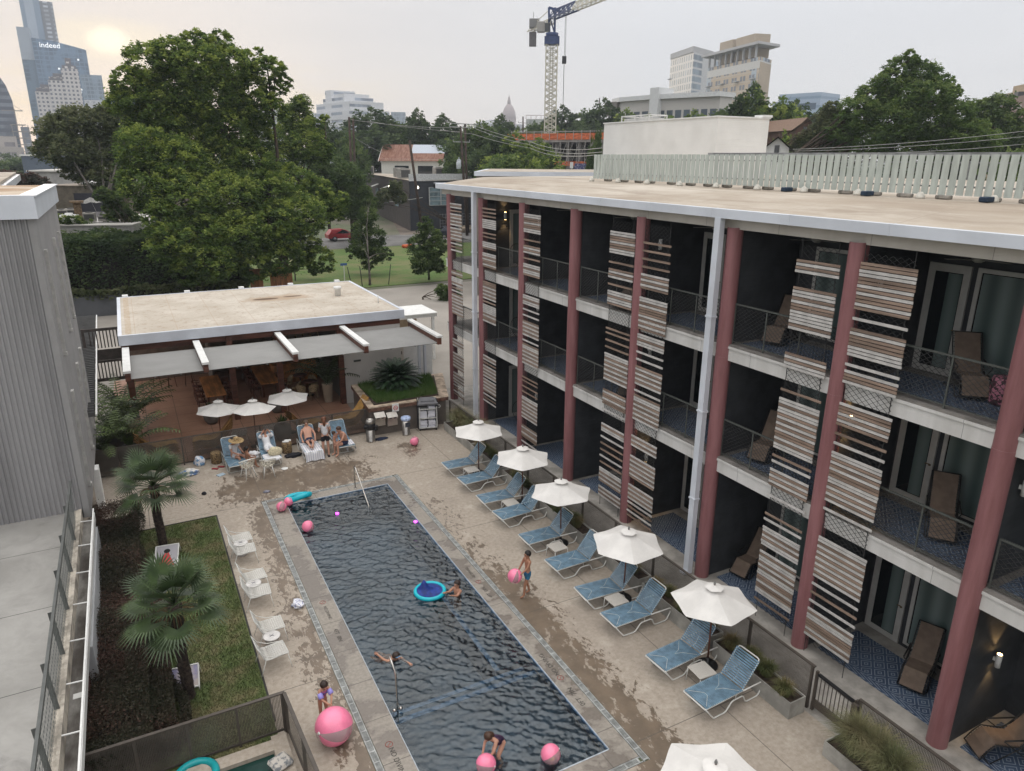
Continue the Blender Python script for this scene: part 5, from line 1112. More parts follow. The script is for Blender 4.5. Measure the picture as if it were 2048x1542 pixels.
# handrails
M_ss2 = mat('polished_steel', (.55,.53,.50), .12, .1, 3, 0, None, 1., .5)
t = thing('handrail', 'slim steel pool handrail at the far end of the water', 'handrail', (6.14,23.6,0)); MB().tube([(0,0,0),(0,0,.82),(0,-.06,.89),(0,-.2,.87),(0,-1.6,.05),(0,-1.75,-.3)], .022, 8).build('rail', M_ss2, t); MB().lathe([(.05,0),(.05,.015)],(0,0,0),12).build('flange', M_ss2, t)
t = thing('handrail', 'curved steel pool handrail at the near left edge of the water', 'handrail', (3.82,12.35,-.05)); MB().tube([(0,0,-.2),(0,0,.95),(0,.04,1.08),(-.02,.14,1.2),(-.03,.3,1.3),(-.28,.42,1.3)][:5], .022, 8).build('rail', M_ss2, t)
for a in (-.07,.07): MB().lathe([(.04,0),(.045,.03),(.02,.06)],(a,0,.1),10).build('clamp', M_ss2, t)
# spa corner at the bottom left
t = thing('spa_tub', 'dark green tiled spa basin in a concrete surround at bottom left', 'spa', (0,12,0)); z = -.35
tag(t); wb(MB().box(p1.x-.35,9,-.02,p1.x-.05,p1.y-.1,.1).box(-2.2,p1.y-.5,-.02,p1.x-.35,p1.y-.2,.1), 'surround', M_deck, t); wb(MB().box(-2.2,9,-.018,p1.x-.36,p1.y-.5,.01), 'basin', mat('spa_green', (.012,.05,.042), .15, .2, 2), t)
tag(MB().tube([(.36*math.cos(a),.36*math.sin(a),0) for a in [k*math.pi/16 for k in range(32)]],.075,12,closed=True).build('swim_ring', mat('teal_vinyl', (.01,.28,.30), .25, .05, 3), None, (gp(392,1552,.1).x, gp(392,1552,.1).y, .1)), 'teal inflatable ring in the spa at the bottom left edge', 'swim ring')
c_ = gp(561,1525,.15); tag(MB().bev(-.2,-.2,0,.2,.2,.12,.05).build('cushion', custom('floral_cloth', lambda nt,v,x,y,z: mixc(nt, noise(nt,v,9,3).sm(.45,.6), (.45,.42,.38), (.16,.17,.18)), .9), None, (c_.x,c_.y,.1), R(20)), 'patterned grey cushion by the spa behind the mesh fence', 'cushion')

# ================================================================== POOL TOYS
M_pink = mat('pink_vinyl', (.86,.22,.36), .22, .06, 3, 0, None, 0, .6)
def clear():
    m = bpy.data.materials.new('clear_vinyl'); m.use_nodes = True; b = m.node_tree.nodes['Principled BSDF']; b.inputs['Base Color'].default_value = (.82,.55,.60,1); b.inputs['Roughness'].default_value = .12; b.inputs['Alpha'].default_value = .38; return m
M_clear = clear()
def bball(lab, c, r, rot, gores, label2=None):
    t = thing('beach_ball', lab, 'beach ball', c, 0, 'pink beach balls'); t.rotation_euler = rot
    MB().ball((0,0,0), r, 36, 20, gores=gores).build('ball', [M_pink, M_clear], t); MB().lathe([(.02*r/.2,0),(.015*r/.2,.012)],(0,0,r-.003),8).build('valve', M_white, t)
    return t
bball('small pink beach ball on the deck in front of the towel cart', (9.49,26.44,.2), .19, (.5,.3,0), [0,0,1,0,0,1]); bball('pink beach ball on the coping, left of the far pair', (3.42,23.0,.17), .17, (.2,.5,1), [0,0,0,1,0,0]); bball('pink beach ball on the coping, right of the far pair by the turquoise ring', (3.72,23.3,.16), .16, (.9,.3,0), [0,1,0,0,0,0])
bball('pink beach ball floating in the far left corner of the pool', (3.92,21.3,.12), .19, (.8,.2,2), [0,0,0,1,0,0]); bball('giant pink and clear beach ball in front of the girl with armbands', (2.40,12.16,.385), .385, (R(75),R(-20),R(-60)), [0,0,0,0,1,1,0,1])
bball('pink beach ball held by the girl standing in the shallow water', (4.86,10.1,.11), .20, (R(80),R(30),R(30)), [0,0,0,1,0,0]); bball('pink and clear beach ball floating alone in the near right corner', (6.12,9.72,.11), .20, (R(60),R(10),R(70)), [0,0,0,1,1,0,0]); bball('pink beach ball carried by the boy in blue shorts', (8.07,14.9,.70), .2, (.3,.2,0), [0,0,0,0,0,1,0,0])
soft('bath_toy', 'small yellow and red toy inside the floating pink ball', 'toy', (6.12,9.7,.0), (.06,.05,.035), mat('toy_yellow', (.8,.42,.04), .4, .8, 12), 3)
M_turq = mat('turquoise_vinyl', (.01,.42,.52), .2, .05, 3)
o = MB().tube([(.30*math.cos(a),.40*math.sin(a),.03*math.sin(a*2)) for a in [k*math.pi/18 for k in range(36)]],.10,12,closed=True).build('swim_ring', M_turq, None, (4.08,23.5,.17)); o.rotation_euler = (R(-14),R(12),R(60)); tag(o, 'turquoise inflatable ring lying on the far coping', 'swim ring')
t = thing('pool_float', 'round turquoise rimmed float with a sagging blue mesh seat', 'pool float', (6.12,16.25,.03)); MB().tube([(.40*math.cos(a),.40*math.sin(a),0) for a in [k*math.pi/18 for k in range(36)]],.055,10,closed=True).build('rim', M_turq, t)
q = MB(); vs = []; n = 30
for i in range(9):
    for j in range(n): r = .38*i/8; a = 2*math.pi*j/n; x, y = r*math.cos(a), r*math.sin(a); b = .26*math.exp(-((x+.13)**2+(y-.12)**2)/.012)+.08*math.exp(-((x+.05)**2+(y-.05)**2)/.03); vs.append((x, y, .02-.03*(1-i/8)+b))
q.add(vs, [(i*n+j,i*n+(j+1)%n,(i+1)*n+(j+1)%n,(i+1)*n+j) for i in range(8) for j in range(n)], 0, True); q.build('mesh_seat', mat('royal_blue_mesh', (.012,.035,.22), .6, .25, 7), t)
M_lil = mat('pool_lamp', (.8,.1,.8), .4, 0, 1, 0, None, 0, .4, emit=((.75,.05,.85), 5))
for x, y, l in ((5.05,22.0,'bright magenta light glowing in the far water'),(7.2,20.25,'faint magenta light by the east edge of the pool')): tag(MB().lathe([(.0,.01),(.045,.008),(.055,0),(.05,-.03)],(0,0,0),14).build('floating_light', M_lil, None, (x,y,0.0)), l, 'pool light')

# ================================================================== PEOPLE
SKIN = {'fair': mat('skin_fair', (.50,.27,.19), .55, .06, 6), 'tan': mat('skin_tan', (.34,.165,.10), .5, .06, 6), 'mid': mat('skin_mid', (.42,.215,.14), .5, .06, 6)}
M_eye = mat('eye_dark', (.02,.015,.012), .2); M_lip = mat('lip', (.32,.10,.09), .5)
STAND = dict(pel=(0,0,.93), wai=(0,.0,1.08), che=(0,0,1.29), nec=(0,.01,1.46), hed=(0,-.01,1.60), top=(0,0,1.68), shL=(.165,0,1.40), elL=(.23,.02,1.13), wrL=(.24,-.06,.90), shR=(-.165,0,1.40), elR=(-.23,.02,1.13), wrR=(-.24,-.06,.90),
    hiL=(.085,0,.88), knL=(.10,-.02,.49), anL=(.10,.03,.08), toL=(.12,-.13,.03), hiR=(-.085,0,.88), knR=(-.10,-.02,.49), anR=(-.10,.03,.08), toR=(-.12,-.13,.03))
RAD = dict(pel=.125, wai=.115, che=.135, nec=.052, hed=.088, top=.07, sh=.060, el=.042, wr=.028, hi=.088, kn=.056, an=.036, to=.03)
def skinobj(name, vs, rs, es, mt, parent, sub=2):
    me = bpy.data.meshes.new(name); me.from_pydata([tuple(v) for v in vs], es, []); me.materials.append(mt)
    o = mkobj(name, me, parent); md = o.modifiers.new('Skin', 'SKIN'); md.use_smooth_shade = True; md.use_x_symmetry = False
    sv = me.skin_vertices[0].data
    for i, r in enumerate(rs):
        rr = r if isinstance(r, tuple) else (r, r); sv[i].radius = rr; sv[i].use_root = (i == 0)
    s_ = o.modifiers.new('Subdivision', 'SUBSURF'); s_.levels = 1; s_.render_levels = sub
    return o
def person(label, loc, rz, sc=1., skin='mid', pose=None, head=1., fat=1., clothes=(), hair=None, look=(0,-1,0), extra=None, curl=.5, barefeet=True):
    J = {k: Vector(v) for k, v in STAND.items()}
    for k, v in (pose or {}).items(): J[k] = Vector(v)
    t = thing('person', label, 'person', loc, rz, scale=sc); names = list(J); V = [J[k] for k in names]; ix = {k: i for i, k in enumerate(names)}
    def rad(k, f=1., lab=None):
        b = k[:2] if k[:2] in RAD else k; r = RAD.get(k, RAD.get(b, .05)); r *= head if k in ('hed','top') else fat if k in ('wai','pel','che') else 1; return r*f
    Rd = [rad(k) for k in names]
    E_ = [(ix[a], ix[b]) for a, b in (('pel','wai'),('wai','che'),('che','nec'),('nec','hed'),('hed','top'),('che','shL'),('shL','elL'),('elL','wrL'),('che','shR'),('shR','elR'),('elR','wrR'),('pel','hiL'),('hiL','knL'),('knL','anL'),('anL','toL'),('pel','hiR'),('hiR','knR'),('knR','anR'),('anR','toR'))]
    lk = Vector(look).normalized()
    def addv(p, r, frm): V.append(p); Rd.append(r); E_.append((frm, len(V)-1)); return len(V)-1
    nz = J['hed']+lk*(.088*head+.012)+Vector((0,0,-.012)); addv(nz, .016, ix['hed'])
    for s_ in 'LR':
        w, e = J['wr'+s_], J['el'+s_]; d = (w-e).normalized(); sx = 1 if s_ == 'L' else -1
        lat = d.cross(Vector((0,-1,0))); lat = lat.normalized() if lat.length > .2 else Vector((1,0,0)); nrm = lat.cross(d).normalized()
        pm = addv(w+d*.055, (.034,.022), ix['wr'+s_])
        for k in range(4):
            o_ = lat*(.027-.018*k); L = (.065,.075,.072,.056)[k]; a = addv(w+d*.085+o_, .0095, pm); b = addv(w+d*(.085+L*.5)+o_*1.15+nrm*L*.15*curl, .009, a); addv(w+d*(.085+L*(.85))+o_*1.15+nrm*L*.6*curl, .0075, b)
        a = addv(w+d*.045+lat*.04+nrm*.01, .011, pm); addv(w+d*.075+lat*.058+nrm*.02, .009, a)
    V_, R_ = V, Rd
    skinobj('body', V_, R_, E_, SKIN[skin], t)
    for c in clothes:
        kind, mt = c[0], c[1]; f = c[2] if len(c) > 2 else 1.17
        lerp = lambda a, b, u: J[a].lerp(J[b], u)
        if kind in ('shorts', 'bikini'):
            u = .55 if kind == 'shorts' else .12; vs = [J['pel'], lerp('pel','wai',.6)]; rs = [rad('pel',f), rad('wai',f*.98)]; es = [(0,1)]
            for s_ in 'LR': i = len(vs); vs += [J['hi'+s_], lerp('hi'+s_,'kn'+s_,u)]; rs += [rad('hi',f), rad('kn',f*1.3)]; es += [(0,i),(i,i+1)]
            skinobj(kind, vs, rs, es, mt, t)
        if kind in ('shirt', 'swimsuit', 'robe'):
            vs = [J['che'], J['wai'], J['pel'], lerp('che','nec',.5)]; rs = [rad('che',f), rad('wai',f*1.04), rad('pel',f*.95 if kind != 'robe' else f*1.1), rad('che',f*.7)]; es = [(0,1),(1,2),(0,3)]
            u = {'shirt':.55,'swimsuit':.0,'robe':1}[kind]
            for s_ in 'LR':
                i = len(vs); vs.append(J['sh'+s_]); rs.append(rad('sh',f*(1.15 if kind != 'swimsuit' else .95))); es.append((0,i))
                if u: vs.append(lerp('sh'+s_,'el'+s_,u)); rs.append(rad('el',f*1.45)); es.append((i,i+1))
                if kind == 'robe': vs.append(lerp('el'+s_,'wr'+s_,.6)); rs.append(.055); es.append((i+1,i+2))
            if kind == 'robe':
                for s_ in 'LR': i = len(vs); vs += [J['hi'+s_], J['kn'+s_], lerp('kn'+s_,'an'+s_,.4)]; rs += [.12,.10,.08]; es += [(2,i),(i,i+1),(i+1,i+2)]
            if kind == 'swimsuit':
                for s_ in 'LR': i = len(vs); vs.append(J['hi'+s_]); rs.append(rad('hi',f*.98)); es.append((2,i))
            skinobj({'robe':'robe','shirt':'shirt','swimsuit':'swimsuit'}[kind], vs, rs, es, mt, t)
    hd = J['hed']; h = RAD['hed']*head; upv = (J['top']-J['hed']).normalized()
    if hair:
        mt, length = hair; c = hd + upv*.028*head - lk*.022*head; m = MB(); m.ball(c, h*1.16, 18, 12); g = np.random.default_rng(int(abs(loc[0]*91+loc[1]*17)))
        m.v = [tuple(Vector(p)+(Vector(p)-c).normalized()*float(g.normal(0,.0035))) for p in m.v]
        keep = [i for i, f_ in enumerate(m.f) if (lambda q: (q-hd).dot(upv) > -.02+.09*max(0,(q-hd).normalized().dot(lk)) or (q-hd).dot(lk) < -.03)(sum((Vector(m.v[j]) for j in f_), Vector())/len(f_))]
        m.f = [m.f[i] for i in keep]; m.m = [0]*len(keep); m.s = [True]*len(keep)
        if length: b = hd - lk*h*.95; m.tube([b+upv*.05, b-upv*length*.3-lk*.03, b-upv*length*.7-lk*.03, b-upv*length], [.06,.065,.05,.015], 8)
        m.build('hair', mt, t)
    sd = upv.cross(lk).normalized()
    for s_ in (-1,1): MB().ball(hd+lk*h*.97+sd*s_*.032*head+upv*.012, .0105, 8, 6).build('eye', M_eye, t)
    MB().ball(hd+lk*h*.98-upv*.042, .016, 8, 6, sq=(1,.6,.35)).build('mouth', M_lip, t)
    for s_ in (-1,1): MB().ball(hd+sd*s_*h*1.0, .022, 8, 6, sq=(.5,.8,1.1)).build('ear', SKIN[skin], t)
    return t
H_blk = mat('hair_black', (.012,.009,.008), .5, .2, 30); H_brn = mat('hair_brown', (.06,.028,.015), .5, .2, 30); H_aub = mat('hair_auburn', (.15,.055,.025), .5, .3, 30, 0, None, 0, .4, (4,4,.6)); H_dk = mat('hair_darkbrown', (.03,.017,.012), .5, .2, 30)
M_bsh = mat('blue_shorts', (.02,.14,.26), .8, .3, 8); M_nsh = mat('navy_shorts', (.018,.025,.06), .85, .2, 8)
person('boy in blue swim shorts walking on the deck with a pink ball', (8.45,14.88,0), R(-90), .80, 'tan', dict(elL=(.20,-.12,1.18), wrL=(.16,-.32,1.02), elR=(-.22,-.10,1.15), wrR=(-.17,-.30,.88), hed=(0,-.03,1.59), knL=(.09,-.14,.50), anL=(.09,-.18,.08), toL=(.10,-.33,.03), knR=(-.09,.02,.49), anR=(-.09,.14,.09), toR=(-.10,0,.03)), 1.12, .78, [('shorts', M_bsh, 1.22)], (H_blk, 0))
g1 = person('young girl with a topknot and lilac armbands bending to a giant pink ball', (2.34,12.84,0), R(14), .66, 'mid', dict(wai=(0,-.03,1.06), che=(0,-.12,1.24), nec=(0,-.19,1.38), hed=(0,-.24,1.50), top=(0,-.24,1.59), shL=(.15,-.14,1.33), shR=(-.15,-.14,1.33), elL=(.17,-.34,1.16), wrL=(.07,-.50,1.06), elR=(-.17,-.34,1.14), wrR=(-.07,-.50,1.05)), 1.25, .9, [('swimsuit', custom('pink_blue_suit', lambda nt,v,x,y,z: mixc(nt, noise(nt,v,9,2).sm(.45,.5), (.07,.12,.42), (.45,.12,.20)), .7), 1.15)], (H_dk, 0), (0,-.75,-.65))
for s_ in (-1,1): MB().tube([(s_*.155,-.20,1.27),(s_*.175,-.33,1.17)],.085,12).build('armband', mat('lilac_vinyl', (.30,.27,.66), .2, .1, 5), g1)
MB().ball((0,-.17,1.63),.05,10,8).build('hair_bun', H_dk, g1)
person('girl in a dark floral swimsuit leaning over a pink ball in the shallows', (5.22,10.32,-.28), R(-75), .74, 'fair', dict(pel=(0,.12,.78), wai=(0,.02,.86), che=(0,-.14,.98), nec=(0,-.25,1.08), hed=(0,-.33,1.15), top=(0,-.37,1.23), shL=(.15,-.17,1.03), shR=(-.15,-.17,1.03), elL=(.2,-.30,.82), wrL=(.14,-.42,.62), elR=(-.2,-.28,.80), wrR=(-.12,-.42,.60), hiL=(.09,.14,.74), hiR=(-.09,.14,.74), knL=(.12,-.08,.42), knR=(-.12,-.05,.42), anL=(.12,.1,.08), anR=(-.12,.12,.08), toL=(.13,-.06,.03), toR=(-.13,-.04,.03)), 1.2, .85, [('swimsuit', custom('dark_floral', lambda nt,v,x,y,z: mixc(nt, noise(nt,v,24,2).sm(.60,.64), (.022,.012,.035), (.35,.12,.25)), .6), 1.2)], (H_brn, .22), (0,-.8,-.6))
g2 = person('swimmer with blue goggles on the forehead paddling mid pool', (4.36,14.02,-.055), R(12), .86, 'mid', dict(pel=(0,.50,-.22), wai=(0,.36,-.14), che=(0,.16,-.05), nec=(0,.04,.04), hed=(0,-.05,.15), top=(0,-.03,.23), shL=(.16,.10,-.02), shR=(-.16,.10,-.02), elL=(.20,-.10,-.02), wrL=(.22,-.30,.0), elR=(-.24,.22,.0), wrR=(-.30,.46,.05), hiL=(.09,.55,-.25), hiR=(-.09,.55,-.25), knL=(.12,.85,-.42), knR=(-.12,.85,-.45), anL=(.12,1.15,-.5), anR=(-.12,1.15,-.55), toL=(.12,1.28,-.55), toR=(-.12,1.28,-.6)), 1.15, .85, (), (H_dk, 0), (.1,-.95,.1))
gg = MB(); [gg.lathe([(.0,0),(.026,.004),(.022,.016)], (a,-.125,.20), 10) for a in (-.03,.03)]; gg.tube([(.06,-.11,.2),(.1,-.03,.2),(.07,.06,.2),(-.07,.06,.2),(-.1,-.03,.2),(-.06,-.11,.2)],.01,5); gg.build('goggles', mat('goggle_blue', (.12,.35,.60), .15), g2)
person('child holding the rim of the round float in the water', (6.78,15.86,-1.0), R(-68), .80, 'mid', dict(elL=(.20,-.22,1.32), wrL=(.16,-.38,1.40), elR=(-.20,-.20,1.30), wrR=(-.2,-.36,1.36), hed=(0,-.03,1.60), anL=(.1,.1,.1), anR=(-.1,.1,.1)), 1.12, .8, (), (H_dk, .25))
SIT = dict(pel=(0,0,.50), wai=(0,0,.64), che=(0,-.02,.85), nec=(0,-.03,1.02), hed=(0,-.05,1.16), top=(0,-.05,1.24), shL=(.165,-.02,.96), shR=(-.165,-.02,.96), elL=(.22,-.12,.72), elR=(-.22,-.12,.72), wrL=(.14,-.33,.66), wrR=(-.14,-.33,.66), hiL=(.09,-.02,.48), hiR=(-.09,-.02,.48), knL=(.12,-.42,.50), knR=(-.12,-.42,.50), anL=(.12,-.42,.09), anR=(-.12,-.42,.09), toL=(.13,-.57,.03), toR=(-.13,-.57,.03))
hw = person('woman in a white top and wide straw hat sitting on the left lounger', (2.56,27.62,0), R(35), .95, 'fair', SIT, 1., .92, [('shirt', M_wcl, 1.12), ('shorts', M_wcl, 1.14)], (H_dk, .1), (.3,-1,-.15))
MB().lathe([(.30,0),(.29,.012),(.11,.035),(.115,.06),(.10,.13),(.05,.155),(.0,.158)],(0,-.04,1.19),24).build('straw_hat', mat('straw', (.42,.29,.14), .9, .3, 20), hw)
hw2 = kids(hw)[-1]; hw2.rotation_euler = (R(8),0,0)
person('tanned dark haired child sitting with back turned below the straw hat', (2.95,27.12,0), R(100), .72, 'tan', {**SIT, 'knL':(.10,-.38,.52),'knR':(-.10,-.38,.52)}, 1.15, .85, [('bikini', mat('grey_white_suit', (.4,.42,.46), .8), 1.18)], (H_blk, .12))
REC = dict(pel=(0,.32,.52), wai=(0,.46,.62), che=(0,.62,.80), nec=(0,.72,.97), hed=(0,.72,1.10), top=(0,.73,1.19), shL=(.175,.66,.90), shR=(-.175,.66,.90), elL=(.28,.48,.68), elR=(-.28,.48,.68), wrL=(.25,.25,.56), wrR=(-.25,.25,.56), hiL=(.09,.26,.50), hiR=(-.09,.26,.50), knL=(.11,-.14,.62), knR=(-.10,-.14,.60), anL=(.02,-.52,.48), anR=(-.04,-.50,.50), toL=(.04,-.58,.60), toR=(-.05,-.56,.62))
person('woman in a white bathrobe reclining with both hands raised to her head', (3.85,27.55,0), 0, .93, 'mid', {**REC, 'elL':(.26,.50,.94), 'wrL':(.13,.52,1.14), 'elR':(-.28,.52,.92), 'wrR':(-.13,.58,1.10), 'toL':(.04,-.60,.5), 'toR':(-.05,-.58,.5)}, 1., .95, [('robe', M_wcl, 1.15)], (H_dk, 0), (.6,-.75,0))
person('bare chested man in navy shorts reclining on the towelled lounger', (5.42,27.42,0), R(-4), 1., 'fair', REC, 1., 1.18, [('shorts', M_nsh, 1.15)], (mat('hair_cropped', (.13,.085,.06), .8), 0), (0,-1,-.05))
person('standing woman seen from behind, long auburn hair, white tee, black shorts', (5.93,26.95,0), R(172), .99, 'fair', dict(elL=(.22,.0,1.14), wrL=(.20,-.22,1.10), elR=(-.22,.02,1.14), wrR=(-.18,-.20,1.06)), 1., .95, [('shirt', M_wcl, 1.2), ('shorts', M_blk, 1.26)], (H_aub, .32))
for a in (-.1,.1): tag(MB().bev(-.05,-.13,0,.05,.13,.028,.01).build('sandal', M_blk, None, (5.93+a,26.97,0), R(172)), 'black sandal on the standing woman, %s foot' % ('left' if a < 0 else 'right'), 'sandal', 'sandals of the standing woman')
person('balding man in navy shorts seated sideways on the rightmost lounger', (6.72,26.98,0), R(-72), 1., 'fair', {**SIT, 'wai':(0,-.04,.63), 'che':(0,-.12,.82), 'nec':(0,-.2,.97), 'hed':(0,-.27,1.09), 'top':(0,-.28,1.17), 'shL':(.18,-.12,.93), 'shR':(-.18,-.12,.93), 'elL':(.22,-.26,.70), 'elR':(-.22,-.28,.70), 'wrL':(.12,-.42,.55), 'wrR':(-.12,-.40,.58)}, 1., 1.22, [('shorts', M_nsh, 1.15)], (H_brn, 0), (0,-.85,-.5))
person('toddler standing against the seated man beside the standing woman', (6.32,27.05,.0), R(60), .56, 'fair', dict(elL=(.18,-.16,1.14), wrL=(.08,-.26,1.0)), 1.4, .95, [('shorts', M_blk, 1.2)], (H_brn, 0))

# ================================================================== VEGETATION
def leafmat(name, a, b, c, rough=.6, tr=.38):
    m = bpy.data.materials.new(name); m.use_nodes = True; nt = m.node_tree; bs_ = nt.nodes['Principled BSDF']; out = nt.nodes['Material Output']
    at_ = nt.nodes.new('ShaderNodeAttribute'); at_.attribute_name = 'tone'; f = X(nt, at_.outputs['Fac'])
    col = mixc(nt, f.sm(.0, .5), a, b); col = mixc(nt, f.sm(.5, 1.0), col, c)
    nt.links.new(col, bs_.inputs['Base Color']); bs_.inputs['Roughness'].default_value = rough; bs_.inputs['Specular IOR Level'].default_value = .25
    t = nt.nodes.new('ShaderNodeBsdfTranslucent'); nt.links.new(col, t.inputs[0]); mx = nt.nodes.new('ShaderNodeMixShader'); mx.inputs[0].default_value = tr
    nt.links.new(bs_.outputs[0], mx.inputs[1]); nt.links.new(t.outputs[0], mx.inputs[2]); nt.links.new(mx.outputs[0], out.inputs[0]); return m
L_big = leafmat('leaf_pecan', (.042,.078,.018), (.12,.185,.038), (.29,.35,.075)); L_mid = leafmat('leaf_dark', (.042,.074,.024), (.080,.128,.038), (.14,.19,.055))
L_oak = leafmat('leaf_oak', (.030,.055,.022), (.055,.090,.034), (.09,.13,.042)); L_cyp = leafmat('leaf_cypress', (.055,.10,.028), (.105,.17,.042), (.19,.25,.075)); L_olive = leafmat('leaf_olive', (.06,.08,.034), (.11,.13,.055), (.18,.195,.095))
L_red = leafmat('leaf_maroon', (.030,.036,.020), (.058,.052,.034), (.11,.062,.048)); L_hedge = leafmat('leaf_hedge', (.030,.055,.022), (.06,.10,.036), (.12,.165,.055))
M_bark = mat('bark', (.075,.058,.045), .95, .3, 3, .8, 12, 0, .2, (1,1,.25)); M_gbark = mat('grey_bark', (.13,.115,.10), .95, .3, 3, .5, 12)
def leafquads(C, size, tone, g, flat=.6):
    n = len(C); a = g.normal(size=(n,3)); a /= np.linalg.norm(a, axis=1)[:,None]; a[:,2] *= flat; b = g.normal(size=(n,3)); b -= a*(a*b).sum(1)[:,None]/np.maximum((a*a).sum(1)[:,None],1e-6); b /= np.linalg.norm(b, axis=1)[:,None]
    s = size*g.uniform(.6, 1.3, n)[:,None]; A, B = a*s*.9, b*s*.36
    V = np.stack([C-A, C+B-A*.15, C+A, C-B-A*.15], 1).reshape(-1,3); return V, np.arange(4*n).reshape(n,4), tone
def crown_mesh(name, lobes, n, size, mt, seed=1, clump=.30, per=42, shell=.5):
    g = np.random.default_rng(seed); w = np.array([l[3]*l[4 if len(l) > 4 else 3] for l in lobes]); w = w/w.sum(); Cs, Ts = [], []
    for l, wi in zip(lobes, w):
        c = np.array(l[:3]); r = l[3]; rz = l[4] if len(l) > 4 else r*.85; k = max(3, int(n*wi/per)); d = g.normal(size=(k,3)); d /= np.linalg.norm(d, axis=1)[:,None]
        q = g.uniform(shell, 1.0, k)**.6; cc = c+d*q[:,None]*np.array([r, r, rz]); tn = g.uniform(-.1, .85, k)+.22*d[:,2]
        rr = clump*r*g.uniform(.5, 1.25, k); e = g.normal(size=(k,per,3))*np.array([1,1,.62])*rr[:,None,None]*.55
        P_ = cc[:,None,:]+e; P_[:,:,2] -= (e[:,:,0]**2+e[:,:,1]**2)/np.maximum(rr[:,None],.1)*.35
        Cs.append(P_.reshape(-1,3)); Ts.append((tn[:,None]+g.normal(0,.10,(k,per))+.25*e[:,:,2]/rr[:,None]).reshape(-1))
    C = np.concatenate(Cs); T = np.clip(np.concatenate(Ts), 0, 1); V, F, T = leafquads(C, size, T, g); me = np_mesh(name, V, F, [mt])
    at_ = me.attributes.new('tone', 'FLOAT', 'FACE'); at_.data.foreach_set('value', T.astype(np.float32)); return me
def trunk_mesh(base_r, lobes, top, mt, fork=.35, seed=0, lean=(0,0)):
    m = MB(); g = random.Random(seed); H_ = top*fork; k = 5; m.tube([(lean[0]*i/k+g.uniform(-.05,.05)*base_r*3, lean[1]*i/k, H_*i/k-.1) for i in range(k+1)], [base_r*(1.25 if i == 0 else 1-.08*i) for i in range(k+1)], 9)
    S0 = Vector((lean[0], lean[1], H_))
    for l in lobes:
        c = Vector(l[:3]); mid = S0.lerp(c, .5)+Vector((g.uniform(-.3,.3), g.uniform(-.3,.3), l[3]*.25)); r = base_r*.42
        m.tube([S0-Vector((0,0,base_r)), S0.lerp(mid,.5), mid, mid.lerp(c,.6), c, c+Vector((g.uniform(-1,1),g.uniform(-1,1),.8))*l[3]*.6], [r, r*.8, r*.62, r*.42, r*.25, r*.08], 6)
        for q in range(3):
            d = Vector((g.uniform(-1,1), g.uniform(-1,1), g.uniform(-.2,1)))*l[3]*.85; m.tube([mid.lerp(c,.5), mid.lerp(c,.8)+d*.5, c+d], [r*.3, r*.2, r*.05], 4)
    return m.mesh('trunk', mt)
def tree_px(label, cat_name, base, lobes, dist, n, size, mt, bark=M_bark, br=.35, seed=1, group=None, fork=.35, jitter=.35, clump=.30, shell=.5, rs=.9):
    "lobes as seen (px,py,r_px) become balls of leaves at the tree's own place and true size"
    g = random.Random(seed); bx, by = base; L_ = []
    for l in lobes:
        px, py, rp = l[:3]; rp = rp*rs; dd = dist + (l[3] if len(l) > 3 else g.uniform(-1,1)*jitter*rp*dist/FPX*1.6); p = at(px, py, dd); L_.append((p.x-bx, p.y-by, p.z, rp*dd/FPX))
    t = thing(cat_name, label, 'tree', (bx, by, 0), 0, group); mkobj('crown', crown_mesh('crown', L_, n, size, mt, seed, clump, 42, shell), t)
    top = max(l[2] for l in L_); mkobj('trunk', trunk_mesh(br, L_[::2] if len(L_) > 8 else L_, top, bark, fork, seed), t); return t
b_ = gp(572, 580)
tree_px('huge spreading shade tree behind the bar, tallest on the left', 'shade_tree', (b_.x, b_.y), [
 (262,165,34),(300,130,46),(345,112,40),(392,92,34),(432,88,32),(400,130,52),(455,130,46),(505,118,28),(535,140,34),(560,165,24),(250,205,34),(290,205,52),(345,185,62),(420,190,66),(490,185,48),(530,215,40),
 (320,255,60),(385,260,66),(455,255,62),(505,270,42),(290,300,56,-3),(350,330,66,-3),(430,325,66),(500,335,54),(300,370,58,-4),(370,400,70,-5),(450,395,66,-4),(530,385,60,-2),(585,365,46),(630,385,40),(650,418,32),(600,430,56,-3),(540,450,60,-4),(470,465,64,-5),(400,470,60,-6),(350,485,52,-7),(420,520,50,-7),(330,440,42,-6),(606,484,38,-3),(560,510,48,-4),(505,525,44,-5),(640,520,34,-2),(375,540,34,-7),(670,400,30),(672,432,16)],
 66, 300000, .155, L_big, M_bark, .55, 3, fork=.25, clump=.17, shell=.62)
tree_px('thinner grey limbed tree with bare twigs, left of the huge tree', 'ash_tree', (-1.5, 84), [(112,262,36),(150,245,36),(190,242,36),(230,235,34),(265,245,30),(95,295,26),(135,300,38),(180,300,38),(225,295,40),(262,300,36),(150,340,26),(200,350,34),(238,360,32),(80,300,14),(215,385,22)], 88, 52000, .20, L_olive, M_gbark, .32, 5, fork=.4, clump=.24, shell=.3)
tree_px('bright green tree rising behind the right side of the huge tree', 'pecan_tree', (17, 86), [(600,205,20),(592,235,34),(622,255,26),(575,275,34),(612,290,38),(640,300,26),(648,240,12),(560,320,34)], 86, 30000, .19, L_big, M_bark, .3, 8)
tree_px('vine smothered tree mound beside the side street', 'vine_tree', (28, 100), [(640,338,26),(668,330,24),(690,352,36),(650,370,40),(715,385,28),(690,400,40),(730,420,26),(705,420,20),(745,405,14),(655,400,28)], 100, 34000, .20, L_mid, M_bark, .35, 9)
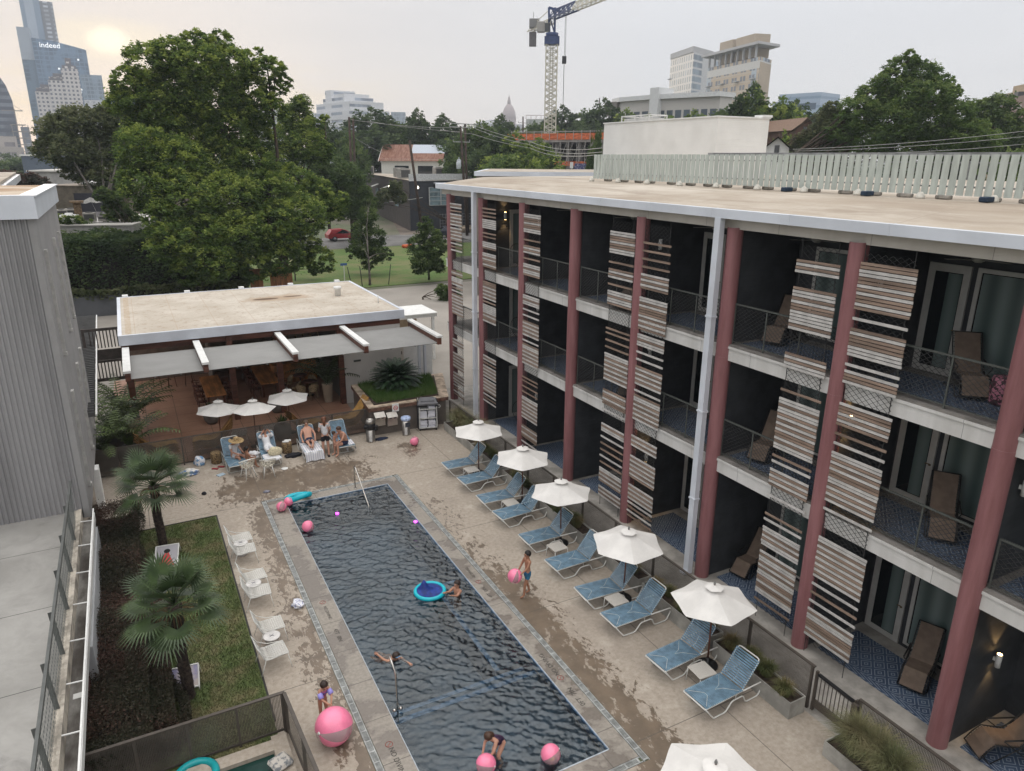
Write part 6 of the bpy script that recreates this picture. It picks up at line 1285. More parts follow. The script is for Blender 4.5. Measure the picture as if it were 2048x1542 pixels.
tree_px('leafy branch mass hanging by the dark building above the street', 'street_tree', (42.5, 101), [(790,372,16),(770,390,16),(800,395,14),(750,405,16),(735,395,14)], 106, 9000, .2, L_olive, M_bark, .15, 10)
a_ = gp(740, 571); tree_px('small round young tree on the far lawn with support stakes', 'young_tree', (a_.x, a_.y), [(738,400,12),(735,430,22),(725,460,26),(748,470,24),(722,495,26),(752,500,26),(775,508,14),(705,502,16),(738,520,20)], 74, 13000, .15, L_mid, M_gbark, .12, 11, clump=.3)
t = kids([o for o in bpy.data.objects if o.get('label','').startswith('small round young')][0]); 
for dx in (-2.6, 2.4, -1.2): tag(MB().tube([(0,0,0),(.12*dx,0,1.9)], .04, 5).build('support_stake', mat('stake_black', (.02,.02,.02)), None, (a_.x+dx*.7, a_.y-.4, 0)), 'black support stake of the young tree, %s' % ('left' if dx < -2 else 'right' if dx > 0 else 'middle'), 'stake', 'tree stakes')
a2 = gp(858, 560); tree_px('bushy young tree by the far corner of the hotel', 'young_tree', (a2.x, a2.y), [(850,445,16),(858,470,26),(838,490,26),(872,492,26),(850,520,28),(872,530,20),(838,535,16)], 69, 16000, .14, L_mid, M_gbark, .11, 12, clump=.3)
a3 = gp(600, 568); tree_px('slim sapling at the foot of the huge tree on the lawn', 'young_tree', (a3.x, a3.y+2), [(600,520,14),(612,500,16),(590,505,14),(630,540,12)], 72, 6000, .14, L_mid, M_gbark, .08, 13)
tree_px('low dark shrub tree spilling over the near end of the driveway', 'shrub', (21.5, 56.5), [(885,580,16),(892,600,16),(878,612,12),(905,590,18)], 60, 12000, .10, L_mid, M_bark, .1, 14)
tree_px('dark leaved tree behind the second flat roof on the left', 'plum_tree', (-8, 100), [(30,368,24),(62,362,18),(80,368,16),(15,355,16)], 104, 12000, .2, L_red, M_bark, .2, 15)
tree_px('tree under the large tree above the roof air conditioners', 'street_tree', (2, 68), [(205,388,16),(225,395,18),(240,420,18),(222,415,14),(262,440,18),(275,470,20)], 71, 11000, .15, L_mid, M_bark, .15, 16)
tree_px('big feathery cypress standing beyond the roof screen on the right', 'cypress_tree', (58, 58), [(1820,118,20),(1800,140,32),(1845,150,34),(1770,165,30),(1880,165,24),(1750,195,40),(1810,195,50),(1865,195,40),(1720,225,42),(1790,240,56),(1860,245,56),(1915,225,34),(1690,260,38),(1740,275,46),(1810,285,50),(1880,285,50),(1935,270,40),(1965,285,32),(1900,185,20)], 82, 110000, .16, L_cyp, M_bark, .45, 17, clump=.2, shell=.45, rs=.85)
tree_px('loose grey green tree just left of the big cypress', 'elm_tree', (50, 62), [(1665,215,16),(1660,240,26),(1640,265,26),(1680,270,30),(1610,285,26),(1650,290,26)], 84, 22000, .17, L_olive, M_bark, .22, 18)
tree_px('rounded tree right of the big cypress below the brown corner building', 'elm_tree', (80, 62), [(1960,225,26),(2000,215,28),(1990,250,34),(2040,240,22),(2030,275,34),(1985,285,30),(2060,290,30),(2010,300,30)], 104, 30000, .22, L_mid, M_bark, .3, 19)
# middle-distance trees: four crowns, copied and sized
def proto(seed, mt, n, size, flat=1.):
    g = random.Random(seed); L_ = [(0,0,6.4,2.6,2.2)]+[(2.7*math.cos(a)*g.uniform(.7,1.1), 2.7*math.sin(a)*g.uniform(.7,1.1), g.uniform(4.2,6.6), g.uniform(1.6,2.4), g.uniform(1.4,2.1)*flat) for a in [k*2*math.pi/8+g.uniform(-.3,.3) for k in range(8)]]+[(g.uniform(-1.4,1.4),g.uniform(-1.4,1.4),g.uniform(7.2,8.6),g.uniform(1.,1.7)) for _ in range(4)]
    t = thing('oak_tree', 'p', 'tree'); mkobj('crown', crown_mesh('crown', L_, n, size, mt, seed, .30, 36), t); mkobj('trunk', trunk_mesh(.3, L_[1::2], 8, M_bark, .3, seed), t); return t
PR = [proto(31, L_oak, 15000, .25), proto(32, L_mid, 15000, .25), proto(33, L_cyp, 13000, .25), proto(34, L_big, 15000, .25)]; used = [0]*4
BG = [ # px, top py, half width px, distance, crown kind, label
 (742,222,52,180,0,'dark oak behind the left utility poles'),(790,232,34,185,1,'oak beyond the rusty roofed house, below the pale tower'),(830,226,24,180,0,'pointed oak left of the rusty house ridge'),(868,250,34,182,1,'oak directly behind the rusty roofed house'),(905,236,36,176,0,'oak behind the transformer pole'),(950,240,40,136,1,'oak right of the transformer pole'),(985,262,34,124,0,'oak below the domed capitol, left'),(1045,258,44,118,3,'bright oak in front of the orange construction barriers'),(1070,292,22,110,3,'low leafy tree just beyond the hotel roof corner'),(1010,288,34,112,2,'low tree left of the construction site'),
 (1020,236,30,200,0,'distant oak below the domed capitol, right'),(1060,238,30,210,1,'distant oak left of the crane mast'),(1130,218,34,205,0,'distant oak right of the crane mast'),(1175,212,34,212,1,'distant oak between crane and radio mast'),(1212,205,34,190,0,'dark oak left of the low white flats'),(1262,212,40,175,3,'green oak in front of the low white flats, left'),(1315,212,40,178,2,'green oak in front of the low white flats, middle'),(1370,214,44,170,3,'green oak in front of the low white flats, right'),(1425,208,40,160,1,'oak behind the white box, left of the tall one'),(1470,180,44,128,0,'tall dark oak behind the white box'),(1520,170,46,126,3,'tallest oak beside the twin apartment towers'),(1580,212,36,150,0,'dark oak below the blue office block, left'),(1628,210,36,155,1,'dark oak below the blue office block, right'),
 (1555,255,30,100,3,'light oak behind the brown gabled roof'),(1600,262,34,88,2,'light tree left of the cypress, low'),(1190,250,10,105,1,'small tree hiding the corner of the construction site'),(700,262,24,140,1,'oak behind the twin brown utility poles'),(672,250,26,150,0,'oak below the white ribbon windowed office block'),(60,305,34,260,1,'distant tree clump under the building site at far left'),(20,322,30,230,0,'distant low trees at the left edge'),(2040,262,30,92,2,'yellowish tree by the blue sky gap at the right edge'),(1960,232,34,190,0,'distant trees left of the brown corner building'),(1420,300,26,80,3,'treetop peeping over the white box'),(1340,250,40,120,0,'dark oak hidden partly by the white box'),(1100,238,22,200,3,'distant oak beside the crane mast foot')]
for px, ty, hw, dist, kd, lab in BG:
    p = at(px, 300, dist); ztop = at(px, ty, dist).z; wd = hw*dist/FPX; sh = max(ztop/9.6, .3); sw = wd/4.2
    if used[kd] == 0: t = PR[kd]; t['label'] = lab; t['group'] = 'trees beyond the hotel'; t.location = (p.x, p.y, 0); used[kd] = 1
    else: t = dup(PR[kd], (p.x, p.y, 0), R(rnd.uniform(0,360)), lab, 'trees beyond the hotel')
    t.rotation_euler = (0,0,R(rnd.uniform(0,360))); t.scale = (sw*1.75, sw*1.75, sh)
# far woods as one mass
g = np.random.default_rng(77); cs = []
for k in range(230):
    a = R(g.uniform(-14, 66)); d = g.uniform(235, 520); cs.append((d*math.sin(a), d*math.cos(a), g.uniform(2.5, 6.5)+d*.004, g.uniform(6, 11), g.uniform(4, 6.5)))
tag(mkobj('woodland', crown_mesh('woodland', cs, 70000, .9, L_oak, 5, .35, 30, .2)), 'far off mass of dark trees along the horizon', 'woods', kind='stuff')
# clipped hedge behind the bar
def hedge(name, lab, x0, y0, x1, y1, z0, z1, n, size, mt, seed, bump_=.35, cat='hedge', grp=None):
    g = np.random.default_rng(seed); u, v, w = g.uniform(0,1,n), g.uniform(0,1,n)**.5, g.uniform(0,1,n); f = g.choice([0,1,1,2,2], n)
    x = x0+(x1-x0)*u; z = z0+(z1-z0)*v; y = y0+(y1-y0)*w; b = bump_*(np.sin(x*1.3+z)+np.sin(x*.7-z*1.7+2)+np.sin(y*1.9))*.33
    y = np.where(f == 0, y0+b+g.normal(0,.08,n), y); z = np.where(f == 1, z1+b+g.normal(0,.08,n), z); x = np.where(f == 2, np.where(g.random(n) < .5, x0, x1)+b, x)
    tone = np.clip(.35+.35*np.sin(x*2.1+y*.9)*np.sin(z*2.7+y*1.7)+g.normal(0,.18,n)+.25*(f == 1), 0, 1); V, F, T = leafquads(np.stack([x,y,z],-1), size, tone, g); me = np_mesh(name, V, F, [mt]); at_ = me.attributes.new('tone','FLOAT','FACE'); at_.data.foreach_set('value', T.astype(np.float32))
    return tag(mkobj(name, me), lab, cat, grp)
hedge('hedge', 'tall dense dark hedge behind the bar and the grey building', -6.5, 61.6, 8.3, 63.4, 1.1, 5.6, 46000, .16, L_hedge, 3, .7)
hedge('hedge', 'low straw coloured grasses along the foot of the tall hedge', -5.5, 60.9, 8, 61.5, 1.2, 1.9, 5000, .2, L_olive, 4, .3)
hedge('hedge', 'rounded maroon leaved hedge along the west side of the lawn', -2.0, 13.4, -.85, 24.3, .05, .88, 120000, .034, L_red, 6, .5)
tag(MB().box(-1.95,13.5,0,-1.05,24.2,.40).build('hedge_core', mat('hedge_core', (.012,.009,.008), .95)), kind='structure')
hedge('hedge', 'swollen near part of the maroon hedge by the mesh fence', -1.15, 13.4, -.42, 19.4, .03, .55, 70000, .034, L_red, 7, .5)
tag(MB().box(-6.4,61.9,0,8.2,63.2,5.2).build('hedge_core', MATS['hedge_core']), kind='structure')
for k, (a, b) in enumerate(((8.6,9.6),(10.2,12.0))): tag(MB().box(a,62.2,0,b,62.35,2.6).build('timber_fence', mat('cedar', (.30,.14,.06), .8, .3, 2, 0, None, 0, .4, (4,4,.5))), 'orange brown timber fence panel under the huge tree, %s' % ('left','right')[k], 'fence')
# fan palms on the lawn
def fan_palm(lab, x, y, h, r, seed, nf=30, tr_=.11):
    t = thing('fan_palm', lab, 'palm', (x,y,0)); g = random.Random(seed); m = MB(); V_ = []
    for k in range(nf):
        yaw = k*2.399+g.uniform(-.2,.2); el = R(68-95*(k/nf)**.9+g.uniform(-6,6)); L = r*(.50+.12*g.random()); f = Vector((math.cos(yaw)*math.cos(el), math.sin(yaw)*math.cos(el), math.sin(el))); base = Vector((0,0,h-.05-.25*(k/nf))); hub = base+f*L
        m.tube([base, base+f*L*.5+Vector((0,0,.04)), hub], [.016,.011,.008], 4)
        side = f.cross(Vector((0,0,1))); side = side.normalized() if side.length > .05 else Vector((1,0,0)); up = side.cross(f); ns = 26; fr = r*g.uniform(.46,.56)
        for j in range(ns):
            a = R(-128+256*j/(ns-1)); d = (f*math.cos(a)+side*math.sin(a)+up*.12).normalized(); l = fr*(1-.22*abs(a)/R(128))*g.uniform(.93,1.05); w = .022; pw = d.cross(up).normalized()*w; dr = Vector((0,0,-l*(.12+.10*(1-f.z))))
            p1_ = hub+d*l*.55; p2_ = hub+d*l+dr; m.add([hub-pw*.3, hub+pw*.3, p1_+pw*.9+up*.008, p1_-pw*.9+up*.008, p2_], [(0,1,2,3),(3,2,4)])
    m.build('fronds', M_plm, t); q = MB(); k = int(h/.08)
    q.tube([(.02*math.sin(i*.3),0,i*.08) for i in range(k)], [tr_*(1.15 if i < 2 else 1)*(1+.07*(i%2))*(1+.25*max(0,i-k+5)/5) for i in range(k)], 12)
    for i in range(int(k*14)): a = i*2.4; z = .1+(h-.2)*i/(k*14); p = Vector((math.cos(a),math.sin(a),0)); q.add([p*tr_*.95+Vector((0,0,z)), p*tr_*1.0+Vector((-p.y*.02,p.x*.02,z)), p*(tr_+.05)+Vector((0,0,z+.06))], [(0,1,2)])
    q.build('trunk', mat('hairy_trunk', (.05,.036,.028), .95, .4, 14, .8), t)
    s_ = MB()
    for k in range(26): a = k*2.4; p = Vector((math.cos(a),math.sin(a),0)); s_.tube([p*.08+Vector((0,0,h-.2)), p*.35+Vector((0,0,h-.3)), p*.5+Vector((0,0,h-.62-.1*(k%3)))], [.012,.01,.004], 3)
    s_.build('dry_skirt', mat('dry_frond', (.16,.10,.05), .9, .3, 5), t); return t
fan_palm('fan palm at the far end of the lawn', -.29, 22.06, 2.3, 1.2, 4, 28, .12); fan_palm('fan palm at the near end of the lawn, fuller crown', -.16, 14.91, 2.55, 1.12, 8, 30, .12)
# potted plants
def potted(lab, x, y, prof, pm, kind, h, seed, z=.03, n=14, mt=None):
    t = thing('potted_plant', lab, 'potted plant', (x,y,z)); MB().lathe(prof, (0,0,0), 20).build('pot', pm, t); zt = prof[-1][1]-.04; MB().lathe([(prof[-1][0]*.9,0),(prof[-1][0]*.9,.02)],(0,0,zt-.02),16).build('soil', M_soil, t); g = random.Random(seed); m = MB()
    if kind == 'palm':
        for k in range(n): pinnate(m, (g.uniform(-.05,.05),g.uniform(-.05,.05),zt), k*2.4+g.uniform(-.3,.3), R(g.uniform(48,82)), h*g.uniform(.75,1.1), R(g.uniform(50,90)), .32, 16, .04, .4)
    else:
        for k in range(90): a = g.uniform(0,6.28); l = h*g.uniform(.4,1); e = g.uniform(.2,1.2); p = Vector((math.cos(a)*l*.6*e, math.sin(a)*l*.6*e, zt+l*(1-.3*e))); q = Vector((-math.sin(a)*.03, math.cos(a)*.03, 0)); m.add([(0,0,zt), tuple(p*.6+Vector((0,0,zt*.4))+q), tuple(p), tuple(p*.6+Vector((0,0,zt*.4))-q)], [(0,1,2,3)])
    m.build('foliage', mt or M_kent, t); return t
cp_ = mat('cream_pot', (.46,.40,.31), .7, .08, 2); dp = mat('charcoal_pot', (.045,.045,.045), .7, .15, 2); gp_ = mat('grey_urn', (.20,.19,.175), .8, .15, 3)
tall = [(.17,0),(.19,.02),(.27,.95),(.28,.96),(.25,.95)]; urn = [(.2,0),(.3,.15),(.36,.4),(.34,.62),(.28,.68)]; bowl = [(.3,0),(.42,.1),(.5,.5),(.47,.75),(.42,.78)]
potted('palm in a tall cream pot at the left front of the bar', -.75, 32.4, tall, cp_, 'palm', 2.0, 1, n=18); potted('bushy palm in a tall cream pot at the right front of the bar', 7.7, 33.6, tall, cp_, 'palm', 2.3, 2, n=20, mt=mat('dim_leaf', (.05,.07,.025), .6, .4, 3))
potted('palm in a big charcoal pot behind the fence, nearest the grey building', -1.85, 29.5, bowl, dp, 'palm', 2.0, 3, n=16); potted('palm in a big charcoal pot behind the fence, second from the grey building', -.95, 29.45, bowl, dp, 'palm', 2.1, 4, n=16); potted('arching palm in a charcoal pot in the side passage', -1.6, 31.6, bowl, dp, 'palm', 2.4, 5, n=18)
potted('bushy palm in a charcoal pot at the corner post of the bar', -1.2, 34.2, bowl, dp, 'palm', 2.2, 15, n=18)
potted('small plant in a grey urn at the left long table', 2.3, 33.0, urn, gp_, 'bush', .45, 6); potted('small plant in a grey urn at the right long table', 5.2, 33.2, urn, gp_, 'bush', .45, 7); potted('dark potted shrub behind the fence right of the three umbrellas', 4.75, 29.5, urn, dp, 'bush', .6, 8)

# ================================================================== TOWN BEHIND
def face(name, label, cat, a, b, top, group=None, zb=0):
    "thing standing with its front from pixel a=(px,py,dist) to b; local x along the front, y away, z up; returns thing, length, height"
    A_, B_ = at(*a), at(*b); d = (B_-A_); d.z = 0; t = thing(name, label, cat, (A_.x, A_.y, zb), math.atan2(d.y, d.x), group); return t, d.length, at(top[0], top[1], top[2]).z - zb
def gridmat(name, base, win, cx, cz, fx=.6, fz=.6, rough=.5, ox=0, oz=0, var=.1, mode=None, cy=None):
    def f(nt, v, x, y, z):
        h = x + y*(1 if cy is None else cy); w = ((h/cx+ox).frac()-.5).abs().lt(fx/2)*((z/cz+oz).frac()-.5).abs().lt(fz/2)
        n = noise(nt, v, .02, 3); r = noise(nt, v, .11, 2, .5, (1,1,.6)); b = mixc(nt, n.sm(.3,.7), tuple(c*(1-var) for c in base), base)
        wc = mixc(nt, r.sm(.4,.6), tuple(c*.75 for c in win), tuple(min(1, c*1.3) for c in win)); return mixc(nt, w, b, wc)
    return custom(name, f, rough)
DT = 900
def ext(t, pts, y0, y1, nm, mt):
    "outline in local x,z pushed from y0 to y1"
    m = MB(); n = len(pts); m.add([(x,y0,z) for x,z in pts], [tuple(range(n))]); m.add([(x,y1,z) for x,z in pts], [tuple(range(n))[::-1]]); m.add([(x,y,z) for y in (y0,y1) for x,z in pts], [((i+1)%n, i, n+i, n+(i+1)%n) for i in range(n)]); return m.build(nm, mt, t)
GL = lambda nm, c, cx, cz: gridmat(nm, c, tuple(q*.72 for q in c), cx, cz, .8, .75, .25)
# sail shaped glass tower with the lettering
t, L, Hh = face('glass_tower', 'sail shaped blue glass office tower with white lettering near its top', 'tower', (62,75,DT), (172,100,DT), (62,75,DT)); H2 = at(172,100,DT).z
ext(t, [(0,0),(L,0),(L,H2),(L*.4,at(108,82,DT).z),(0,Hh)], 0, 45, 'facade', GL('blue_glass', (.15,.24,.36), 4.2, 4.0))
xl = (at(31,52,DT)-at(62,75,DT)); xl.z = 0; wl = -xl.length; H3 = at(31,52,DT).z; zmid = at(45,118,DT).z
m = MB().box(wl,3,0,0,45,zmid); m.build('side_glass', GL('blue_glass_side', (.12,.19,.27), 30, 4.0), t); MB().box(wl,2.5,zmid,-.1,45,H3).build('pale_side', mat('pale_panel', (.34,.39,.45), .4, .05, .05), t)
w_ = text('lettering', 'indeed', 6.6, mat('letter_white', (.9,.92,.95), .4, 0, 1, 0, None, 0, .4, emit=((1,1,1), .6)), (14.5, -.6, at(84,90,DT).z), (R(90), 0, 0), t, .3)
g = np.random.default_rng(4)
for k in range(9): MB().box(0,-.25,0,1.6,-.1,1.6).build('lit_window', MATS['letter_white'], t).location = (float(g.uniform(4, L-8)), 0, float(g.uniform(H2*.35, H2*.95)))
t, L, Hh = face('residential_tower', 'tallest pale striped tower cut off by the top edge of the picture', 'tower', (41,20,DT+60), (107,20,DT+60), (60,-90,DT+60))
m = MB().box(0,0,0,L*.6,40,Hh); m.build('facade', custom('striped_panels', lambda nt,v,x,y,z: mixc(nt, ((x+2)/14).frac().lt(.42), (.37,.43,.50), (.22,.29,.37)), .4), t)
MB().box(L*.6+.05,2,0,L,40,at(100,3,DT+60).z).build('balcony_wing', gridmat('balcony_grid', (.20,.21,.23), (.40,.42,.45), 7, 4.1, .6, .5), t)
# stepped white tower
DW = 720
t, L, Hh = face('stepped_tower', 'stepped white office tower with rows of square windows', 'tower', (70,183,DW), (160,165,DW), (70,183,DW)); wm_ = gridmat('white_grid', (.60,.57,.56), (.13,.14,.17), 3.0, 3.1, .5, .5, .6)
zs = [at(84,183,DW).z, at(113,161,DW).z, at(144,138,DW).z]; xs = [0, L*.31, L*.63, L]
for i in range(3):
    MB().box(xs[i],-.5*i,0,xs[i+1]-.02,30,zs[i]).build('wall', wm_, t); m = MB()
    x0, x1, z = xs[i], xs[i+1]-.02, zs[i]
    for k, (ins, h) in enumerate(((1.0,2.6),(4,2.6)) if i < 2 else ((1.0,2.6),(4,2.6),(8,2.6))):
        m.box(x0+ins,k*3+.5,z+3*k,x1-(ins if i == 2 else 0),28-k*3,z+3*k+h)
        m.box(x0+ins-1,k*3,z+3*k-.4,x1-(ins-1 if i == 2 else 0),28-k*3,z+3*k+.3)
    m.build('mansard_roof', gridmat('mansard', (.15,.14,.15), (.5,.48,.47), 4.5, 4, .45, .4) if i == 0 else MATS['mansard'], t)
MB().box(-2,-5,0,L*.55,-.8,at(75,243,DW).z).build('podium', gridmat('podium', (.42,.36,.33), (.14,.13,.14), 4.5, 4.2, .5, .5), t)
t, L, Hh = face('glass_tower', 'pale blue glass block with a white lower half, right of the stepped tower', 'tower', (160,150,DT-80), (203,150,DT-80), (168,149,DT-80)); zm = at(180,200,DT-80).z
MB().box(0,0,zm,L,30,Hh).build('glass_upper', GL('pale_blue_glass', (.26,.34,.43), 3.2, 3.6), t); MB().box(0,-.3,0,L+.3,30,zm-.02).build('white_lower', gridmat('white_lower', (.55,.56,.58), (.34,.36,.40), 5, 4, .4, .5), t)
t, L, Hh = face('office_tower', 'dark blue grey banded tower at the left edge of the picture', 'tower', (-40,150,560), (7,150,560), (0,148,560)); ext(t, [(0,0),(L+2,0),(L+2,Hh*.74),(L,Hh-6),(L-3,Hh),(0,Hh)], 0, 40, 'facade', gridmat('banded', (.10,.115,.15), (.16,.18,.22), 400, 4.2, 1.1, .5))
o = thing('unfinished_building', 'unfinished concrete frame with a small crane below the banded tower', 'building', tuple(at(30,290,520).xy)+(0,), R(10)); m = MB()
for k in range(8): m.box(0,0,k*3.6+2,10-k*.4,8,k*3.6+2.4); [m.box(q*2.6,0,k*3.6-1.6,q*2.6+.4,.4,k*3.6+2) for q in range(4)]
m.build('frame', mat('far_concrete', (.28,.26,.25)), o); MB().bar((3,2,26),(3,2,36),.5).bar((-3,2,35),(7,2,35),.5).bar((3,2,38),(7,2,35),.2).build('crane_mast', MATS['far_concrete'], o)
t, L, Hh = face('office_block', 'small grey blue block beyond the unfinished concrete frame', 'building', (41,255,560), (58,253,560), (50,254,560)); MB().box(0,0,0,L,16,Hh).build('facade', gridmat('grey_rows', (.20,.22,.26), (.30,.33,.37), 5, 3.8, 1.1, .4), t)
t, L, Hh = face('office_block', 'low pale terraces at the left edge below the banded tower', 'building', (-30,272,430), (32,272,430), (10,272,430)); MB().box(0,0,0,L,20,Hh).box(-2,-6,0,L+2,-.1,Hh-5).build('facade', gridmat('pale_rows', (.42,.39,.37), (.22,.21,.22), 6, 4.5, .7, .45), t)
t, L, Hh = face('office_block', 'slim blue roofed block peeping out left of the huge tree', 'building', (218,198,600), (280,196,600), (250,197,600)); MB().box(0,0,0,L,20,Hh).build('facade', gridmat('blue_rows', (.26,.34,.42), (.16,.22,.30), 400, 4, 1.1, .5), t)
# ribbon windowed block
t, L, Hh = face('office_block', 'white stepped office block with dark ribbon windows behind the utility poles', 'building', (622,210,520), (702,206,470), (660,206,495)); rb = gridmat('ribbon', (.62,.63,.65), (.25,.28,.33), 24, 4.3, .62, .38)
MB().box(0,0,0,L,26,Hh-5).build('facade', rb, t); m = MB().box(L*.1,1,Hh-4.9,L*.94,24,Hh).box(L*.25,2,Hh+.02,L*.78,22,Hh+3).box(L*.28,3,Hh+3.02,L*.42,20,Hh+8).box(L*.5,3,Hh+3.02,L*.75,20,Hh+5); m.build('upper_floors', MATS['ribbon'], t)
t, L, Hh = face('office_block', 'grey block with pale vertical fins between the huge tree and bright green tree', 'building', (505,222,480), (568,218,480), (540,218,480)); MB().box(0,0,0,L,20,Hh).build('facade', custom('fins', lambda nt,v,x,y,z: mixc(nt, (x/1.5).frac().lt(.35)*x.gt(9), (.50,.50,.50), (.24,.26,.29)), .6), t)
t, L, Hh = face('glass_tower', 'small pale glass tower rising behind the bare branched oak', 'tower', (782,226,900), (811,226,900), (795,224,900)); MB().box(0,0,0,L,16,Hh).build('facade', GL('pale_glass2', (.30,.36,.42), 3, 4), t)
# domed capitol
c = at(1018,240,1500); zc = c.z; s_ = 1500/FPX*.95; t = thing('capitol', 'domed capitol with a tall lantern and spire on the skyline', 'building', (c.x, c.y, 0)); M_cap = mat('pink_granite', (.36,.28,.27), .8, .06, .1)
pr = [(13.2,-30),(13.2,-2),(12.6,0),(12.6,4),(13.4,5),(13.2,9),(12.2,15),(10.2,20),(7.5,25),(4.6,28.2),(3.2,29.4)]; MB().lathe([(r*s_, zc+z*s_) for r, z in pr], (0,0,0), 32).build('dome', custom('dome_ribs', lambda nt,v,x,y,z: mixc(nt, ((z/6.0).frac().lt(.12))*.4, (.37,.30,.29), (.22,.18,.18)), .8), t)
MB().lathe([(r*s_, zc+z*s_) for r, z in [(3.4,29),(3.2,36),(2.4,37.5),(2.4,40),(1.2,42.5),(.6,43.5),(.35,46.5),(.1,47)]], (0,0,0), 14).build('lantern', M_cap, t)
for k in range(16): a = k*math.pi/8; MB().box(-.5,-.5,0,.5,.5,9*s_).build('column', M_cap, t).location = (13.3*s_*math.cos(a), 13.3*s_*math.sin(a), zc-3*s_)
m = MB().box(-62*s_,-8,0,30*s_,30,zc-8*s_).add([(-62*s_,-8,zc-8*s_),(-12*s_,-8,zc-8*s_),(-12*s_,30,zc-8*s_),(-62*s_,30,zc-8*s_),(-40*s_,11,zc),(-14*s_,11,zc)],[(0,1,5,4),(1,2,5),(2,3,4,5),(3,0,4)]); m.build('wing', mat('wing_grey', (.34,.34,.36), .6, .1, .05), t)
t, L, Hh = face('office_block', 'pale boxy block with rooftop frames between dome and crane', 'building', (1052,240,500), (1092,240,500), (1070,238,500)); MB().box(0,0,0,L,20,Hh).build('facade', gridmat('pale_box', (.42,.43,.40), (.28,.29,.28), 8, 4, .5, .4), t); m = MB(); [m.bar((L*q/4,1,Hh),(L*q/4,1,Hh+2.4),.3) for q in range(5)]; m.bar((0,1,Hh+2.3),(L,1,Hh+2.3),.3).build('roof_frame', M_cap, t)
# tower crane
DC = 190; c0, c1 = at(1092.5,75,DC), at(1115.5,75,DC); cc = (c0+c1)/2; w = (c1-c0).length*.5; zt = at(1104,76,DC).z; t = thing('tower_crane', 'white lattice tower crane with a blue slewing head above the construction site', 'crane', (cc.x, cc.y, 0), math.atan2(*(c1-c0).yx)); M_cr = mat('crane_white', (.58,.55,.46), .5, .1, .5); M_cb = mat('crane_blue', (.035,.06,.16), .5, .15, .8)
def lattice(m, p, q, wd, n, th, tri=False):
    p, q = Vector(p), Vector(q); d = (q-p).normalized(); u = d.cross(Vector((0,0,1))) if abs(d.z) < .9 else Vector((1,0,0)); u.normalize(); v = u.cross(d).normalized()
    cs = [u*a*wd+v*b*wd for a,b in ((-1,-1),(1,-1),(1,1),(-1,1))] if not tri else [u*-wd, u*wd, Vector((0,0,1))*wd*1.7]; L = len(cs)
    for c_ in cs: m.bar(p+c_, q+c_, th)
    for i in range(n):
        a, b = p.lerp(q, i/n), p.lerp(q, (i+1)/n)
        for j in range(L): x, y = cs[j], cs[(j+1)%L]; m.bar(a+x, b+y, th*.55); m.bar(a+x, a+y, th*.5); m.bar(a+y, b+x, th*.5) if not tri else None
    return m
lattice(MB(), (0,0,0), (0,0,zt-1.5), w, 26, .28).bar((-.3,0,0),(-.3,0,zt-2),.16).bar((.3,0,0),(.3,0,zt-2),.16).build('mast', M_cr, t)
MB().box(-w*1.3,-w*1.2,zt-1.5,w*1.3,w*1.2,zt+.2).lathe([(w*1.1,zt+.2),(w*1.1,zt+1.1)],(0,0,0),12).bar((.6,0,zt),(.6,0,zt+6.6),.5).bar((-.6,0,zt),(-.9,0,zt+6.6),.5).bar((.6,0,zt+1),(-.8,0,zt+5),.3).bar((-.9,0,zt+6.6),(2.5,0,zt+5.5),.5).build('slewing_head', M_cb, t)
MB().bev(-3.6,-.7,zt+1.2,-1.7,.7,zt+3.6,.15).build('cab', mat('cab_grey', (.33,.32,.30), .5), t); MB().box(-1.7,-.7,zt+1.4,-.6,.7,zt+3.2).build('cab_glass', M_glass, t)
zj = zt+4.2; J = gp(1120,27,zj); J2 = gp(1203,-6,zj); inv = Matrix.Rotation(-t.rotation_euler.z, 3, 'Z'); lj = lambda p: inv @ (Vector((p.x, p.y, 0))-Vector((cc.x, cc.y, 0)))
a, b = lj(J), lj(J2); dj = (b-a).normalized(); a = Vector((0,0,zj)); b = a+dj*58; lattice(MB(), a, a+dj*12, 1.0, 5, .30, True).build('jib_root', M_cb, t); lattice(MB(), a+dj*12, b, .9, 22, .22, True).build('jib', M_cr, t)
ce = a-dj*13.5; e2 = MB(); lattice(e2, a-Vector((0,0,1)), ce-Vector((0,0,1)), .7, 7, .2, True); e2.build('counter_jib', M_cr, t); MB().box(-.9,-.9,-4.6,.9,.9,-1.4).build('counterweight', mat('weight_grey', (.16,.15,.16)), t).location = a-dj*11.5
MB().box(-1.5,-1,-.6,1,1,1.4).bar((-.5,0,1.4),(-.5,0,3),.12).build('winch', mat('winch_grey', (.2,.2,.2)), t).location = a-dj*10; MB().bar(a+Vector((0,0,2.5)), ce, .12).build('tie_bar', M_cr, t)
hk = a+dj*7; MB().bar(hk, hk-Vector((0,0,9)), .08).bar(hk+dj*.5, hk+dj*.5-Vector((0,0,9)), .08).box(hk.x-.5,hk.y-.4,hk.z-10.6,hk.x+.5,hk.y+.4,hk.z-9).bar(hk-Vector((0,0,10.6)), hk-Vector((0,0,23)), .12).build('hook_block', M_bm, t)
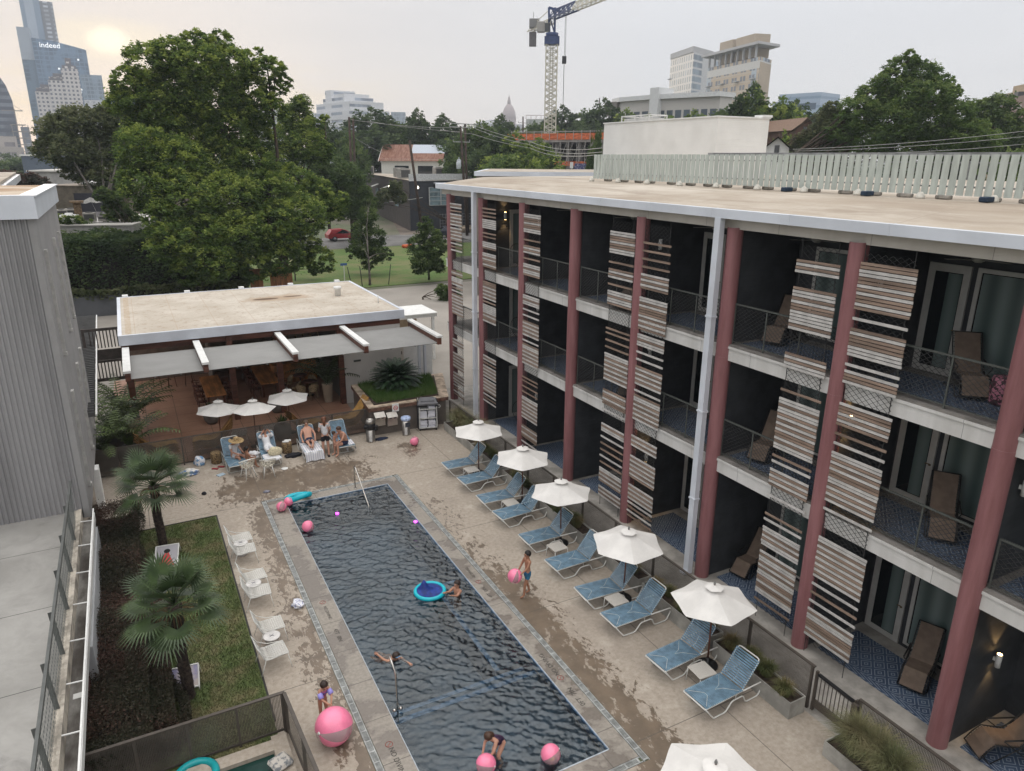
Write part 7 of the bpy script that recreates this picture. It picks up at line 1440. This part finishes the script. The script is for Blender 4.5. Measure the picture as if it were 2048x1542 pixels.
# construction site below it
M_or = mat('orange_net', (.60,.15,.055), .8, .25, 1.2, 0, None, 0, .3, (1,1,3)); M_fc = mat('raw_concrete', (.30,.28,.26), .9, .2, .4)
t, L, Hh = face('construction_site', 'half built concrete building wrapped in orange netting below the crane', 'building', (1010,280,172), (1215,276,158), (1100,280,165)); zz = [Hh, Hh-5.0, Hh-9.6]
for i, z in enumerate(zz): MB().box(0,0,z-.45,L,18,z).build('floor_slab', M_fc, t)
for i, z in enumerate(zz[:2]): MB().box(0,-.15,z+(.05 if i == 0 else -.3),L,-.05,z+(1.35 if i == 0 else .6)).build('safety_net', M_or, t)
for q in range(9):
    for r in range(3): x = L*(q+.5)/9; MB().box(x-.3,1+r*6,0,x+.3,1.6+r*6,Hh-.5).build('column', M_fc, t)
MB().box(0,12,0,L,12.2,Hh-.5).build('dark_interior', mat('shade_brown', (.06,.045,.04), .9), t)
m = MB()
for q in range(26): x = L*q/26; m.bar((x,-.4,0),(x,-.4,Hh-.4),.09) if q % 2 else m.bar((x,-.2,Hh),(x,-.2,Hh+1.9),.12)
for q in range(8): m.bar((L*(.5+q*.06),-.4,zz[1]),(L*(.5+q*.06)+2,-.4,Hh-.5),.08)
m.bar((0,-.3,Hh+1.7),(L,-.3,Hh+1.7),.14).bar((0,-.5,zz[1]+1.9),(L,-.5,zz[1]+1.7),.09); m.build('scaffold', mat('scaffold_grey', (.34,.32,.30), .7), t)
t, L, Hh = face('mural_hoarding', 'blue and red painted hoarding at the foot of the construction site', 'hoarding', (1149,330,140), (1192,330,138), (1170,327,139)); MB().box(0,0,0,L,.1,Hh).build('panel', custom('mural', lambda nt,v,x,y,z: mixc(nt, noise(nt,v,2.2,2,.5,(1,1,2.5)).sm(.56,.60), mixc(nt, (x-L*.58).gt(0), (.06,.07,.17), (.30,.075,.085)), (.38,.36,.42)), .8), t)
o = tag(MB().box(-.35,0,1.2,.35,.05,2.3).bar((0,.05,0),(0,.05,1.3),.06).build('street_sign', M_white, None, tuple(at(1143,337,136).xy)+(at(1143,345,136).z-.5,)), 'small white sign on a post left of the painted hoarding', 'sign')
# rusty roofed house
t, L, Hh = face('gabled_house', 'white gabled house with a rusty corrugated roof and pale metal patch', 'house', (762,318,166), (884,318,164), (800,318,165)); dp_ = 12; rz_ = at(800,289,171).z; m = MB()
g0 = 4.6; m.add([(0,0,0),(0,dp_,0),(0,dp_,Hh),(0,dp_/2,rz_-.1),(0,0,Hh)],[(0,4,3,2,1)]).box(.0,0,0,L,.1,Hh).box(L-.1,.1,0,L,dp_,Hh).build('wall', custom('clapboard', lambda nt,v,x,y,z: mixc(nt, (z/.22).frac().lt(.12)*.4, (.55,.56,.52), (.3,.3,.28)), .8), t)
def rust(nt, v, x, y, z): n = noise(nt, v, 1.1, 5, .65, (2.5,.5,.6)); r = mixc(nt, n.sm(.35,.65), (.13,.042,.022), (.23,.12,.08)); return mixc(nt, (x-L*.47).gt(0)*(z-(Hh+rz_)/2+.3).gt(0), r, (.42,.46,.52))
m = MB().add([(-.5,-.7,Hh-.4),(L+.3,-.7,Hh-.4),(L+.3,dp_/2,rz_),(-.5,dp_/2,rz_),(-.5,dp_+.7,Hh-.4),(L+.3,dp_+.7,Hh-.4)],[(0,1,2,3),(3,2,5,4)]); m.build('roof', custom('rust_roof', rust, .7), t)
o = MB().box(-.08,-.4,Hh-.7,.0,dp_/2,Hh-.5).bar((-.5,-.7,Hh-.5),(-.5,dp_/2,rz_-.1),.16).bar((-.5,dp_/2,rz_-.1),(-.5,dp_+.7,Hh-.5),.16); o.build('gable_trim', M_white, t)
for k, (x0, x1) in enumerate(((L*.22,L*.45),(L*.6,L*.85))): MB().box(x0,-.05,Hh-3.2,x1,-.01,Hh-1.4).build('window', M_glass, t)
MB().box(-.06,4.5,Hh+.2,-.01,6.3,Hh+1.2).build('window', M_glass, t)
# dark building on the side street
cB = gp(822, 462); t = thing('dark_building', 'dark slate building with cream flat roof, awnings and a large gridded window', 'building', (cB.x, cB.y, 0), R(0)); hz = at(822,361,math.hypot(cB.x,cB.y)).z; e_ = gp(757,430)-cB; M_dk = mat('slate_paint', (.032,.036,.045), .8, .1, 1); M_dk2 = mat('brown_slate', (.06,.05,.047), .8, .15, 1)
hz2 = hz; wd_ = 26; m = MB().poly([(0,0),(wd_,-.6),(wd_+e_.x*2,e_.y*1.6),(e_.x*1.6,e_.y*1.6)],0,hz); m.build('wall', M_dk, t); MB().quad((-.06,0,0),(e_.x*1.6-.06,e_.y*1.6,0),(e_.x*1.6-.06,e_.y*1.6,hz),(-.06,0,hz)).build('side_wall', M_dk2, t)
MB().poly([(-.2,-.2),(wd_,-.8),(wd_+e_.x*2,e_.y*1.6),(e_.x*1.6-.2,e_.y*1.6)],hz,hz+.05).build('roof', M_roof, t); MB().box(-.1,-.25,hz-.1,wd_,-.05,hz+1.0).build('parapet', mat('pale_parapet', (.52,.53,.54), .7), t)
w = thing('x','x','x'); bpy.data.objects.remove(w)
wn = MB().box(3.2,-.35,hz-3.9,7.2,-.2,hz-1.1); f_ = MB()
for x in (3.2,5.2,7.2): f_.bar((x,-.4,hz-3.9),(x,-.4,hz-1.1),.14)
for z in (hz-3.9,hz-3.2,hz-2.5,hz-1.8,hz-1.1): f_.bar((3.2,-.4,z),(7.2,-.4,z),.08)
wo = f_.build('window', mat('steel_sash', (.40,.42,.42)), t); wn.build('glass_pane', mat('sky_glass', (.18,.25,.28), .15, .3, .6), wo)
m = MB(); [m.bar((x_*.5+5,-.3,0),(x_*.5+5,-.3,2.6),.06) for x_ in range(16)]; [m.bar((5,-.3,z_),(12.7,-.3,z_),.05) for z_ in (.5,1,1.5,2,2.5)]; m.build('trellis', mat('grey_trellis', (.22,.22,.22)), t)
for k, f in enumerate((.25,.55,.9)): q = e_*f; o = MB().add([(0,0,0),(2.6*e_.normalized().x,2.6*e_.normalized().y,0),(2.6*e_.normalized().x-1.5,2.6*e_.normalized().y-.2,-.5),(-1.5,-.2,-.5)],[(0,1,2,3)]).build('awning', mat('pale_awning', (.45,.45,.42)), t); o.location = (q.x-.1,q.y,hz-1.6); o2 = MB().box(-.2,.4,-3.0,-.1,1.9,-.8).build('window', MATS['sky_glass'], t); o2.location = (q.x-.1,q.y,hz-1.6)
for k, (px, py) in enumerate(((835,375),(779,372))):
    p_ = at(px,py,118); tag(MB().ball((0,0,0),.22,10,8).build('globe_lamp', mat('lamp_bulb', (1,.95,.8), .5, 0, 1, 0, None, 0, .4, emit=((1,.93,.75),4)), None, p_), 'small glowing wall light on the dark building, %s' % ('right, by its corner' if k == 0 else 'left, on the side wall'), 'lamp')
def ac(lab, p, s=1., grp='air conditioning units', rz=0):
    t = thing('air_conditioner', lab, 'air conditioner', p, rz, grp); MB().bev(-.75*s,-.6*s,.1,.75*s,.6*s,1.35*s,.04).build('casing', mat('ac_cream', (.30,.285,.26), .6, .12, 3), t); MB().lathe([(.45*s,0),(.45*s,.06)],(0,0,1.35*s),16).build('fan_guard', mat('ac_dark', (.07,.07,.07)), t); MB().box(-.6*s,-.63*s,.3,.6*s,-.605*s,1.15*s).build('grille', MATS['ac_dark'], t)
for px, py, l in ((737,346,'left'),(799,340,'second from left, front'),(808,350,'second from left, rear'),(877,338,'third from left'),(950,342,'right')):
    q = at(px,py,(158,135,126,140,128)[('left','second from left, front','second from left, rear','third from left','right').index(l)]); ac('rooftop air conditioner on the dark building, %s' % l, (q.x,q.y,hz+.05), 1.25)
# utility poles and wires
M_pol = mat('pole_wood', (.055,.036,.027), .9, .3, 2); M_wire = mat('wire', (.30,.30,.28), .6); M_ins = mat('transformer_grey', (.45,.48,.52), .5)
def pole(lab, base, top, d, r=.17, arms=(), cans=()):
    a = at(*base, d); b = at(*top, d); a.z = min(a.z, 0); t = thing('utility_pole', lab, 'utility pole', (a.x,a.y,0)); b = b-a; b.z = b.z+a.z; MB().tube([(0,0,-.1),tuple(b)],[r*1.2,r*.8],8).build('pole', M_pol, t)
    for f, l, ang in arms: c = b*f; q = Vector((math.cos(ang),math.sin(ang),0))*l; MB().bar(c-q,c+q,.14,.12).bar(c-q,c-q+Vector((0,0,.35)),.08).bar(c+q,c+q+Vector((0,0,.35)),.08).build('crossarm', mat('arm_grey',(.30,.31,.30)), t)
    for f, off in cans: c = b*f+Vector(off); MB().lathe([(.3,0),(.33,.05),(.33,.9),(.25,1.0),(.1,1.05)],c,14).bar(c+Vector((0,0,1.0)),c+Vector((0,0,1.35)),.12).build('transformer', M_ins, t)
    return t, Vector((a.x,a.y,0))+b
pole('taller of the two brown utility poles left of the rusty house', (706,420), (698,234), 112, .2); pole('shorter right hand one of the two brown utility poles', (712,420), (706,237), 113, .2)
pole('dark utility pole with transformer behind the bright green tree', (656,420), (649,236), 115, .2, (), ((.6,(-.4,-.5,0)),(.6,(.7,-.5,0))))
pole('leaning brown utility pole in front of the dark building', (846,452), (819,280), 108, .22); pole('utility pole with white transformer and double crossarm at the hotel corner', (934,440), (921,252), 112, .2, ((.99,2.6,.5),(.86,1.6,.3)), ((.62,(-.9,-.4,0)),(.64,(-.5,.3,0))))
pole('dark second pole right behind the transformer pole', (936,440), (930,248), 116, .2, ((1.0,3.2,.45),)); pole('thin pole with a small crossarm among the far trees', (1047,300), (1046,233), 190, .2, ((.93,1.5,.2),)); pole('thin radio mast on the ridge right of the crane', (1199,240), (1199,196), 260, .22, ((.86,2.2,.4),)); pole('thin dark pole by the white gabled house on the right', (1557,330), (1558,265), 62, .06, ((.9,.5,.3),))
def wire(lab, pts, r=.03):
    P_ = [at(*p) for p in pts]; q = []
    for a, b in zip(P_, P_[1:]):
        sg = (b-a).length*.012
        for k in range(9): u = k/8; q.append(a.lerp(b,u)-Vector((0,0,4*sg*u*(1-u))))
    tag(MB().tube(q, r, 4, caps=False).build('power_line', M_wire), lab, 'power line')
wire('power line from the twin poles over the rusty house, upper', [(650,240,115),(700,239,112),(830,253,112),(928,255,114)]); wire('power line from the twin poles over the rusty house, lower', [(735,242,112),(870,260,112),(928,263,114)]); wire('pale cable sagging from the twin poles to the rusty house', [(706,273,113),(765,305,126)])
wire('power line from the transformer pole to the white box, upper', [(946,250,114),(1060,283,100),(1205,296,60)]); wire('power line from the transformer pole to the white box, middle', [(950,257,114),(1060,290,100),(1205,304,60)]); wire('power line running left of the transformer pole past the dark trees', [(880,259,113),(946,268,113),(1060,296,100),(1190,310,60)])
wire('power line crossing in front of the cypress, top', [(1545,300,62),(2060,261,70)], .022); wire('power line crossing in front of the cypress, middle', [(1545,303,62),(2060,272,70)], .022); wire('power line crossing in front of the cypress, bottom', [(1750,306,66),(2060,287,70)], .022); wire('thin cable from the leaning pole to the dark building', [(845,395,108),(760,405,114)], .05)
# twin apartment towers on the hill, offices, houses
t, L, Hh = face('apartment_tower', 'grey glass apartment tower, left of the twin towers', 'tower', (1343,100,470), (1389,94,440), (1386,93,442)); M_t1 = gridmat('tower_grid', (.50,.51,.52), (.20,.25,.30), 3.1, 3.7, .55, .72, .4)
A_ = at(1389,94,440); B2 = at(1424,100,462); inv = Matrix.Rotation(-t.rotation_euler.z,3,'Z'); loc = inv@(Vector((B2.x,B2.y,0))-Vector((t.location.x,t.location.y,0))); MB().poly([(0,0),(L,0),(loc.x,loc.y),(2,30)],0,Hh-3).build('facade', M_t1, t); MB().poly([(-.3,-.3),(L,-.5),(loc.x+.3,loc.y),(2,30)],Hh-3,Hh).build('roof_band', mat('roof_band', (.46,.46,.47)), t)
for k in range(11): MB().box(-1.6,-.6,Hh-14-k*8,2.6,3,Hh-13.5-k*8).build('balcony', mat('balcony_pale', (.45,.46,.47)), t)
t, L, Hh = face('apartment_tower', 'beige and brown apartment tower, right of the twin towers, with oversailing roof', 'tower', (1418,110,402), (1524,88,362), (1524,88,362)); W2_ = at(1546,95,376); inv = Matrix.Rotation(-t.rotation_euler.z,3,'Z'); loc = inv@(Vector((W2_.x,W2_.y,0))-Vector((t.location.x,t.location.y,0)))
def t2f(nt, v, x, y, z):
    wx = ((x/7.4).frac()-.5).abs().lt(.30); wz = ((z/3.75).frac()-.45).abs().lt(.28); br = z.lt(Hh-27)*x.lt(L*.84)*((x/14.8).frac().lt(.78)); b = mixc(nt, br, (.46,.38,.29), (.17,.125,.11))
    gz = ((x-L*.91).abs().lt(L*.045)).mx(x.lt(L*.09)); b = mixc(nt, gz, b, (.36,.43,.50)); b = mixc(nt, wx*wz*(((x/7.4).frac()-.5).abs().gt(.04)), b, mixc(nt, br, (.16,.18,.22), (.42,.44,.46))); b = mixc(nt, (z/3.75).frac().lt(.09)*.5, b, (.5,.5,.5)); return mixc(nt, (z-Hh+8).abs().lt(1.6), b, (.55,.55,.54))
MB().poly([(0,0),(L,0),(loc.x,loc.y),(loc.x-L,loc.y+6)],0,Hh-5).build('facade', custom('tower_face', t2f, .5), t)
MB().quad((L+.05,0-.02,0),(loc.x+.05,loc.y,0),(loc.x+.05,loc.y,Hh-7),(L+.05,-.02,Hh-7)).build('end_wall', mat('beige_end', (.42,.35,.27), .8, .08, .05), t)
MB().poly([(-3,-2.5),(L+1,-2.5),(loc.x+4,loc.y+1),(loc.x-L,loc.y+5)],Hh,Hh+1.1).build('roof_slab', mat('roof_band', (.46,)*3), t); [MB().box(L*q/9+1,-.5,Hh-5,L*q/9+1.8,.3,Hh).build('roof_column', MATS['roof_band'], t) for q in range(9)]
for (x0,x1,h) in ((.10,.36,at(1448,81,392).z),(.42,.76,at(1486,71,378).z)): MB().box(L*x0,3,Hh-4,L*x1,11,h).build('penthouse', MATS['beige_end'], t)
for k in range(9):
    for q in (.91,.05,.33,.62): MB().box(L*q-1.8,-1.3,0,L*q+1.8,-.05,.5).build('balcony', MATS['balcony_pale'], t).location = (0,0,Hh-14-k*7.5)
t, L, Hh = face('low_flats', 'low white flat roofed building on the ridge below the twin towers', 'building', (1220,205,250), (1432,196,225), (1300,193,238)); H0 = Hh
m = MB().poly([(0,2),(6,-1),(L*.47,-2),(L,2),(L,8),(0,8)],0,Hh-1); m.build('wall', gridmat('flats_wall', (.48,.46,.43), (.06,.08,.10), 3.2, 7.4, .72, .45, .5, 0, .32), t); MB().poly([(-.6,1.5),(5.5,-2),(L*.47,-3),(L+.5,1),(L+.5,9),(-.6,9)],Hh-1,Hh+.3).build('roof', mat('white_roof', (.62,.63,.63), .6), t); MB().box(L*.47,-3.2,0,L*.55,4,Hh+2.2).build('chimney', MATS['white_roof'], t); MB().box(-1.5,-1,Hh-5,4,3,Hh-.8).build('wing', mat('brown_grey', (.17,.155,.14)), t)
t, L, Hh = face('office_block', 'pale blue glass office block behind the trees right of the towers', 'building', (1541,196,330), (1642,190,320), (1600,187,325)); MB().box(L*.18,0,0,L,16,Hh).build('facade', custom('blue_office', lambda nt,v,x,y,z: mixc(nt, (z-Hh+5).abs().lt(1.2)*(x-L*.6).abs().lt(L*.33), mixc(nt, (z/3.4).frac().lt(.3), (.36,.44,.55), (.26,.34,.45)), (.10,.14,.19)), .4), t); MB().box(0,2,0,L*.18-.02,14,Hh-2.5).build('side_block', mat('pale_blue', (.42,.47,.53)), t)
def gable(lab, a, b, ridge_py, d, dp_, wc, rc):
    t, L, Hh = face('gabled_house', lab, 'house', (*a,d), (*b,d), (a[0],a[1],d)); rz = at((a[0]+b[0])/2, ridge_py, d).z; MB().add([(0,0,0),(L,0,0),(L,0,Hh),(L/2,0,rz),(0,0,Hh),(0,dp_,0),(L,dp_,0),(L,dp_,Hh),(L/2,dp_,rz),(0,dp_,Hh)],[(0,1,2,3,4),(0,4,9,5),(1,6,7,2),(5,9,8,7,6)]).build('wall', wc, t); e = .5
    MB().add([(-e,-e,Hh-.3),(L/2,-e,rz+.1),(L/2,dp_+e,rz+.1),(-e,dp_+e,Hh-.3),(L+e,-e,Hh-.3),(L+e,dp_+e,Hh-.3)],[(0,1,2,3),(1,4,5,2)]).build('roof', rc, t); MB().box(L*.4,-.06,Hh-1,L*.6,-.01,Hh+.2).build('window', M_glass, t); return t
gable('white gabled shed with a dark roof at the right end of the white box', (1530,296), (1578,299), 276, 60, 8, M_white, mat('dark_shingle', (.04,.038,.036))); t = gable('brown roofed house with timber gable among the trees beyond the white box', (1592,256), (1632,256), 236, 112, 14, mat('brown_timber2', (.10,.05,.035)), mat('brown_shingle', (.20,.125,.085))); t.rotation_euler.z += R(28)
t, L, Hh = face('corner_building', 'tan and brown building with an oversailing canopy at the right edge', 'building', (1966,200,170), (2075,196,150), (2010,184,160)); MB().box(L*.2,1,0,L*.55,14,Hh).build('facade', gridmat('tan_wall', (.42,.34,.24), (.12,.13,.14), 5, 4, .5, .45), t); MB().box(L*.55+.02,0,0,L,14,Hh-1).build('brown_wing', gridmat('brown_wall', (.22,.15,.13), (.40,.38,.36), 4.5, 3.6, .35, .4), t); MB().box(-1,-1,Hh-2.2,L*.3,10,Hh-1.7).bar((-.4,0,0),(-.4,0,Hh-2),.3).bar((1.6,0,0),(1.6,0,Hh-2),.3).build('canopy', mat('canopy_grey', (.3,.3,.3)), t); MB().box(L*.32,2,Hh+.01,L*.8,10,Hh+1.2).build('roof_room', mat('tan_plain', (.42,.34,.25)), t)
# low buildings left, with mural board and roof plant
t, L, Hh = face('warehouse', 'slate blue windowless block with a white top edge behind the ash tree', 'building', (42,312,190), (113,309,185), (70,309,188)); MB().box(0,0,0,L,16,Hh-.3).build('wall', mat('slate_blue', (.10,.125,.165), .8, .08, .3), t); MB().box(-.2,-.2,Hh-.3,L+.2,16,Hh).build('roof_edge', M_white, t)
t, L, Hh = face('warehouse', 'tan brick warehouse with a gravel roof behind the roof plant', 'building', (88,376,96), (255,380,92), (150,373,94)); MB().box(0,0,0,L,24,Hh).build('wall', mat('tan_brick', (.20,.17,.135), .9, .15, 2), t); MB().box(-.1,-.1,Hh,L+.1,24,Hh+.1).build('roof', mat('gravel_roof', (.27,.23,.19), .95, .3, 1), t); MB().box(2,14,Hh+.1,L*.9,14.6,Hh+1.1).build('roof_wall', M_slab, t); MB().lathe([(.8,0),(.7,.25),(.3,.4)],(3.4,3,Hh+.1),14).build('skylight', M_white, t)
t, L, Hh = face('warehouse', 'long pale flat roofed sheds beyond the tan warehouse', 'building', (60,352,135), (330,345,130), (200,341,132)); MB().box(0,0,0,L,34,Hh-.2).build('wall', mat('pale_shed', (.35,.34,.33), .9, .15, .5), t); MB().box(-.3,-.3,Hh-.2,L,34,Hh).build('roof', mat('shed_roof', (.52,.50,.47), .8, .15, .2), t)
t, L, Hh = face('low_roof', 'cluttered low white roof just behind the tall hedge', 'building', (108,450,70), (268,455,68), (180,452,69)); MB().box(0,0,0,L,12,Hh).build('wall', mat('pale_shed2', (.4,.39,.37)), t); MB().box(-.1,-.1,Hh,L,12,Hh+.1).build('roof', mat('shed_roof', (.5,)*3), t); zr = Hh+.1
RL = t
o = thing('mural_board', 'black board with a pale painted parasol standing on the low roof', 'sign', tuple(at(187,440,77).xy)+(zr,), R(-8)); w2, h2 = 1.25, at(187,386,77).z-zr; MB().box(-w2,0,.5,w2,.1,h2).build('board', mat('board_black', (.028,.028,.038), .6), o); MB().box(-w2-.1,-.3,.05,w2+.1,.2,.5).build('plinth', mat('plinth_grey', (.25,.24,.25)), o)
zc_ = h2*.68; MB().add([(-.95,-.01,zc_-.15),(-.5,-.01,zc_+.05),(0,-.01,zc_+.32),(.1,-.01,zc_+.3),(.9,-.01,zc_-.12),(.4,-.01,zc_-.2),(0,-.01,zc_-.1),(-.4,-.01,zc_-.24)],[tuple(range(8))[::-1]]).bar((.1,-.012,zc_-.15),(.35,-.012,zc_-.95),.09,.005).build('painting', mat('paint_pale', (.55,.54,.52)), o)
for k, (px, py, d, s_, l) in enumerate(((126,435,76,.62,'behind the grey building, left'),(144,433,76,.66,'behind the grey building, second'),(184,462,71,.62,'big white one in front of the board'),(230,435,74,.5,'under the small tree, left'),(246,432,75,.5,'under the small tree, right'),(209,463,71,.42,'small one beside the big white unit'))):
    q = at(px,py,d); ac('roof air conditioner %s' % l, (q.x,q.y,zr), s_, rz=R(-5))
for k, (px, py, d) in enumerate(((135,440,72),(170,425,78),(235,450,71),(150,455,70))):
    q = at(px,py,d); L_ = [(0,0,.35,.7,.4),(.8,.3,.3,.6,.35),(-.7,.2,.35,.6,.4)]; t = thing('roof_shrub', 'leafy green shrub on the low roof, %s' % ('far left','by the board','right','front left')[k], 'shrub', (q.x,q.y,zr), 0, 'shrubs on the low roof'); mkobj('crown', crown_mesh('crown', L_, 1800, .12, L_big, 50+k), t)
tag(MB().lathe([(.7,0),(.7,.7),(.3,.75),(.3,.85)],(0,0,0),16).build('roof_tank', M_white, None, tuple(at(143,458,71).xy)+(zr,)), 'white round roof tank behind the hedge', 'tank'); tag(MB().box(-.28,-.28,0,.28,.28,1.6).box(-.5,-.5,1.6,.5,.5,1.75).build('chimney', mat('brown_brick', (.22,.15,.09), .9, .3, 8), None, tuple(at(161,450,72).xy)+(zr,)), 'brown brick chimney with a flat cap on the low roof', 'chimney')
# cars
def car(lab, x, y, rz, paint):
    t = thing('parked_car', lab, 'car', (x,y,0), rz); pr = [(-2.3,.45),(-2.32,.85),(-2.1,1.15),(-1.75,1.62),(-.2,1.68),(.35,1.55),(1.05,1.08),(1.95,.95),(2.28,.72),(2.3,.4)]; m = MB(); n = len(pr); W = [.9]*n; W[3] = .68; W[4] = .70; W[5] = .72
    for i in range(n): pass
    Lp = [(x_,-w,z_) for (x_,z_),w in zip(pr,W)]; Rp = [(x_,w,z_) for (x_,z_),w in zip(pr,W)]; m.add(Lp+Rp, [(i,i+1,n+i+1,n+i) for i in range(n-1)]+[(n-1,0,n,2*n-1)]); low = [(-2.3,.3),(2.3,.3),(2.3,.95),(1.05,1.08),(-2.1,1.1)]
    for s_ in (-1,1): m.add([(x_,s_*w,z_) for (x_,z_),w in zip(pr,W)], [tuple(range(n)) if s_ < 0 else tuple(range(n))[::-1]])
    m.build('body', paint, t)
    for s_ in (-1,1): MB().add([(-1.85,s_*.87,1.12),(-.05,s_*.89,1.10),(.75,s_*.88,1.10),(.22,s_*.75,1.5),(-.2,s_*.74,1.58),(-1.55,s_*.72,1.55)],[tuple(range(6)) if s_ < 0 else tuple(range(6))[::-1]]).build('side_window', M_glass, t)
    MB().add([(1.0,-.8,1.12),(1.0,.8,1.12),(.38,.68,1.56),(.38,-.68,1.56)],[(0,1,2,3)]).build('windscreen', M_glass, t)
    for x_ in (-1.42,1.42):
        for s_ in (-1,1): w = MB().tube([(x_,s_*.78,.36),(x_,s_*.93,.36)],.36,20).build('wheel', mat('tyre', (.015,)*3, .9), t); MB().tube([(x_,s_*.93,.36),(x_,s_*.945,.36)],.22,10).build('rim', mat('alloy', (.25,.25,.26), .4), w)
    for s_ in (-1,1): MB().box(-2.33,s_*.6-.18,.82,-2.26,s_*.6+.18,.98).build('tail_light', mat('tail_red', (.35,.01,.01), .3), t); MB().box(2.1,s_*.62-.16,.68,2.31,s_*.62+.16,.8).build('headlight', M_white, t)
    return t
q = gp(686, 481); car('red compact SUV parked on the street behind the lawn', q.x, q.y, R(2), mat('red_paint', (.30,.012,.018), .3, .05, 2, 0, None, 0, .6)); q = gp(902, 478); car('dark blue car parked by the far corner of the hotel', q.x, q.y+2, R(170), mat('blue_paint', (.015,.02,.035), .3))
# small street things
q = gp(816, 496); tag(MB().bev(-.8,-.3,0,.8,.3,.45,.12).build('crumpled_fencing', mat('orange_plastic', (.6,.12,.04), .7, .3, 4), None, (q.x,q.y,.03)), 'small heap of orange plastic fencing on the lawn verge', 'fencing'); q = gp(690, 572); t = thing('sign_post', 'slim post with a small blue plate on the lawn', 'sign', (q.x,q.y,0)); MB().bar((0,0,0),(0,0,1.9),.06).build('post', M_white, t); MB().box(-.3,-.03,1.9,.3,.03,2.1).build('plate', mat('sign_blue', (.05,.12,.3)), t)
# ------------------------------------------------------------------ the haze over the town
hz_ = MB().box(-900,-60,-1.05,1500,1750,330).build('haze', None if False else (lambda m: (m.node_tree.nodes.clear(), [(lambda o_, v_: (v_.inputs.__getitem__('Color').__setattr__('default_value', (.80,.86,.95,1)), v_.inputs.__getitem__('Density').__setattr__('default_value', .00037), v_.inputs.__getitem__('Anisotropy').__setattr__('default_value', .2), m.node_tree.links.new(v_.outputs[0], o_.inputs['Volume'])))(m.node_tree.nodes.new('ShaderNodeOutputMaterial'), m.node_tree.nodes.new('ShaderNodeVolumePrincipled'))], m)[2])((lambda m: (setattr(m, 'use_nodes', True), m)[1])(bpy.data.materials.new('haze_air'))))
tag(hz_, 'thin pale evening haze over the town', 'haze', kind='stuff')
